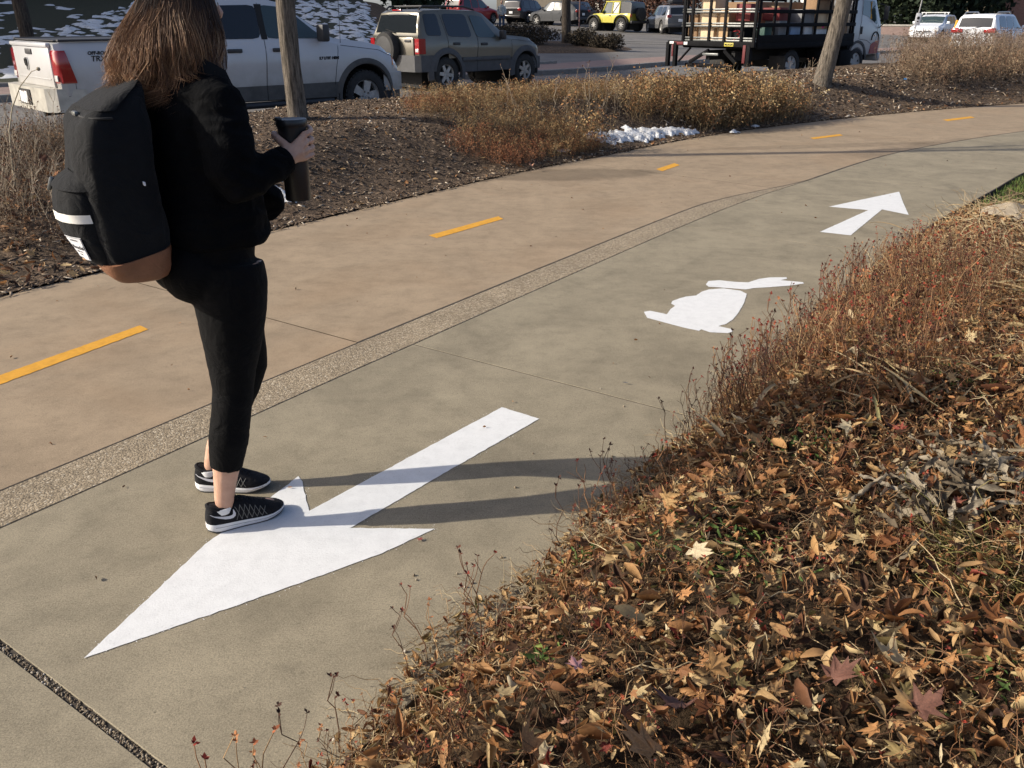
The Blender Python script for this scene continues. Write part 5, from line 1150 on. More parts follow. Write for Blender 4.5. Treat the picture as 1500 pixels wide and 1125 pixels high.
def fuse(name, mb, mat, voxel, parent, smooth=6, wr=None, org=PO):
    me = bpy.data.meshes.new(name); me.from_pydata([tuple(Vector(v) - org) for v in mb.v], [], mb.f); o = bpy.data.objects.new(name, me); C.objects.link(o)
    bm = bmesh.new(); bm.from_mesh(me); bmesh.ops.recalc_face_normals(bm, faces=bm.faces); bm.to_mesh(me); bm.free()
    m = o.modifiers.new('r', 'REMESH'); m.mode = 'VOXEL'; m.voxel_size = voxel; s_ = o.modifiers.new('s', 'SMOOTH'); s_.factor = .5; s_.iterations = smooth
    bpy.context.view_layer.update(); me2 = bpy.data.meshes.new_from_object(o.evaluated_get(bpy.context.evaluated_depsgraph_get())); bpy.data.objects.remove(o); me2.name = name
    me2.materials.clear(); me2.materials.append(mat)
    if wr:
        n = len(me2.vertices); co = np.empty(n * 3, np.float32); me2.vertices.foreach_get('co', co); no = np.empty(n * 3, np.float32); me2.vertex_normals.foreach_get('vector', no)
        co = co.reshape(-1, 3); no = no.reshape(-1, 3); d = np.array([wr(Vector(c) + org) for c in co.tolist()]); co = co + no * d[:, None]; me2.vertices.foreach_set('co', co.astype(np.float32).ravel())
    me2.polygons.foreach_set('use_smooth', np.ones(len(me2.polygons), dtype=bool)); me2.update()
    return link(name, me2, parent)
def limb(mb, L, n=16):
    mb.tube([l[:3] for l in L], [l[3] for l in L], n)
def sph(mb, c, r, n=12, m=8):
    r = r if hasattr(r, '__len__') else (r, r, r); ax = getattr(sph, 'ax', (Vector((1, 0, 0)), Vector((0, 1, 0)), Vector((0, 0, 1)))); rings = []
    for i in range(1, m):
        a = math.pi * i / m; rings.append([Vector(c) + ax[0] * (r[0] * math.sin(a) * math.cos(2 * math.pi * j / n)) + ax[1] * (r[1] * math.sin(a) * math.sin(2 * math.pi * j / n)) + ax[2] * (r[2] * math.cos(a)) for j in range(n)])
    mb.loft(rings)
def rings_t(mb, L, cen, n=24, ex=2.0):
    R_ = []
    for z, a, b, fo in L:
        c = Vector((*cen, z)) + pf * fo; ring = []
        for j in range(n):
            t = 2 * math.pi * j / n; ct, st = math.cos(t), math.sin(t); ring.append(c + pr * (a * math.copysign(abs(ct) ** (2 / ex), ct)) + pf * (b * math.copysign(abs(st) ** (2 / ex), st)))
        R_.append(ring)
    mb.loft(R_)
TC = (-.945, 2.66)
LEG_R = [(-.885, 2.60, .90, .112), (-.885, 2.595, .84, .118), (-.885, 2.585, .76, .110), (-.89, 2.565, .65, .092), (-.896, 2.55, .56, .074), (-.90, 2.54, .49, .064), (-.913, 2.527, .41, .063), (-.928, 2.517, .33, .064), (-.945, 2.51, .24, .052), (-.958, 2.507, .17, .043), (-.968, 2.505, .11, .038), (-.972, 2.508, .04, .034)]
LEG_L = [(-.985, 2.715, .90, .11), (-.98, 2.725, .84, .115), (-.96, 2.755, .74, .102), (-.938, 2.79, .62, .084), (-.925, 2.81, .53, .066), (-.925, 2.815, .47, .06), (-.955, 2.805, .40, .06), (-.995, 2.79, .32, .058), (-1.045, 2.777, .23, .046), (-1.078, 2.77, .16, .037), (-1.095, 2.767, .10, .034), (-1.098, 2.768, .04, .032)]
HC = Vector((-.945, 2.70, 1.622)); hf = Vector((.766, .643, 0)); hr_ = Vector((.643, -.766, 0))
MUG = Vector((-.668, 2.70, 1.074))
def mugp(ang, z, r=.0445):
    """point on the mug wall; angle from the side facing the camera, positive to the right"""
    a = rad(ang); v = Vector((.24, -.97, 0)).normalized(); w = Vector((.97, .24, 0)).normalized(); rr = r; return Vector((MUG.x, MUG.y, 0)) + v * (rr * math.cos(a)) + w * (rr * math.sin(a)) + Vector((0, 0, z))
sk = MB()
limb(sk, [(a, b, c, d - .006) for a, b, c, d in LEG_R]); limb(sk, [(a, b, c, d - .006) for a, b, c, d in LEG_L])
for L in (LEG_R, LEG_L):
    a = L[-1]; dx = Vector((.82, .57, 0)) if L is LEG_R else Vector((1, .08, 0)); limb(sk, [(a[0] - dx.x * .03, a[1] - dx.y * .03, .045, .026), (a[0] + dx.x * .05, a[1] + dx.y * .05, .045, .032), (a[0] + dx.x * .14, a[1] + dx.y * .14, .035, .026), (a[0] + dx.x * .17, a[1] + dx.y * .17, .032, .016)])
rings_t(sk, [(.84, .12, .08, 0), (.90, .165, .115, 0), (.96, .165, .115, 0), (1.06, .135, .10, 0), (1.15, .135, .10, 0), (1.28, .155, .105, 0), (1.37, .165, .09, 0), (1.43, .12, .07, 0), (1.47, .06, .055, .01)], TC)
sph(sk, (-.975, 2.565, .885), .098); sph(sk, (-1.055, 2.685, .88), .092)
limb(sk, [(-.94, 2.665, 1.42, .058), (-.938, 2.68, 1.48, .052), (-.935, 2.692, 1.545, .052)])
sph.ax = (hr_, hf, Vector((0, 0, 1)))
sph(sk, HC + Vector((0, 0, .02)) - hf * .012, (.074, .092, .098), 18, 12); sph(sk, HC + hf * .025 + Vector((0, 0, -.045)), (.055, .066, .072), 16, 10)
limb(sk, [(*(HC + hf * .088 + Vector((0, 0, .02))), .010), (*(HC + hf * .104 + Vector((0, 0, -.012))), .013), (*(HC + hf * .098 + Vector((0, 0, -.024))), .012)], 8)
limb(sk, [(*(HC + hf * .08 - hr_ * .022 + Vector((0, 0, -.052))), .007), (*(HC + hf * .09 + Vector((0, 0, -.05))), .009), (*(HC + hf * .08 + hr_ * .022 + Vector((0, 0, -.052))), .007)], 8)
for sg in (-1, 1): sph(sk, HC + hr_ * sg * .077 + Vector((0, 0, -.005)), (.008, .018, .03), 10, 8)
sph.ax = (Vector((1, 0, 0)), Vector((0, 1, 0)), Vector((0, 0, 1)))
limb(sk, [(-.83, 2.545, 1.395, .055), (-.81, 2.51, 1.28, .046), (-.80, 2.495, 1.18, .04), (-.75, 2.535, 1.18, .037), (-.70, 2.59, 1.20, .029), (-.674, 2.617, 1.212, .026)])
limb(sk, [(-1.03, 2.82, 1.39, .053), (-1.015, 2.865, 1.27, .045), (-.985, 2.89, 1.15, .04), (-.90, 2.875, 1.10, .036), (-.82, 2.83, 1.06, .03), (-.79, 2.80, 1.04, .03)])
# right hand: palm on the near side of the mug, four fingers round its right side, thumb up its left side
wr_ = Vector((-.674, 2.617, 1.212)); pal = []
k4 = [mugp(34, 1.272, .058), mugp(38, 1.251, .060), mugp(40, 1.229, .0595), mugp(38, 1.208, .057)]
for i, kp in enumerate(k4): limb(sk, [(*(wr_ + Vector((0, 0, .012 - .009 * i))), .017), (*(wr_.lerp(kp, .45)), .0155), (*(wr_.lerp(kp, .8)), .0125), (*kp, .0105)], 8)
limb(sk, [(*(wr_ + Vector((.0, .0, -.004))), .024), (*mugp(8, 1.225, .062), .0175), (*mugp(22, 1.228, .060), .016)], 10)
for (z, L, r) in ((1.276, (34, 62, 96, 122), .0092), (1.254, (38, 68, 104, 134), .0094), (1.231, (40, 68, 102, 130), .009), (1.210, (38, 64, 92, 114), .008)):
    pts = [mugp(L[0], z - .001, .058)] + [mugp(a, z + .005 * (i + 1) * (1 if z > 1.26 else .35), .0445 + r + (.006 if i == 0 else .001)) for i, a in enumerate(L[1:])]; q = [pts[0]]
    for a, b in zip(pts, pts[1:]): q += [a.lerp(b, .5) + (a + b - 2 * Vector((MUG.x, MUG.y, (a.z + b.z) / 2))).normalized() * .002, b]
    limb(sk, [(*p, r * (1.08 - .05 * i) * (1.06 if i % 2 == 0 else .96)) for i, p in enumerate(q)], 8); sph(sk, q[-1], r * .78, 8, 6)
th = [wr_ + Vector((-.004, .004, .012)), mugp(-18, 1.243, .061), mugp(-44, 1.262, .058), mugp(-78, 1.272, .0545), mugp(-98, 1.275, .054)]
limb(sk, [(*p, r) for p, r in zip(th, (.017, .0155, .012, .0115, .0095))], 8); sph(sk, th[-1], .0085, 8, 6)
body = fuse('body', sk, M['skin'], .0038, person, 5)
nl = MB()
for (z, a, r) in ((1.293, 120, .009),): sph(nl, mugp(a, z, .0445 + r * 1.9), (.004, .004, .006), 8, 6)
# eyes
for sg in (-1, 1):
    e = MB(); sph(e, HC + hf * .076 + hr_ * sg * .031 + Vector((0, 0, .012)) - PO, .0125, 12, 8); ey = e.build('eye', M['white_plain'], person); i_ = MB(); sph(i_, HC + hf * .0845 + hr_ * sg * .031 + Vector((0, 0, .012)) - PO, .0065, 10, 6); i_.build('iris', M['bark_dark'], ey)
# leggings
def wrinkle(a, b, s1, s2):
    def f(p): return a * mnoise.noise(Vector((p.x * s1, p.y * s1, p.z * s1 * 1.6))) + b * (1 - abs(mnoise.noise(Vector((p.x * s2, p.y * s2 + 3, p.z * s2 * 1.9))) * 2)) - b * .5
    return f
lg_ = MB(); cut = lambda L, z: [l for l in L if l[2] > z]
limb(lg_, cut(LEG_R, .24) + [(-.9475, 2.5095, .228, .0525)], 24); limb(lg_, cut(LEG_L, .24) + [(-1.046, 2.777, .228, .047)], 24)
rings_t(lg_, [(.83, .10, .07, 0), (.88, .165, .115, 0), (.96, .178, .128, 0), (1.03, .16, .118, 0), (1.06, .15, .11, 0)], TC); sph(lg_, (-.975, 2.565, .885), .105, 16, 12); sph(lg_, (-1.06, 2.685, .875), .10, 16, 12)
def legw(p): return wrinkle(.0012, .0009, 9, 20)(p)
fuse('leggings', lg_, M['legging'], .006, person, 8, legw)
# jacket
jk = MB()
rings_t(jk, [(.955, .188, .160, .012), (.975, .194, .168, .012), (1.03, .197, .162, .01), (1.12, .19, .15, .01), (1.26, .19, .145, .005), (1.35, .195, .13, 0), (1.41, .175, .112, 0), (1.455, .12, .09, .005), (1.49, .08, .078, .01), (1.525, .072, .072, .014)], TC, 28, 2.2)
SL_R = [(-.86, 2.57, 1.40, .070), (-.838, 2.548, 1.375, .077), (-.822, 2.527, 1.315, .078), (-.803, 2.50, 1.25, .075), (-.797, 2.487, 1.19, .069), (-.785, 2.49, 1.165, .066), (-.755, 2.52, 1.17, .060), (-.715, 2.565, 1.187, .053), (-.69, 2.594, 1.201, .046), (-.681, 2.604, 1.206, .042)]
limb(jk, SL_R, 20); limb(jk, [(-1.015, 2.79, 1.41, .076), (-1.03, 2.82, 1.385, .08), (-1.02, 2.86, 1.28, .073), (-.99, 2.89, 1.17, .067), (-.95, 2.89, 1.12, .063), (-.87, 2.86, 1.085, .06), (-.80, 2.80, 1.05, .062), (-.79, 2.77, 1.03, .055)], 20)
def jackw(p):
    w = wrinkle(.006, .006, 7, 15)(p); el = math.exp(-((p.x + .78) ** 2 + (p.y - 2.5) ** 2 + (p.z - 1.18) ** 2) / .006)
    return w + el * .006 * math.sin((p.x * .7 + p.z) * 150) * .6
fuse('jacket', jk, M['jacket'], .007, person, 14, jackw)
cf_ = MB(); d_ = Vector((.010, .012, .005)); cp = Vector((-.681, 2.604, 1.206)); dn = Vector((.55, .75, .3)).normalized()
cf_.tube([cp - dn * .012 - PO, cp - dn * .006 - PO, cp + dn * .008 - PO, cp + dn * .013 - PO], [.041, .0435, .0425, .039], 20); cf_.build('cuff', M['jacket'], person)
# shoes
def shoe(heel, ang, lat):
    """lat: side (+1 left, -1 right in foot axes) that carries the visible curved mark"""
    hw = [(0, .010), (.006, .021), (.02, .030), (.05, .034), (.09, .0335), (.13, .037), (.18, .0455), (.215, .0465), (.24, .040), (.257, .028), (.266, .013), (.268, .006)]
    ce = lambda x: .006 * math.sin(max(0, x - .05) / .22 * math.pi) * -lat * -1
    Rm = Matrix.Translation(Vector((*heel, 0)) - PO) @ Matrix.Rotation(rad(ang), 4, 'Z')
    tp = lambda x: lerp1(x, [(0, .040), (.03, .037), (.12, .030), (.2, .0265), (.268, .030)]); bt = lambda x: lerp1(x, [(0, .010), (.03, .0), (.19, 0), (.268, .014)])
    xs = [0, .003, .008, .02, .035, .05, .075, .1, .13, .16, .19, .215, .235, .25, .26, .266, .268]
    def ringx(x, z0, z1, bulge, shrink=0): w = lerp1(x, hw) - shrink; c = ce(x); return [(x, c - w * .94, z0), (x, c - w - bulge, (z0 + z1) * .5), (x, c - w * .97, z1), (x, c + w * .97, z1), (x, c + w + bulge, (z0 + z1) * .5), (x, c + w * .94, z0)]
    def mk(name, mb, m, par): mb.v = [tuple(Rm @ Vector(v)) for v in mb.v]; return mb.build(name, m, par, angle=45)
    ms = MB(); ms.loft([ringx(x, bt(x) + .006, tp(x), .002) for x in xs])
    H_ = lambda x: lerp1(x, [(0, .062), (.006, .092), (.016, .103), (.03, .099), (.055, .085), (.075, .084), (.095, .102), (.115, .104), (.14, .093), (.17, .077), (.205, .062), (.235, .047), (.255, .040), (.266, .031), (.268, .029)])
    TW = lambda x: lerp1(x, [(0, .5), (.03, .80), (.08, .84), (.12, .72), (.2, .66), (.268, .6)])
    up = MB(); R_ = []
    def ucs(x):
        w = lerp1(x, hw) * .985; z0 = tp(x) - .004; h = H_(x) - z0; c = ce(x); tw = TW(x)
        pr_ = [(1, 0), (1.015, .3), (.97, .55), (.5 + tw * .42, .78), (tw * .78, .95), (tw * .4, 1.0), (0, 1.01)]
        return [(x, c - w * a, z0 + h * b) for a, b in pr_] + [(x, c + w * a, z0 + h * b) for a, b in pr_[-2::-1]]
    for x in xs: R_.append(ucs(x))
    up.loft(R_); sh = mk('shoe', up, M['shoe'], person); mk('midsole', ms, M['midsole'], sh)
    so = MB(); so.loft([ringx(x, bt(x), bt(x) + .0065, .0, .0015) for x in xs]); mk('outsole', so, M['outsole'], sh)
    gr = MB()
    for sg in (-1, 1): gr.tube([(x, ce(x) + sg * (lerp1(x, hw) + .0015), bt(x) * .5 + tp(x) * .62) for x in xs[3:-3]], .0012, 4)
    mk('midsole_groove', gr, simple('grey_groove', (.3, .3, .31), .7), sh)
    def ysd(x, z, sg):
        pts = ucs(x)[:7]; c = ce(x)
        for p, q in zip(pts, pts[1:]):
            if z <= q[2]: t = (z - p[2]) / max(1e-6, q[2] - p[2]); y = p[1] + (q[1] - p[1]) * t; return c + sg * abs(y - c)
        return c + sg * .005
    swo = [(.010, .074), (.022, .066), (.038, .057), (.055, .050), (.070, .047), (.081, .048), (.089, .054), (.091, .063), (.086, .077)]; swi = [(.010, .0755), (.022, .070), (.038, .0645), (.055, .060), (.068, .058), (.077, .0585), (.0815, .062), (.083, .068), (.0845, .0775)]
    for sg in (-1, 1):
        V = [(x, ysd(x, z, sg) + sg * .0016, z) for x, z in swo] + [(x, ysd(x, z, sg) + sg * .0016, z) for x, z in swi]; n = len(swo); mb = MB(); mb.add(V, [(i, i + 1, n + i + 1, n + i) for i in range(n - 1)]); mk('curved_mark', mb, simple('silver_mark', (.55, .55, .58), .45), sh)
    lc = MB()
    for sg in (-1, 1):
        for k in range(6):
            xa = .10 + .0165 * k
            for dx in (-.014, .014):
                P_ = []
                for q in range(6): t = q / 5; x = xa + dx * (t - .5) * 2 * .62; z = tp(x) + .003 + (H_(x) * .82 - tp(x)) * t; P_.append((x, ysd(x, z, sg) + sg * .0008, z))
                lc.tube(P_, .0008, 4)
    mk('thread_lines', lc, simple('grey_thread', (.17, .17, .16), .7), sh)
    la = MB()
    for k in range(6):
        x = .105 + .0165 * k
        for sg in (-1, 1): la.tube([(x, ce(x) + sg * .018, H_(x) * .985 - .002), (x + .006, ce(x), H_(x + .006) + .004), (x + .014, ce(x) - sg * .018, H_(x + .014) * .985 - .002)], .0022, 5)
    for sg in (-1, 1):
        la.tube([(.105, 0, .098), (.098, sg * .015, .112), (.10, sg * .032, .116), (.112, sg * .034, .106), (.112, sg * .012, .100)], .0018, 5); la.tube([(.107, 0, .098), (.125, sg * .02, .094), (.135, sg * .034, .082)], .0016, 5)
    mk('lace', la, M['shoe'], sh)
    co = MB(); rr = []
    for k in range(17):
        a = 2 * math.pi * k / 16; x = .050 + .040 * math.cos(a); rr.append((x, ce(x) + .0265 * math.sin(a), .098 if x < .02 else .084 + .012 * abs((x - .06) / .04) ** 2))
    co.tube(rr, .0065, 8); mk('collar', co, M['shoe'], sh)
    sk_ = MB(); sk_.tube([(.058, 0, .065), (.058, 0, .08), (.058, 0, .087)], [.034, .0365, .036], 16); mk('sock', sk_, M['midsole'], sh)
shoe((-1.026, 2.467), 35.3, -1); shoe((-1.160, 2.757), 4, -1)
# hair
def hairmat():
    t = NT('brown_hair'); f = t.attr('tint'); u = t.attr('piece')
    root = t.ramp(f, [(0, (.018, .010, .007)), (.6, (.043, .021, .012)), (1, (.10, .050, .026))]); tip = t.ramp(f, [(0, (.04, .02, .011)), (.45, (.14, .060, .027)), (.78, (.30, .155, .072)), (1, (.52, .32, .17))])
    col = t.mix(t.ramp(u, [(.3, 0), (.95, 1)]), root, tip); t.col(col).set(Roughness=.5, Specular_IOR_Level=.4); return t.m
M['hair'] = hairmat()
hv = []; hF = []; ht = []; hp = []; rh = random.Random(5)
NS = 7800; SEG = 16
lock_n = 230; locks = []
for k in range(lock_n):
    # azimuth on the head measured from the face (0) round by the right (+); no roots on the face
    a = math.pi + rh.gauss(0, 1.05); a = max(.95, min(2 * math.pi - .75, a)); el = rh.uniform(.12, 1.35)
    locks.append((a, el, rh.random() ** 1.3, rh.uniform(-1, 1), rh.uniform(0, 6.28), rh.gauss(0, 1), rh.random()))
for k in range(NS):
    a, el, tn, bend, ph, cv, lenk = locks[k % lock_n]; a += rh.gauss(0, .10); amp = rh.uniform(.6, 1.2); el = min(1.5, max(.0, el + rh.gauss(0, .09)))
    od = hf * math.cos(a) + hr_ * math.sin(a); p0 = HC + Vector((0, 0, .022)) - hf * .012 + od * (.080 * math.cos(el)) * (1.18 if abs(math.cos(a)) > .6 else 1.0) + Vector((0, 0, .102 * math.sin(el)))
    # end on a curtain over shoulders and upper back
    bk = max(0, -math.cos(a)); rad_ = .116 + .035 * tn + rh.gauss(0, .005)
    end = HC - hf * (.02 + .055 * bk) + od * rad_ * (1.0 if bk > 0 else .80) + Vector((0, 0, -.175 - .10 * lenk - .02 * rh.random()))
    m1 = HC + od * (.094 + .016 * bk) - hf * .012 * bk + Vector((0, 0, .03 * math.sin(el) - .01)); m2 = HC + od * (rad_ * 1.0) * (1.0 if bk > 0 else .86) - hf * (.015 + .04 * bk) + Vector((0, 0, -.105))
    P_ = [p0, p0 + od * .014 + Vector((0, 0, .004)), m1, m2, end]; pts = []
    for i in range(SEG):
        t = i / (SEG - 1) * (len(P_) - 1); j = min(int(t), len(P_) - 2); u = t - j; q0 = P_[max(j - 1, 0)]; q1 = P_[j]; q2 = P_[j + 1]; q3 = P_[min(j + 2, len(P_) - 1)]
        pts.append(.5 * (2 * q1 + (q2 - q0) * u + (2 * q0 - 5 * q1 + 4 * q2 - q3) * u * u + (3 * q1 - q0 - 3 * q2 + q3) * u ** 3))
    sd_ = Vector((-od.y, od.x, 0)); jt = rh.gauss(0, .0035)
    for i in range(SEG):
        t = i / (SEG - 1); w = max(0, t - .32) / .68; pts[i] = pts[i] + sd_ * (.044 * amp * w * math.sin(ph + 9 * t + cv) + jt * t) + od * (.022 * amp * w * math.cos(ph * 1.3 + 8.5 * t))
        cw = max(0, t - .62) / .38; pts[i] = pts[i] + (sd_ * math.cos(ph * 2 + cv + 9 * cw) + od * math.sin(ph * 2 + cv + 9 * cw)) * (.021 * cw ** .8 * amp * (.35 + .9 * lenk)) - (sd_ * math.cos(ph * 2 + cv) + od * math.sin(ph * 2 + cv)) * (.021 * cw ** .8 * amp * (.35 + .9 * lenk)) * max(0, 1 - cw * 3)
        if w > .75: pts[i] = pts[i] + (sd_ * bend * 1.0 + od * (.5 * cv)) * (.05 * amp * ((w - .75) * 4) ** 1.6 * (.4 + .6 * tn)) + Vector((0, 0, .022 * ((w - .75) * 4) ** 2))
    r0 = rh.uniform(.00035, .00075); b = len(hv); tint = min(1, max(0, tn * .8 + rh.gauss(.09, .2)))
    for i, p in enumerate(pts):
        tg_ = (pts[min(i + 1, SEG - 1)] - pts[max(i - 1, 0)]).normalized(); u = tg_.cross(od); u = u.normalized() if u.length > 1e-5 else sd_; v = tg_.cross(u); rr = r0 * (1 if i < SEG - 3 else (SEG - 1 - i) / 3 + .15)
        for q in range(3): c_, s_ = math.cos(q * 2.094), math.sin(q * 2.094); hv.append(tuple(p + u * rr * c_ + v * rr * s_ - PO)); ht.append(tint); hp.append(i / (SEG - 1))
    for i in range(SEG - 1):
        for q in range(3): a_, b_ = b + i * 3 + q, b + i * 3 + (q + 1) % 3; hF.append((a_, b_, b_ + 3, a_ + 3))
hair = link('hair', fast_mesh('hair', hv, hF, M['hair'], {'tint': ht, 'piece': hp}, True), person)
# closed under-layer so that no scalp shows through
cap_ = MB(); sph.ax = (hr_, hf, Vector((0, 0, 1))); sph(cap_, HC + Vector((0, 0, .026)) - hf * .022, (.083, .098, .105), 18, 12); sph.ax = (Vector((1, 0, 0)), Vector((0, 1, 0)), Vector((0, 0, 1)))
ub = []
for z, a, b, fo in ((1.64, .07, .05, -.045), (1.58, .082, .055, -.05), (1.50, .092, .06, -.062), (1.45, .10, .05, -.085), (1.425, .09, .03, -.10)):
    ub.append([Vector((HC.x, HC.y, z)) + hf * fo + hr_ * (a * math.cos(q * .3491)) + hf * (b * math.sin(q * .3491)) for q in range(18)])
cap_.loft(ub); hb = fuse('hair_underlayer', cap_, simple('dark_hair_base', (.022, .012, .008), .6), .006, person, 5, lambda p: .004 * mnoise.noise(Vector((p.x * 60, p.y * 60, p.z * 7))))

# ---- mug (held: a thing of its own)
mug = thing('travel_mug', 'tall black travel mug held in the walker\'s right hand', 'mug', MUG)
mb = MB(); mb.lathe([(0, 0), (.0375, 0), (.039, .003), (.040, .1), (.0412, .17), (.0432, .215), (.0436, .222), (0, .222)], 32, 'z'); mb.build('cup', M['mug'], mug, angle=30)
mb = MB(); mb.lathe([(0, .222), (.0465, .222), (.0475, .226), (.0475, .238), (.0455, .243), (.03, .240), (0, .240)], 32, 'z'); mb.box((-.036, -.012, .243), (.02, .016, .012), None, .003); mb.build('lid', M['mug'], mug, angle=30)

# ---- backpack (worn: a thing of its own)
B0 = Vector((-1.064, 2.568, 0)); pack = thing('backpack', 'black canvas backpack with tan leather base, white stripe and sewn label, on the walker\'s back', 'backpack', B0)
bw = lambda bx, q, z: pr * bx - pf * q + Vector((0, 0, z))
BRN = [(.885, .095, .03, .11), (.892, .125, .015, .145), (.92, .150, .004, .172), (.97, .165, .0, .192), (1.06, .170, 0, .203), (1.17, .171, 0, .206), (1.28, .168, 0, .200), (1.335, .163, 0, .184), (1.372, .152, 0, .146), (1.40, .136, -.004, .096), (1.425, .105, -.008, .045), (1.44, .07, -.012, .015)]
def bring(z, hw, q0, q1, n=48, ex=4.4, o=0):
    c, h = (q0 + q1) / 2, (q1 - q0) / 2 + o; hw += o; R_ = []
    for j in range(n):
        t = 2 * math.pi * (j + .5) / n; ct, st = math.cos(t), math.sin(t); R_.append(bw(hw * math.copysign(abs(ct) ** (2 / ex), ct), c + h * math.copysign(abs(st) ** (2 / ex), st), z))
    return R_
def bprof(z, L): return [lerp1(z, [(l[0], l[k]) for l in L]) for k in (1, 2, 3)]
zs = np.concatenate([np.linspace(.885, .97, 7), np.linspace(.985, 1.33, 16), np.linspace(1.345, 1.44, 9)])
cre = lambda p, a=.006: p + (-pf * 1.0) * (a * mnoise.noise(Vector((p.x * 10, p.y * 10, p.z * 7))) + a * .9 * (1 - abs(2 * mnoise.noise(Vector((p.x * 16 + 5, p.y * 16, p.z * 9 + p.x * 12)))))) * 1.0 + pr * (a * .8 * mnoise.noise(Vector((p.x * 9, p.y * 9 + 7, p.z * 6))))
mb = MB(); mb.loft([[cre(p, .010) for p in bring(z, *bprof(z, BRN))] for z in zs]); mb.build('main_compartment', M['pack'], pack, angle=70)
mb = MB(); R_ = []
for z in np.linspace(.883, .985, 8):
    ring = []
    for j, p in enumerate(bring(z, *bprof(max(z, .885), BRN), o=.003)):
        q = cre(p, .003); sag = (1 - min(1, max(0, -(p.dot(pf)) / .17))); t = (z - .883) / .102; q = q + Vector((0, 0, t * (-.03 + .035 * sag))); ring.append(q)
    R_.append(ring)
mb.loft(R_); mb.build('leather_base', M['leather'], pack, angle=60)
PRN = [(.940, .112, .12, .178), (.948, .125, .12, .208), (.97, .134, .12, .234), (1.05, .140, .12, .262), (1.11, .140, .12, .268), (1.15, .137, .12, .262), (1.178, .131, .12, .245), (1.19, .122, .12, .215)]
mb = MB(); mb.loft([[cre(p, .006) for p in bring(z, *bprof(z, PRN), ex=2.2)] for z in np.linspace(.940, 1.19, 22)]); pk = mb.build('front_pocket', M['pack'], pack, angle=70)
mb = MB()
mb.loft([[cre(p, .006) for p in bring(z, *bprof(z, PRN), ex=2.2, o=.0025)][:25] for z in (1.078, 1.086, 1.094, 1.102)], cap=False, close=False); mb.build('stripe', M['stripe'], pk, angle=60)
mb = MB(); R_ = []
for z, o in ((1.165, .012), (1.182, .014), (1.197, .010), (1.204, -.002)): R_.append(bring(z, lerp1(min(z, 1.19), [(l[0], l[1]) for l in PRN]) + .002, .12, lerp1(min(z, 1.19), [(l[0], l[3]) for l in PRN]), ex=2.2, o=o)[0:24])
mb.loft(R_, cap=False, close=False); mb.build('pocket_flap', M['pack'], pk, angle=60)
mb = MB(); mb.box(bw(-.10, .255, 1.158), (.012, .012, .04), Matrix.Rotation(.4, 3, 'Y'), .003); mb.build('zip_pull', M['steel'], pk)
# sewn label with print
def lpt(u, v, o=.004):
    """point on the pocket's right front quarter; u to the right, v up"""
    z = .972 + .066 * v; hw, q0, q1 = bprof(z, PRN); c, h = (q0 + q1) / 2, (q1 - q0) / 2 + o; hw += o; a = rad(74 - 38 * u); e = 2 / 2.2
    return cre(bw(hw * math.cos(a) ** e, c + h * math.sin(a) ** e, z), .006)
mb = MB(); V = [lpt(i / 6, j / 6) for j in range(7) for i in range(7)]
mb.add(V, [(i * 7 + j, i * 7 + j + 1, (i + 1) * 7 + j + 1, (i + 1) * 7 + j) for i in range(6) for j in range(6)]); lb_ = mb.build('label', M['label_white'], pk)
def on_label(me, u, v):
    """lettering laid on the curved label: every vertex follows the cloth"""
    w = (lpt(1, .5) - lpt(0, .5)).length; hgt_ = (lpt(.5, 1) - lpt(.5, 0)).length
    for vt in me.vertices: vt.co = lpt(u + vt.co.x / w, v + vt.co.y / hgt_, .0048 + .0004 * (vt.co.z > 0))
    return link('lettering', me, lb_)
ink = simple('label_ink', (.03, .03, .035), .7)
on_label(text_mesh('Herschel', .0165, ink, .0003, .2, .0003), .5, .52); on_label(text_mesh('SUPPLY CO.', .007, ink, .0003), .5, .33); on_label(text_mesh('BRAND', .006, ink, .0003), .5, .2); on_label(text_mesh('TRADEMARK', .006, ink, .0003), .5, .84)
mb = MB(); L4 = [lpt(u, v, .0046) for u, v in ((.04, .04), (.5, .04), (.96, .04), (.96, .5), (.96, .96), (.5, .96), (.04, .96), (.04, .5), (.04, .04))]; mb.tube(L4, .0007, 4); mb.build('label_border', ink, lb_)
# lid seam, zip and top panel
mb = MB()
for z in (1.352,):
    R_ = bring(z, *bprof(z, BRN), o=.004); mb.tube(R_[0:24], .0035, 6)
mb.build('zip', M['seam'], pack)
mb = MB(); R_ = []
for z in (1.366, 1.385, 1.405, 1.425, 1.440): R_.append([p + Vector((0, 0, .004)) for p in bring(z, *bprof(z, BRN), o=.005)[0:24]])
mb.loft(R_, cap=False, close=False); mb.build('top_panel', M['pack'], pack, angle=70)
mb = MB(); mb.box(bw(.03, .176, 1.358), (.034, .012, .012), Matrix.Rotation(-.9, 3, 'Z'), .003); mb.build('zip_pull', M['steel'], pack)
mb = MB(); mb.tube([bw(-.02, .02, 1.43), bw(-.02, .015, 1.465), bw(.02, .015, 1.465), bw(.02, .02, 1.43)], .008, 6); mb.build('haul_loop', M['pack'], pack)
for sg in (-1, 1):
    st = []
    for (bx, q, z) in ((.06, .0, 1.415), (.075, -.045, 1.475), (.10, -.11, 1.475), (.12, -.165, 1.44), (.125, -.185, 1.375)): st.append(bw(sg * bx, q - .03 * (z > 1.2), z))
    mb = MB(); mb.tube(st, [(.010, .032)] * len(st), 8); mb.build('shoulder_strap', M['pack'], pack)
mb = MB(); mb.box(bw(.172, .06, 1.178), (.004, .03, .010), Matrix.Rotation(rad(35), 3, 'Z'), .001); mb.build('woven_tag', M['label_white'], pack)

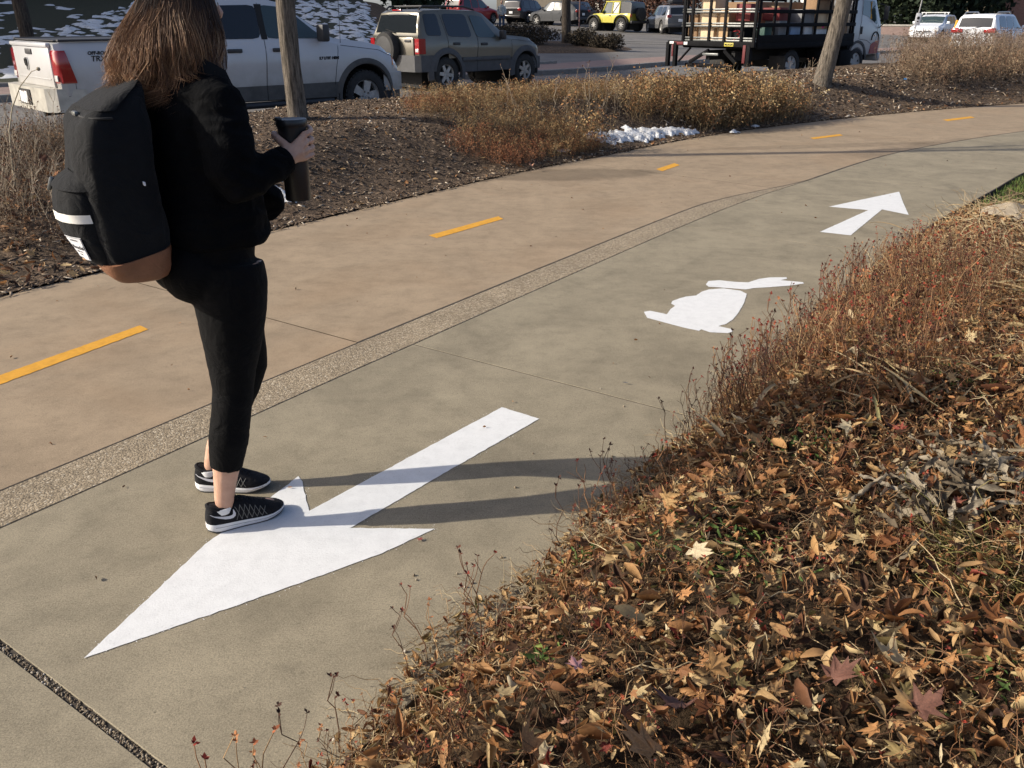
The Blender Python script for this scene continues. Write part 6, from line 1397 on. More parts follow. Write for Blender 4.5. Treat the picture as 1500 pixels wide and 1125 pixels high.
# ---- a second, distant person
man = thing('person', 'distant person in pale jacket and blue jeans standing between the red and black cars', 'person', GP)
bd = MB()
for sg in (-1, 1):
    limb(bd, [(GP.x + sg * .10, GP.y, GP.z + .92, .085), (GP.x + sg * .11, GP.y, GP.z + .5, .06), (GP.x + sg * .12, GP.y + .02, GP.z + .08, .045), (GP.x + sg * .12, GP.y - .1, GP.z + .04, .045)], 10)
    limb(bd, [(GP.x + sg * .17, GP.y, GP.z + 1.42, .055), (GP.x + sg * .23, GP.y, GP.z + 1.15, .045), (GP.x + sg * .20, GP.y - .14, GP.z + .95, .038), (GP.x + sg * .19, GP.y - .2, GP.z + .9, .04)], 10)
limb(bd, [(GP.x, GP.y, GP.z + .86, .14), (GP.x, GP.y, GP.z + 1.1, .14), (GP.x, GP.y, GP.z + 1.35, .16), (GP.x, GP.y, GP.z + 1.46, .09), (GP.x, GP.y, GP.z + 1.56, .055)], 14); sph(bd, (GP.x, GP.y - .01, GP.z + 1.64), (.078, .095, .115), 14, 10); sph(bd, (GP.x, GP.y - .11, GP.z + 1.62), (.014, .02, .02), 8, 6)
fuse('body', bd, M['skin'], .016, man, 3, None, GP)
jn = MB()
for sg in (-1, 1): limb(jn, [(GP.x + sg * .09, GP.y, GP.z + .95, .105), (GP.x + sg * .11, GP.y, GP.z + .5, .078), (GP.x + sg * .12, GP.y + .02, GP.z + .1, .066)], 12)
fuse('jeans', jn, fabric('blue_denim', (.05, .075, .12)), .016, man, 3, None, GP)
jc = MB(); limb(jc, [(GP.x, GP.y, GP.z + .9, .165), (GP.x, GP.y, GP.z + 1.1, .165), (GP.x, GP.y, GP.z + 1.36, .185), (GP.x, GP.y, GP.z + 1.47, .11), (GP.x, GP.y, GP.z + 1.52, .07)], 16)
for sg in (-1, 1): limb(jc, [(GP.x + sg * .16, GP.y, GP.z + 1.42, .075), (GP.x + sg * .235, GP.y, GP.z + 1.15, .065), (GP.x + sg * .205, GP.y - .13, GP.z + .97, .055)], 12)
fuse('jacket', jc, fabric('pale_jacket', (.42, .43, .40)), .016, man, 3, None, GP)
hr2 = MB(); sph(hr2, (GP.x, GP.y + .015, GP.z + 1.665), (.085, .098, .105), 14, 10); fuse('hair', hr2, M['bark_dark'], .014, man, 2, None, GP)
# ------------------------------------------------------------------ leaves, stems, chips
def maple(seed, curl=.35):
    rd = random.Random(seed); pts = []
    lobes = [(-150, .30), (-118, .55), (-92, .34), (-62, .82), (-38, .42), (-22, .70), (-12, .62), (0, 1.0), (12, .62), (22, .70), (38, .42), (62, .82), (92, .34), (118, .55), (150, .30)]
    V = [(0, -.1, 0)]
    mid = []
    for a, r in lobes:
        r *= rd.uniform(.82, 1.12); a = rad(a + rd.uniform(-5, 5)); V.append((math.sin(a) * r * .62, math.cos(a) * r * .62, 0)); mid.append((math.sin(a) * r * .30, math.cos(a) * r * .30, 0))
    n = len(lobes); V += mid
    c1, c2, tw = rd.uniform(-1, 1.4) * curl, rd.uniform(-.4, 1.0) * curl, rd.uniform(-.6, .6) * curl; out = []
    for i, (x, y, z) in enumerate(V):
        w = .07 * mnoise.noise(Vector((x * 4 + seed, y * 4, 0))); rdg = -.03 * (abs(math.sin(math.atan2(x, y + .1) * 2.9)))
        out.append((x * (1 - .25 * abs(c1)), y, c1 * x * x * 2.4 + c2 * y * y * 1.3 + tw * x * y * 2 + w + rdg))
    F = []
    for i in range(n - 1): F += [(0, 1 + n + i, 1 + n + i + 1), (1 + n + i, 1 + i, 1 + i + 1), (1 + n + i, 1 + i + 1, 1 + n + i + 1)]
    k = len(out); out += [(-.012, -.08, -.01), (.012, -.08, -.01), (.02, -.5, .03)]; F.append((k, k + 1, k + 2))
    return np.array(out), np.array(F)
def oval(seed, curl=.8, w=.4):
    rd = random.Random(seed); V = []; m = 5; c, b = rd.uniform(.3, 1.2) * curl, rd.uniform(-.8, .8) * curl
    for i in range(m):
        t = i / (m - 1); ww = w * math.sin(math.pi * min(max(t, .06), .95)) ** .8 * .5
        for q in (-1, 0, 1): x = q * ww; V.append((x * (1 - .3 * c), t - .5, c * abs(x) * 1.1 + b * (t - .5) ** 2 + .06 * mnoise.noise(Vector((x * 6, t * 3, seed)))))
    F = []
    for i in range(m - 1):
        for j in range(2): a = i * 3 + j; F += [(a, a + 1, a + 4), (a, a + 4, a + 3)]
    return np.array(V), np.array(F)
def leafmat(name, stops, obj=False, rough=.7):
    t = NT(name); f = t.rnd() if obj else t.attr('tint'); col = t.ramp(f, stops)
    col = t.mix(.55, col, t.ramp(t.noise(14 if obj else 40, 5, .7), [(.28, .5), (.5, 1.0), (.75, 1.35)]), 'MULTIPLY')
    t.col(col).set(Roughness=rough, Specular_IOR_Level=.25)
    # leaves let some light through
    tr = t.new('ShaderNodeBsdfTranslucent'); t.lk(col, tr.inputs[0]); mx = t.new('ShaderNodeMixShader'); mx.inputs[0].default_value = .22
    out = t.n['Material Output']; t.lk(t.b.outputs[0], mx.inputs[1]); t.lk(tr.outputs[0], mx.inputs[2]); t.lk(mx.outputs[0], out.inputs[0]); return t.m
LST = [(0, (.06, .03, .016)), (.14, (.14, .062, .03)), (.28, (.25, .115, .045)), (.42, (.35, .175, .07)), (.55, (.38, .245, .115)), (.68, (.45, .34, .18)), (.77, (.26, .19, .08)), (.84, (.12, .105, .04)), (.9, (.17, .035, .025)), (.95, (.28, .07, .045)), (1, (.52, .43, .28))]
M['leaf'] = leafmat('dead_leaves', LST); M['leaf_obj'] = leafmat('large_dead_leaves', [(0, (.07, .028, .016)), (.2, (.16, .06, .024)), (.45, (.30, .13, .045)), (.65, (.38, .22, .09)), (.85, (.44, .33, .17)), (1, (.5, .42, .28))], True)
M['leaf_grey'] = leafmat('grey_woolly_leaves', [(0, (.10, .075, .048)), (.5, (.21, .172, .12)), (1, (.34, .29, .215))], True, .9)
MAP = [maple(i, .4) for i in range(10)]; OVL = [oval(i) for i in range(10)]; CRL = [oval(i + 30, 2.2, .5) for i in range(8)]
# right-hand bed surface
def bed_e(s, d): return -(d - D_BED)
def bed_h(s, e):
    x, y = sd2xy(s, D_BED - e); x, y = float(x), float(y); e = max(0, e)
    k = .38 + .72 * float(sstep((5.2 - s) / 3)); rise = .04 * float(sstep(e / .06)) + .22 * float(sstep((e + .05 * n2(x, y, 2.1, 6)) / .42)) * k + .10 * float(sstep((e - .4) / 1.4)) * float(.3 + .7 * sstep((6.5 - s) / 2))
    return -.035 + rise + (.05 * n2(x, y, 2.4, 3) + .035 * n2(x, y, 6, 8)) * min(1, e / .25)
ess = np.concatenate([np.linspace(0, 2.6, 34), np.linspace(2.8, 14, 14)]); bss = np.arange(-6, 16, .09); V = []; F = []; k = len(ess)
for s in bss:
    for e in ess: x, y = sd2xy(s, D_BED - e); V.append((float(x), float(y), bed_h(s, e) if e < 2.7 else .27))
for i in range(len(bss) - 1):
    for j in range(k - 1): a = i * k + j; F.append((a, a + 1, a + k + 1, a + k))
mb = MB(); mb.add(V, F); bed = mb.build('planting_bed', M['litter_soil'], None, True, 'structure')
def bed_pts(n, s0, s1, e0, e1, pw=1.0):
    s = rng.uniform(s0, s1, n); e = e0 + (e1 - e0) * rng.random(n) ** pw; x, y = sd2xy(s, D_BED - e); z = np.array([bed_h(a, b) for a, b in zip(s, e)]); return s, e, np.stack([x, y, z], 1)
# small litter: several thousand curled scraps
n = 14000; s, e, p = bed_pts(n, -1.6, 4.8, -.03, 1.9, .95); p[:, 2] += rng.uniform(0, .06, n) * np.minimum(1, e / .2)
tint = np.clip(rng.normal(.45, .25, n) + .12 * np.array([n2(a, b, 1.5) for a, b in p[:, :2]]), 0, 1)
scatter('leaf_litter', OVL + CRL + MAP[:3], p, euler_mats(rng.normal(0, .8, n), rng.normal(0, .8, n), rng.uniform(0, 6.28, n)), rng.uniform(.016, .05, n) * rng.choice([1, 1, 1, 1.35], n), tint, M['leaf'], label='dense litter of small curled dead leaves covering the right bed')
n = 3400; s, e, p = bed_pts(n, 4.5, 7.5, .04, 2.2); p[:, 2] += rng.uniform(0, .06, n)
scatter('leaf_litter', OVL + CRL, p, euler_mats(rng.normal(0, .9, n), rng.normal(0, .9, n), rng.uniform(0, 6.28, n)), rng.uniform(.03, .07, n), np.clip(rng.normal(.4, .25, n), 0, 1), M['leaf'], label='small dead leaves at the far end of the right bed')
n = 16000; s, e, p = bed_pts(n, -1.6, 4.8, -.02, 1.9, .95); p[:, 2] += rng.uniform(0, .075, n) * np.minimum(1, np.maximum(0, e) / .2)
scatter('leaf_scraps', OVL[:6] + CRL, p, euler_mats(rng.normal(0, 1.0, n), rng.normal(0, 1.0, n), rng.uniform(0, 6.28, n)), rng.uniform(.008, .024, n), np.clip(rng.normal(.42, .28, n), 0, 1), M['leaf'], label='fine shredded leaf scraps between the larger leaves of the right bed')
# 300 largest leaves: parts of the bed
def mk_leaf_mesh(i, VF, m): return fast_mesh('leaf', VF[0], VF[1], m, smooth=True)
LM = [mk_leaf_mesh(i, v, M['leaf_obj']) for i, v in enumerate(MAP)] + [mk_leaf_mesh(i, oval(80 + i, 1.0, .55), M['leaf_obj']) for i in range(5)]
R_ = random.Random(21)
for k in range(285):
    s = R_.uniform(-1.3, 3.6); e = .04 + 1.6 * R_.random() ** .95; x, y = (float(v) for v in sd2xy(s, D_BED - e)); o = link('leaf', R_.choice(LM), bed)
    o.location = (x, y, bed_h(s, e) + R_.uniform(.05, .11)); o.rotation_euler = (R_.gauss(0, .55), R_.gauss(0, .55), R_.uniform(0, 6.28)); q = R_.uniform(.05, .10); o.scale = (q, q, q)
for px, py, q, rz, ry, c in ((950, 1095, .13, 1.2, .5, 0), (995, 1030, .12, 2.6, .2, 2), (775, 1095, .10, .3, .9, 0), (845, 975, .05, .6, .4, 'pink'), (905, 990, .07, 1.5, .9, 4), (1000, 868, .06, 4, .3, 0), (1340, 975, .085, 3, .2, 3), (1130, 850, .06, 1, .3, 4), (1225, 990, .1, 5, .1, 2), (1435, 1000, .07, 2, 1.0, 4), (1480, 945, .10, 1.0, .4, 3), (1310, 965, .11, .9, .3, 4), (1060, 1110, .08, 2.2, .3, 1), (1350, 1035, .09, 5.2, .4, 2), (600, 1100, .05, 1.2, .4, 0)):
    x, y = at(px, py, .2); s, d = xy2sd(x, y); e = -(d - D_BED); z = bed_h(s, max(e, .05)) + .11; x, y = at(px, py, z)
    me = LM[(px + py) % 10]; o = link('leaf', me, bed); o.location = (x, y, z); o.rotation_euler = (.35, ry * .6, rz); o.scale = (q, q, q)
    if c == 'pink': o.data = mk_leaf_mesh(0, MAP[4], simple('pink_leaf', (.55, .27, .25), .7)); o['label'] = 'small pink maple leaf'
    elif c == 2: o.data = mk_leaf_mesh(0, MAP[(px) % 10], simple('maroon_leaf', (.10, .04, .025), .8, var=.35, scale=30))
    elif c == 0: o.data = mk_leaf_mesh(0, MAP[(px) % 10], simple('orange_leaf', (.36, .17, .06), .8, var=.35, scale=30))
n = 2100; s, e, p = bed_pts(n, -1.6, 2.6, .06, 1.7, .95); p[:, 2] += rng.uniform(.045, .10, n)
scatter('top_leaves', OVL + CRL + MAP + MAP, p, euler_mats(rng.normal(0, .45, n), rng.normal(0, .45, n), rng.uniform(0, 6.28, n)), rng.uniform(.026, .066, n), np.clip(rng.normal(.38, .24, n), 0, 1), M['leaf'], label='curled tan and brown leaves lying uppermost in the near right bed')
# grey woolly curled leaves
GM = []
def woolly(seed):
    rd = random.Random(seed); V = []; m, c = 9, 5; cu = rd.uniform(.5, 1.5); ro = rd.uniform(-2.2, 2.2)
    for i in range(m):
        t_ = i / (m - 1); w = .2 * math.sin(math.pi * min(max(t_, .05), .97)) ** .7
        for j in range(c):
            q = (j / (c - 1) - .5) * 2; an = q * cu * 1.3; x = math.sin(an) * w / max(.6, cu); z = (1 - math.cos(an)) * w * .9; y = t_ - .5
            z += .11 * math.sin(t_ * 15 + seed + q * 1.5) + .12 * mnoise.noise(Vector((x * 14, t_ * 7, seed * 3.3))); ca, sa = math.cos(ro * t_ * .6), math.sin(ro * t_ * .6)
            V.append((x * ca - z * sa, y * .85 + .06 * math.sin(seed + t_ * 4), x * sa + z * ca + .35 * (t_ - .5) ** 2 * ro * .5))
    F = []
    for i in range(m - 1):
        for j in range(c - 1): a = i * c + j; F += [(a, a + 1, a + c + 1), (a, a + c + 1, a + c)]
    return np.array(V), np.array(F)
for i in range(10): GM.append(fast_mesh('grey_leaf', *woolly(i + 3), M['leaf_grey'], smooth=True))
for k in range(120):
    px, py = (R_.gauss(1440, 55), R_.gauss(735, 38)) if k % 3 else (R_.gauss(1335, 34), R_.gauss(765, 34))
    if px > 1540: continue
    x, y = at(px, py, .27); s, d = xy2sd(x, y); o = link('grey_leaf', R_.choice(GM), bed); o.location = (x, y, bed_h(s, -(d - D_BED)) + R_.uniform(.05, .13)); q = R_.uniform(.04, .085)
    o.rotation_euler = (R_.gauss(0, .5), R_.gauss(0, .5), R_.uniform(0, 6.28)); o.scale = (q * .6, q * 2.0, q * .9)
# stems with seed heads
def stemT(seed, bend=.5, kinks=.05, head=True, n=6, r=.0022, twigs=1, hr=.012):
    """upright stem of height 1 bending to -x"""
    rd = random.Random(seed); mb = MB(); P = [Vector((0, 0, 0))]; K = []
    def add(P, r0, r1):
        a = len(mb.v); mb.tube(P, [r0 + (r1 - r0) * i / (len(P) - 1) for i in range(len(P))], 3, False); return a
    d0 = rd.uniform(.6, 1.3) * bend
    for i in range(n):
        t = (i + 1) / n; P.append(Vector((-d0 * (t ** .9) * .6 + d0 * .25 * t * t + rd.gauss(0, kinks) * .5, rd.gauss(0, kinks) * .6 + d0 * .1 * rd.uniform(-1, 1), t * (1 - .12 * d0))))
    add(P, r, r * .5); heads = [P[-1]]
    for k in range(twigs):
        i = rd.randint(2, n - 1); q = P[i]; w = [q]; dd = Vector((rd.uniform(-.6, .4), rd.uniform(-.5, .5), .8)).normalized()
        for _ in range(3): dd = (dd + Vector((rd.gauss(0, .2), rd.gauss(0, .2), .1))).normalized(); w.append(w[-1] + dd * rd.uniform(.05, .1))
        add(w, r * .6, r * .4); heads.append(w[-1])
    n0 = len(mb.v); F = []
    for f in mb.f: F += [(f[0], f[1], f[2]), (f[0], f[2], f[3])]
    V = [v for v in mb.v]; K = [0.0] * n0
    if head:
        for h in heads:
            if rd.random() < .75:
                for q in range(5):
                    b = len(V); a = q * 1.26 + rd.random(); el = rd.uniform(-.3, 1.1); c = Vector((math.cos(a) * math.cos(el), math.sin(a) * math.cos(el), math.sin(el))) * hr * rd.uniform(.8, 2.0); sd_ = Vector((-math.sin(a), math.cos(a), .3)) * hr * .5
                    V += [tuple(h), tuple(h + c * .5 + sd_), tuple(h + c), tuple(h + c * .5 - sd_)]; F += [(b, b + 1, b + 2), (b, b + 2, b + 3)]; K += [1.0] * 4
    return np.array(V), np.array(F), np.array(K)
M['stem'] = tintmat('dry_red_stems', [(0, (.06, .033, .022)), (.5, (.13, .065, .036)), (.8, (.24, .13, .065)), (1, (.34, .22, .11))], var=.2, piece=[(0, (.05, .026, .018)), (.45, (.10, .035, .022)), (.72, (.22, .03, .02)), (.86, (.30, .05, .025)), (1, (.36, .17, .07))])
M['stem_dark'] = tintmat('dark_stems', [(0, (.03, .02, .015)), (.6, (.07, .04, .027)), (1, (.14, .07, .04))], var=.2, piece=[(0, (.035, .02, .016)), (.7, (.08, .03, .022)), (1, (.26, .035, .022))])
ST = [stemT(i, .75, .045, r=.0075, hr=.024, twigs=2) for i in range(16)]
def lean_rot(n, s, spread=.25, toward=0.0):
    """template bends to -x; turn it so that it bends across the path"""
    tx = np.interp(s, SARC, _T[:, 0]); ty = np.interp(s, SARC, _T[:, 1]); nx, ny = -ty, tx   # towards the path
    rz = np.arctan2(-ny, -nx) + rng.normal(0, spread, n); return euler_mats(rng.normal(0, .12, n), rng.normal(0, .12, n), rz)
def stems(n, s0, s1, e0, e1, h0, h1, T_, m, spread=.35, pw=1.0, dz=0, label=None, name='dry_stems', tl=(0, 1)):
    s, e, p = bed_pts(n, s0, s1, e0, e1, pw); p[:, 2] += dz
    return scatter(name, T_, p, lean_rot(n, s, spread), h0 + (h1 - h0) * rng.random(n) ** 1.7, rng.uniform(*tl, n), m, label=label)
stems(1000, 2.0, 4.9, -.04, .85, .10, .38, ST, M['stem'], .6, label='thicket of thin reddish stems with seed heads leaning over the path edge')
stems(480, 4.6, 5.9, -.02, .9, .08, .25, ST, M['stem'], .6, label='reddish stems with seed heads at the far part of the path edge')
stems(420, 2.6, 6.6, .5, 1.7, .10, .22, ST, M['stem'], 1.4, label='reddish stems inside the right bed')
stems(150, 1.8, 2.75, -.05, .3, .16, .29, ST, M['stem_dark'], .4, label='tall dark bare stems leaning over the path edge at the long joint'); stems(70, 1.0, 2.4, -.02, .28, .16, .32, ST, M['stem'], .5, label='sparse seed-head stems over the path edge near the shadow'); stems(42, -.7, 1.1, -.03, .2, .15, .32, ST, M['stem'], .5, label='a few thin stems with red heads at the near path edge')
stems(1000, -.9, 2.8, .05, 1.5, .07, .19, ST, M['stem'], 2.0, label='short red seed heads among the leaf litter')
TG = [stemT(i + 700, 1.9, .03, r=.009, hr=.03, twigs=1, n=8) for i in range(14)]
M['tangle'] = tintmat('rusty_tangle', [(0, (.07, .035, .02)), (.5, (.17, .08, .038)), (.85, (.29, .16, .075)), (1, (.42, .30, .16))], var=.2, piece=[(0, (.16, .07, .03)), (.5, (.30, .15, .06)), (.85, (.40, .26, .11)), (1, (.28, .035, .022))])
n = 3600; s, e, p = bed_pts(n, -1.5, 5.0, -.02, 1.7, 1.15); kp = (s > 2.0) | (e < .3) | (rng.random(n) < .8); s, e, p = s[kp], e[kp], p[kp]; n = len(s); p[:, 2] += rng.uniform(-.02, .02, n)
scatter('arching_stems', TG, p, euler_mats(rng.normal(0, .35, n), rng.normal(0, .35, n), rng.uniform(0, 6.28, n)), rng.uniform(.07, .19, n) * np.where(e < .35, .75, 1), np.clip(rng.normal(.5, .25, n), 0, 1), M['tangle'], label='rust brown tangle of arching stems among the litter')
# fine fallen straws and twigs
def strawT(seed, bend=.25, r=.009): 
    V, F, K = stemT(seed, bend, .007, False, 6, r, 0); return V, F, K
M['straw'] = tintmat('dry_straw', [(0, (.10, .06, .035)), (.5, (.28, .19, .10)), (1, (.48, .39, .24))], var=.2)
SW = [strawT(i + 60, .9) for i in range(10)]
n = 2600; s, e, p = bed_pts(n, -1.4, 5.5, .02, 1.8); p[:, 2] += rng.uniform(.01, .07, n)
scatter('fallen_straw', SW, p, euler_mats(rng.normal(1.45, .22, n), np.zeros(n), rng.uniform(0, 6.28, n)), np.stack([rng.uniform(.08, .22, n)] * 3, 1) * np.array([1, 1, 1]), rng.random(n), M['straw'], label='thin fallen straws lying across the leaves')
def spill(n, s0, s1, reach):
    s = rng.uniform(s0, s1, n); r = np.array([reach * (.35 + 1.3 * max(0, n2(a, 3, 1.7, 4) + .25)) for a in s]); e = .14 - rng.random(n) ** .8 * (.14 + r); x, y = sd2xy(s, D_BED - e); z = np.array([max(.004, bed_h(a, b)) if b > 0 else .004 for a, b in zip(s, e)]); return s, e, np.stack([x, y, z], 1)
n = 2600; s, e, p = spill(n, -1.4, 5.6, .10); p[:, 2] += rng.uniform(.0, .03, n)
scatter('edge_straw', SW, p, euler_mats(rng.normal(1.42, .22, n), np.zeros(n), rng.uniform(0, 6.28, n)), rng.uniform(.05, .15, n), rng.random(n), M['straw'], label='straw and broken stems spilling over the path edge')
n = 3200; s, e, p = spill(n, -1.4, 5.6, .085); p[:, 2] += rng.uniform(.0, .035, n)
scatter('edge_litter', OVL + CRL, p, euler_mats(rng.normal(0, .7, n), rng.normal(0, .7, n), rng.uniform(0, 6.28, n)), rng.uniform(.015, .04, n), np.clip(rng.normal(.5, .22, n), 0, 1), M['leaf'], label='small dead leaves spilling over the path edge')
n = 1700; s, e, p = bed_pts(n, 4.3, 7.6, .05, 1.6); p[:, 2] += rng.uniform(.01, .1, n)
SWT = [strawT(i + 90, .8, .010) for i in range(8)]
scatter('fallen_straw', SWT, p, euler_mats(rng.normal(1.35, .3, n), np.zeros(n), rng.uniform(0, 6.28, n)), rng.uniform(.1, .3, n), np.clip(rng.normal(.7, .2, n), 0, 1), M['straw'], label='pale straw mat at the far end of the right bed')
# broad strap blades: parts of the bed
def blade(seed, L=1.0, w=.035):
    rd = random.Random(seed); V = []; b = rd.uniform(-.5, .9); m = 7; sw = rd.uniform(-.25, .25)
    for i in range(m):
        t = i / (m - 1); ww = w * (1 - t ** 2.2) * .5 + .002; y = t; z = b * .35 * t * (1 - t) * 2; x = sw * t * t
        V += [(x - ww, y, z + .012), (x, y, z), (x + ww, y, z + .012)]
    F = []
    for i in range(m - 1):
        for j in range(2): a = i * 3 + j; F += [(a, a + 1, a + 4), (a, a + 4, a + 3)]
    return np.array(V), np.array(F)
M['blade'] = leafmat('strap_blades', [(0, (.20, .13, .065)), (.4, (.36, .26, .14)), (.75, (.48, .38, .22)), (.93, (.42, .34, .17)), (1, (.26, .25, .09))], True)
BLM = [fast_mesh('blade', *blade(i, 1, R_.uniform(.03, .06)), M['blade'], smooth=True) for i in range(8)]
for px, py, L, a in [(1060, 640, .34, 88), (1105, 600, .30, 60), (1360, 560, .42, 100), (1345, 550, .5, 108), (1330, 565, .3, 80), (1420, 545, .35, 20), (1395, 450, .3, 60), (1230, 535, .22, 10), (1420, 340, .45, 105), (1240, 580, .26, 95), (1180, 625, .25, 70)] + [(R_.gauss(1330, 75), R_.gauss(570, 32), R_.uniform(.14, .3), R_.gauss(95, 45)) for _ in range(42)] + [(R_.gauss(1465, 35), R_.gauss(400, 35), R_.uniform(.2, .45), R_.gauss(90, 50)) for _ in range(26)]:
    if px > 1530: continue
    x, y = at(px, py, .2); s, d = xy2sd(x, y); e = -(d - D_BED)
    if e < .03: continue
    z = bed_h(s, max(.02, e)) + R_.uniform(.03, .10); o = link('blade', R_.choice(BLM), bed); o.location = (*at(px, py, z), z); o.rotation_euler = (R_.uniform(-.12, .12), R_.uniform(-.5, .5), rad(a - 180 + 90)); o.scale = (L, L, L)
xa, ya = at(1338, 346, .05); xb, yb = at(1262, 330, .05); o = link('blade', BLM[2], bed, label='pale straw stick reaching over the path edge'); o.location = (xa, ya, .055); o.rotation_euler = (0, 0, math.atan2(yb - ya, xb - xa) - math.pi / 2); o.scale = (.45, math.hypot(xb - xa, yb - ya), .3)
# green-yellow grass tuft
M['tuft'] = tintmat('yellow_green_grass', [(0, (.10, .11, .03)), (.5, (.22, .19, .07)), (1, (.36, .29, .12))], var=.1)
GT = [strawT(i + 140, 1.6, .006) for i in range(8)]
def tuft(name, label, px, py, z0, n, L, az, sp, m=None, r=.05):
    x, y = at(px, py, z0); s, d = xy2sd(x, y); z = bed_h(s, -(d - D_BED)) + .02; x, y = at(px, py, z)
    t = thing(name, label, 'grass tuft', (x, y, z)); p = np.stack([rng.normal(0, r, n), rng.normal(0, r, n), np.zeros(n)], 1)
    scatter('grass_blades', GT, p, euler_mats(rng.normal(.1, .25, n), rng.normal(-.75, .3, n), rad(az) + rng.normal(0, sp, n)), rng.uniform(L * .6, L * 1.15, n), rng.random(n), m or M['tuft'], t, None)
tuft('grass_tuft', 'arching yellow-green grass tuft lying right of the grey woolly leaves', 1450, 800, .25, 120, .26, 25, .3); tuft('grass_tuft', 'brown arching grass tuft below the grey woolly leaves, left of the yellow-green one', 1390, 765, .25, 90, .22, 30, .35, M['straw']); tuft('grass_tuft', 'thin greenish grass tuft at the right edge, lowest of three', 1490, 850, .25, 70, .22, 20, .5)
# small green remnants
M['green'] = tintmat('green_weed', [(0, (.03, .055, .015)), (.5, (.06, .10, .025)), (1, (.13, .16, .04))], var=.2)
for (px, py, n, r) in ((1035, 835, 160, .10), (1180, 690, 60, .06), (1390, 600, 70, .08), (850, 770, 30, .03), (790, 985, 26, .025), (1440, 1090, 30, .05)):
    x, y = at(px, py, .2); p = np.stack([x + rng.normal(0, r, n), y + rng.normal(0, r, n), np.zeros(n)], 1)
    for i in range(n): s, d = xy2sd(p[i, 0], p[i, 1]); p[i, 2] = bed_h(s, max(.02, -(d - D_BED))) + rng.uniform(.02, .07)
    scatter('green_weeds', OVL, p, euler_mats(rng.normal(0, .7, n), rng.normal(0, .7, n), rng.uniform(0, 6.28, n)), rng.uniform(.015, .035, n), rng.random(n), M['green'])
ed = MB(); ss_ = np.arange(4.6, 15, .12); V = []
for s in ss_:
    for d, z in ((D_BED + .004, -.05), (D_BED + .004, .034), (D_BED - .010, .036), (D_BED - .012, -.05)): x, y = sd2xy(s, d); V.append((float(x), float(y), z + .006 * n2(s, 1, 1.5)))
ed.add(V, [(i * 4 + j, i * 4 + 4 + j, i * 4 + 5 + j, i * 4 + 1 + j) for i in range(len(ss_) - 1) for j in range(3)]); tag(ed.build('edging', simple('dark_edging', (.035, .026, .018), .85), None, True, 'structure'))
# dark edging gap, lawn corner, pale sheet
x0, y0 = at(1500, 262); sg_, dg_ = xy2sd(x0, y0)
n = 9000; s = rng.uniform(7.75, 11.5, n); e = rng.uniform(.07, 1.7, n); x, y = sd2xy(s, D_BED - e); keep = e > .06 + .0 * s
GB = [(np.array([[-.06, 0, 0], [.06, 0, 0], [.03, .1, .6], [.05, .3, 1.0]]) * np.array([1, 1, 1]), np.array([[0, 1, 2], [0, 2, 3]]))]
scatter('lawn_grass', GB, np.stack([x, y, np.array([bed_h(a, b) + .01 for a, b in zip(s, e)])], 1), euler_mats(rng.normal(0, .35, n), rng.normal(0, .35, n), rng.uniform(0, 6.28, n)), rng.uniform(.03, .07, n), rng.random(n), M['green'], label='short green lawn at the right edge beyond the pale sheet')
zsh = .05; bm = bmesh.new(); sh = [(-.20, -.02), (-.13, .09), (-.02, .10), (.03, .05), (.14, .055), (.21, .0), (.12, -.09), (.03, -.10), (-.07, -.06)]
vs = [bm.verts.new((x, y, .02 + .04 * mnoise.noise(Vector((x * 9, y * 9, 2))))) for x, y in sh]; c = bm.verts.new((0, 0, .085)); c2 = bm.verts.new((.1, -.01, .04))
for i in range(len(vs)): bm.faces.new((vs[i], vs[(i + 1) % len(vs)], c))
me = bpy.data.meshes.new('pale_sheet'); bmesh.ops.solidify(bm, geom=bm.faces[:], thickness=.006); bm.to_mesh(me); bm.free(); me.materials.append(simple('pale_sheet', (.62, .53, .40), .8))
o = tag(link('pale_sheet', me), 'crumpled pale tan sheet lying at the bed edge by the lawn corner', 'litter'); o.location = (*at(1476, 315, .12), .11); o.rotation_euler = (.2, 0, -.1); o.scale = (1.15, 1.6, 1.5)

# pebbles and crumbs on the pavement
n = 120; s = rng.uniform(-1.2, 2.6, n); e = -rng.exponential(.10, n) - .005; x, y = sd2xy(s, D_BED - e)
scatter('pebbles', PEB, np.stack([x, y, np.full(n, .003)], 1), euler_mats(*rng.uniform(0, 6.28, (3, n))), rng.uniform(.003, .011, n), rng.uniform(.4, 1, n), M['pebble'], label='loose pebbles on the path beside the right bed')
n = 170; s = rng.uniform(-1.5, 14, n); d = rng.uniform(D_BED + .02, D_FAR - .05, n); x, y = sd2xy(s, d)
scatter('leaf_crumbs', OVL + CRL, np.stack([x, y, np.full(n, .006)], 1), euler_mats(rng.normal(0, .25, n), rng.normal(0, .25, n), rng.uniform(0, 6.28, n)), rng.uniform(.006, .022, n), rng.uniform(0, .5, n), M['leaf'], label='small crumbs of dead leaf on the pavement')
for px, py, q, c, lb in ((617, 792, .028, (.22, .05, .04), 'tiny dark red leaf on the path right of the big arrow'), (916, 563, .03, (.10, .10, .10), 'small grey oval leaf on the path above the long joint')):
    me = fast_mesh('fallen_leaf', *(MAP[2] if c[0] > .2 else OVL[1]), simple('lone_leaf', c, .8), smooth=True); o = tag(link('fallen_leaf', me), lb, 'leaf'); o.location = (*at(px, py), .008); o.rotation_euler = (0, 0, 1.3); o.scale = (q, q, q)
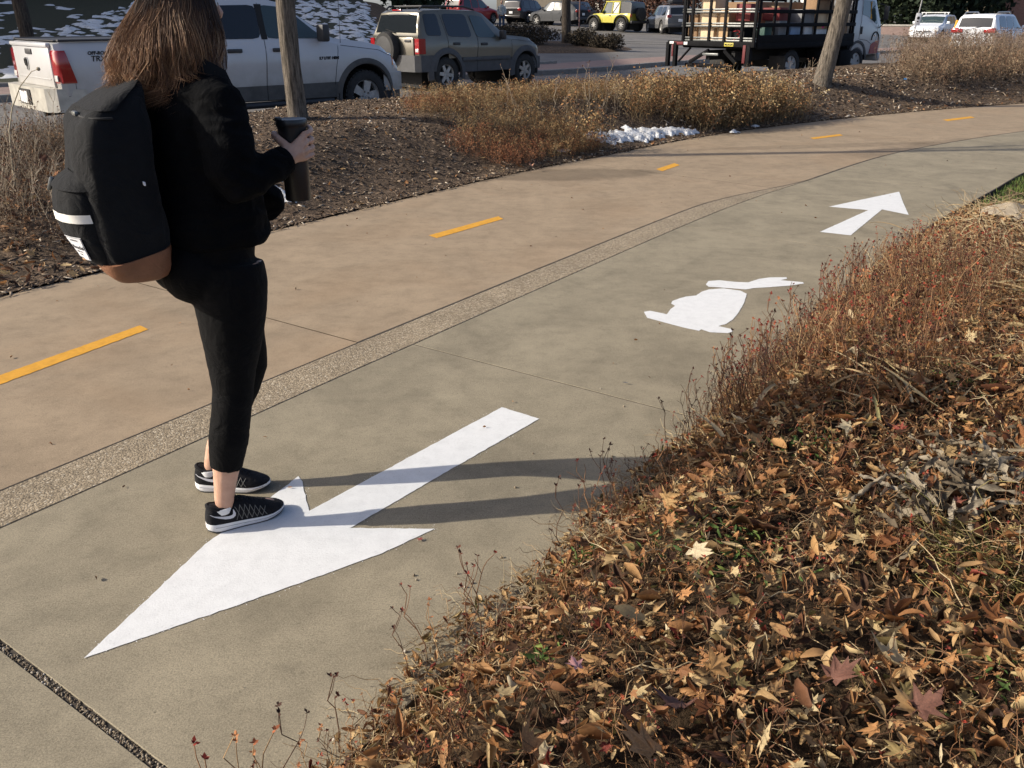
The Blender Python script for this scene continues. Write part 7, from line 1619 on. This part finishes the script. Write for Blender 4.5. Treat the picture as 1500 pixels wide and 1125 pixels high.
for px, py, q, lb in ((778, 259 - 14, .10, 'pale orange leaf at the tan path edge by the mulch'), (796, 228, .13, 'pinkish maple leaf on the mulch left of the snow strip')):
    me = fast_mesh('fallen_leaf', *MAP[5], simple('peach_leaf', (.5, .26, .16), .8), smooth=True); o = tag(link('fallen_leaf', me), lb, 'leaf'); o.location = (*at(px, py, .05), .07); o.rotation_euler = (.2, .2, .3); o.scale = (q, q, q)

# ------------------------------------------------------------------ mulch bed: chips, leaves, dry shrubs
CH = []
for i in range(6):
    rd = random.Random(i); l, w, h = 1.0, rd.uniform(.16, .34), rd.uniform(.05, .12); V = np.array([(a * l * .5 + rd.uniform(-.12, .12), b * w * .5, c * h) for a in (-1, 1) for b in (-1, 1) for c in (0, 1)]); q = [(0, 1, 3, 2), (4, 6, 7, 5), (0, 4, 5, 1), (2, 3, 7, 6), (1, 5, 7, 3)]
    CH.append((V, np.array([t for f in q for t in ((f[0], f[1], f[2]), (f[0], f[2], f[3]))])))
M['chip'] = tintmat('wood_chips', [(0, (.04, .026, .017)), (.4, (.10, .068, .044)), (.7, (.19, .135, .09)), (.87, (.34, .27, .19)), (1, (.52, .45, .36))], var=.3)
def berm_pts(n, s0, s1, t0, t1, pw=1.0, frac=False):
    s = rng.uniform(s0, s1, n); W_ = np.interp(s, BS, BW); t = t0 + (t1 - t0) * rng.random(n) ** pw
    if frac: t = t * (W_ - .25)
    t = np.minimum(t, W_ - .2); x, y = sd2xy(s, D_FAR + t); z = np.array([berm_h(a, b) for a, b in zip(s, t)]); return s, t, np.stack([x, y, z], 1)
n = 17000; s, t, p = berm_pts(n, 0, 10.5, 0.0, 4.5, .9); lens = rng.uniform(.02, .065, n)
scatter('wood_chips', CH, p, euler_mats(rng.normal(0, .35, n), rng.normal(0, .35, n), rng.uniform(0, 6.28, n)), lens, rng.random(n) ** 1.5, M['chip'], label='wood chip mulch around the slim street tree')
n = 7000; s, t, p = berm_pts(n, 10.5, 22, 0.0, 4.0, .8)
scatter('wood_chips', CH, p, euler_mats(rng.normal(0, .35, n), rng.normal(0, .35, n), rng.uniform(0, 6.28, n)), rng.uniform(.04, .11, n), rng.random(n) ** 1.6, M['chip'], label='wood chip mulch around the leaning tree')
n = 3800; s, t, p = berm_pts(n, -6, 3.0, 0.02, 3.6); p[:, 2] += rng.uniform(0, .05, n)
scatter('leaf_litter', OVL + MAP[:5], p, euler_mats(rng.normal(0, .6, n), rng.normal(0, .6, n), rng.uniform(0, 6.28, n)), rng.uniform(.03, .09, n), np.clip(rng.normal(.25, .2, n), 0, 1), M['leaf'], label='dead leaves over the left end of the mulch bed')
n = 900; s, t, p = berm_pts(n, 3.2, 22, 0.02, 3.6, 1.4); p[:, 2] += rng.uniform(0, .03, n)
scatter('leaf_litter', OVL + MAP[:3], p, euler_mats(rng.normal(0, .5, n), rng.normal(0, .5, n), rng.uniform(0, 6.28, n)), rng.uniform(.03, .08, n), np.clip(rng.normal(.35, .2, n), 0, 1), M['leaf'], label='scattered dead leaves on the mulch')
n = 2600; s, t, p = berm_pts(n, -3, 20, -.05, .10); p[:, 2] = np.maximum(p[:, 2], .004)
scatter('edge_chips', CH, p, euler_mats(rng.normal(0, .3, n), rng.normal(0, .3, n), rng.uniform(0, 6.28, n)), rng.uniform(.015, .05, n), rng.random(n) ** 1.4, M['chip'], label='wood chips spilling onto the tan path edge')
# weeds at the left: bare branching stems
def weed(seed, r=.006, H=1.0):
    return stemT(seed, .35, .05, True, 7, r, 4, .022)
M['weed'] = tintmat('dry_weed_stems', [(0, (.16, .12, .08)), (.6, (.30, .24, .17)), (1, (.42, .35, .26))], var=.2, piece=[(0, (.12, .06, .04)), (1, (.28, .16, .10))])
WD = [weed(i + 300) for i in range(10)]
n = 150; pp = []; 
for k in range(n):
    px, py = R_.uniform(-25, 95), R_.uniform(235, 345); x, y = at(px, py, .12); s, d = xy2sd(x, y); pp.append((x, y, berm_h(s, max(.05, d - D_FAR))))
scatter('bare_weeds', WD, np.array(pp), euler_mats(rng.normal(0, .22, n), rng.normal(0, .25, n), rng.uniform(0, 6.28, n)), rng.uniform(.25, .6, n), rng.random(n), M['weed'], label='bare branching weeds at the left frame edge')
x, y = at(28, 300, .12); s, d = xy2sd(x, y)
mb = MB(); q = [Vector((0, 0, 0)), Vector((.02, 0, .25)), Vector((.045, .02, .5)), Vector((.10, .04, .68)), Vector((.20, .05, .85)), Vector((.31, .06, .96)), Vector((.37, .06, .98))]
mb.tube(q, [.006, .006, .0055, .005, .004, .003, .002], 6); mb.box(q[-1], (.03, .03, .03), None, .012); tag(mb.build('tall_weed', simple('weed_stalk', (.36, .30, .2), .8)), 'single tall curved weed stalk in front of the pickup tailgate', 'plant').location = (x, y, berm_h(s, d - D_FAR))
n = 1400; pp = []
for k in range(n):
    px, py = R_.uniform(-40, 120), R_.gauss(225, 16); x, y = at(px, py, .16); s, d = xy2sd(x, y); pp.append((x, y, berm_h(s, max(.05, d - D_FAR))))
scatter('dry_grass', [strawT(i + 400, .7, .005) for i in range(6)], np.array(pp), euler_mats(rng.normal(0, .4, n), rng.normal(0, .4, n), rng.uniform(0, 6.28, n)), rng.uniform(.12, .30, n), rng.uniform(0, .5, n), M['weed'], label='low grey-brown grass along the kerb at the left frame edge')
for px, py, q, ry in ((14, 262, .16, .9), (62, 232, .15, .5), (96, 345, .10, .1), (108, 402, .10, .1), (45, 372, .10, .2), (80, 255, .08, .4), (10, 400, .09, .2)):
    x, y = at(px, py, .2); s, d = xy2sd(x, y); z = berm_h(s, max(.02, d - D_FAR)) + .06; o = link('leaf', LM[px % 10], berm); o.location = (*at(px, py, z + .03), z + .03); o.rotation_euler = (.5, ry, px * .3); o.scale = (q, q, q)
# tan ground shrubs on the crest
LEFTMASS = True
def sprig(seed, leaves=16):
    V, F, K = stemT(seed, .7, .06, False, 5, .006, 3); V, F, K = list(map(tuple, V)), list(map(tuple, F)), list(K); rd = random.Random(seed)
    for k in range(leaves):
        z = rd.uniform(.25, 1.0); b = len(V); c = Vector((-.4 * z + rd.gauss(0, .09), rd.gauss(0, .09), z * .95)); a = Vector((rd.gauss(0, 1), rd.gauss(0, 1), rd.gauss(.4, .6))).normalized() * rd.uniform(.05, .10); w = a.cross(Vector((rd.random(), rd.random(), .2))).normalized() * a.length * .24
        V += [tuple(c), tuple(c + a * .5 + w), tuple(c + a), tuple(c + a * .5 - w)]; F += [(b, b + 1, b + 2), (b, b + 2, b + 3)]; K += [1.0] * 4
    return np.array(V), np.array(F), np.array(K)
M['tan_shrub'] = tintmat('tan_ground_shrub', [(0, (.10, .065, .035)), (.5, (.20, .14, .075)), (1, (.34, .26, .14))], var=.15, piece=[(0, (.14, .06, .03)), (.35, (.24, .125, .052)), (.7, (.31, .20, .09)), (1, (.38, .29, .15))])
M['rust_ground'] = tintmat('rust_ground_shrub', [(0, (.09, .05, .03)), (1, (.2, .12, .07))], var=.15, piece=[(0, (.13, .04, .022)), (.5, (.24, .085, .04)), (1, (.34, .16, .075))])
M['brown_scrub'] = tintmat('brown_scrub', [(0, (.06, .04, .027)), (1, (.17, .12, .08))], var=.15, piece=[(0, (.06, .032, .02)), (.5, (.14, .07, .035)), (1, (.26, .16, .085))])
SPG = [sprig(i) for i in range(12)]
def shrub_mass(name, label, regions, m, h0, h1, tl=(0, 1), T_=SPG):
    P_ = []
    for (px, py, z, rx, ry, n) in regions:
        x0, y0 = at(px, py, z)
        for k in range(n):
            a, r = R_.uniform(0, 6.28), math.sqrt(R_.random()); u, v = r * math.cos(a) * rx, r * math.sin(a) * ry; x, y = x0 + u * .77 - v * .64, y0 + u * .64 + v * .77
            s, d = xy2sd(x, y); t = d - D_FAR; W_ = float(np.interp(s, BS, BW))
            if .12 < t < W_ - .1 and not any(math.hypot(x - q[0], y - q[1]) < q[3] * 1.9 for q in e1): P_.append((x, y, berm_h(s, t)))
    P_ = np.array(P_); n = len(P_); return scatter(name, T_, P_, euler_mats(rng.normal(0, .28, n), rng.normal(.15, .28, n), rng.uniform(0, 6.28, n)), rng.uniform(h0, h1, n), rng.uniform(*tl, n), m, label=label)
shrub_mass('dry_groundcover', 'tan dry groundcover shrubs on the crest of the mulch bed, in front of the khaki SUV', [(700, 170, .44, .9, .55, 420), (790, 172, .46, 1.2, .6, 700), (890, 162, .47, 1.3, .65, 800)], M['tan_shrub'], .13, .25)
shrub_mass('dry_groundcover', 'tallest tan groundcover shrubs on the mulch crest, left of the leaning tree', [(960, 160, .47, 1.3, .8, 900), (1040, 145, .47, 1.5, .9, 1300), (1115, 138, .47, 1.3, .9, 1300), (1135, 165, .40, .8, .7, 500)], M['tan_shrub'], .33, .60)
shrub_mass('dry_groundcover', 'rust red leafy edge of the dry groundcover above the mulch', [(640, 168, .44, .5, .4, 220), (730, 195, .34, .75, .3, 420), (760, 212, .25, .4, .2, 200), (850, 186, .34, .7, .25, 220), (960, 178, .36, 1.0, .3, 300), (1090, 180, .30, 1.2, .4, 480)], M['rust_ground'], .12, .22)
shrub_mass('brown_groundcover', 'low dark brown leafy scrub at the left frame edge behind the backpack', [(-10, 300, .14, .8, .8, 260), (30, 262, .15, .9, .7, 320), (70, 240, .15, .8, .6, 240), (60, 340, .12, .5, .5, 110)], M['brown_scrub'], .14, .30)
shrub_mass('seed_stalks', 'tall pale seed stalks standing out of the dry groundcover before the stake truck', [(1060, 140, .48, 1.8, .5, 26), (900, 150, .48, 2.2, .5, 40), (1165, 128, .46, .4, .3, 7)], M['weed'], .40, .68, (0.2, 1), WD)
shrub_mass('dry_groundcover', 'thin tan groundcover along the back of the mulch crest', [(650, 160, .46, .7, .5, 220), (730, 156, .46, 1.1, .5, 420), (820, 148, .46, 1.3, .5, 480), (910, 141, .46, 1.4, .6, 480)], M['tan_shrub'], .16, .32)
shrub_mass('dry_groundcover', 'scattered wispy groundcover stems along the kerb behind the shrubs', [(660, 160, .35, 1.0, .5, 130)], M['weed'], .12, .26, (0, 1), WD)
# taller wispy shrubs right of the leaning tree
WSP = [stemT(i + 500, .5, .07, True, 6, .0045, 5, .022) for i in range(10)]
def wisp(name, label, n, s0, s1, f0, f1, h0, h1, m, T_):
    s, t, p = berm_pts(n, s0, s1, f0, f1, 1, True); edge_x = np.array([xat(1318 + 60 * n2(b, a, 1.1), b, .5) for a, b in p[:, :2]]); p = p[p[:, 0] > edge_x]; n = len(p); return scatter(name, T_, p, euler_mats(rng.normal(0, .25, n), rng.normal(0, .25, n), rng.uniform(0, 6.28, n)), rng.uniform(h0, h1, n), rng.random(n), m, label=label)
sW = xy2sd(*at(1370, 118, .45))[0]
M['wisp'] = tintmat('wispy_shrub', [(0, (.12, .085, .06)), (.6, (.24, .18, .125)), (1, (.36, .28, .2))], var=.15, piece=[(0, (.10, .06, .045)), (1, (.26, .18, .13))])
M['wisp_tan'] = tintmat('tan_twiggy_shrub', [(0, (.10, .068, .045)), (.5, (.18, .13, .085)), (1, (.28, .21, .14))], var=.15, piece=[(0, (.11, .055, .035)), (.5, (.20, .125, .075)), (1, (.31, .23, .145))])
wisp('wispy_shrubs', 'grey-brown wispy shrubs along the kerb below the white SUV', 2600, sW - 2.5, sW + 9, .3, .95, .45, .85, M['wisp'], WSP)
wisp('wispy_shrubs', 'tan twiggy shrubs at the right frame edge, nearer the tan path', 2600, sW + .2, sW + 9, .18, .62, .28, .55, M['wisp_tan'], SPG)
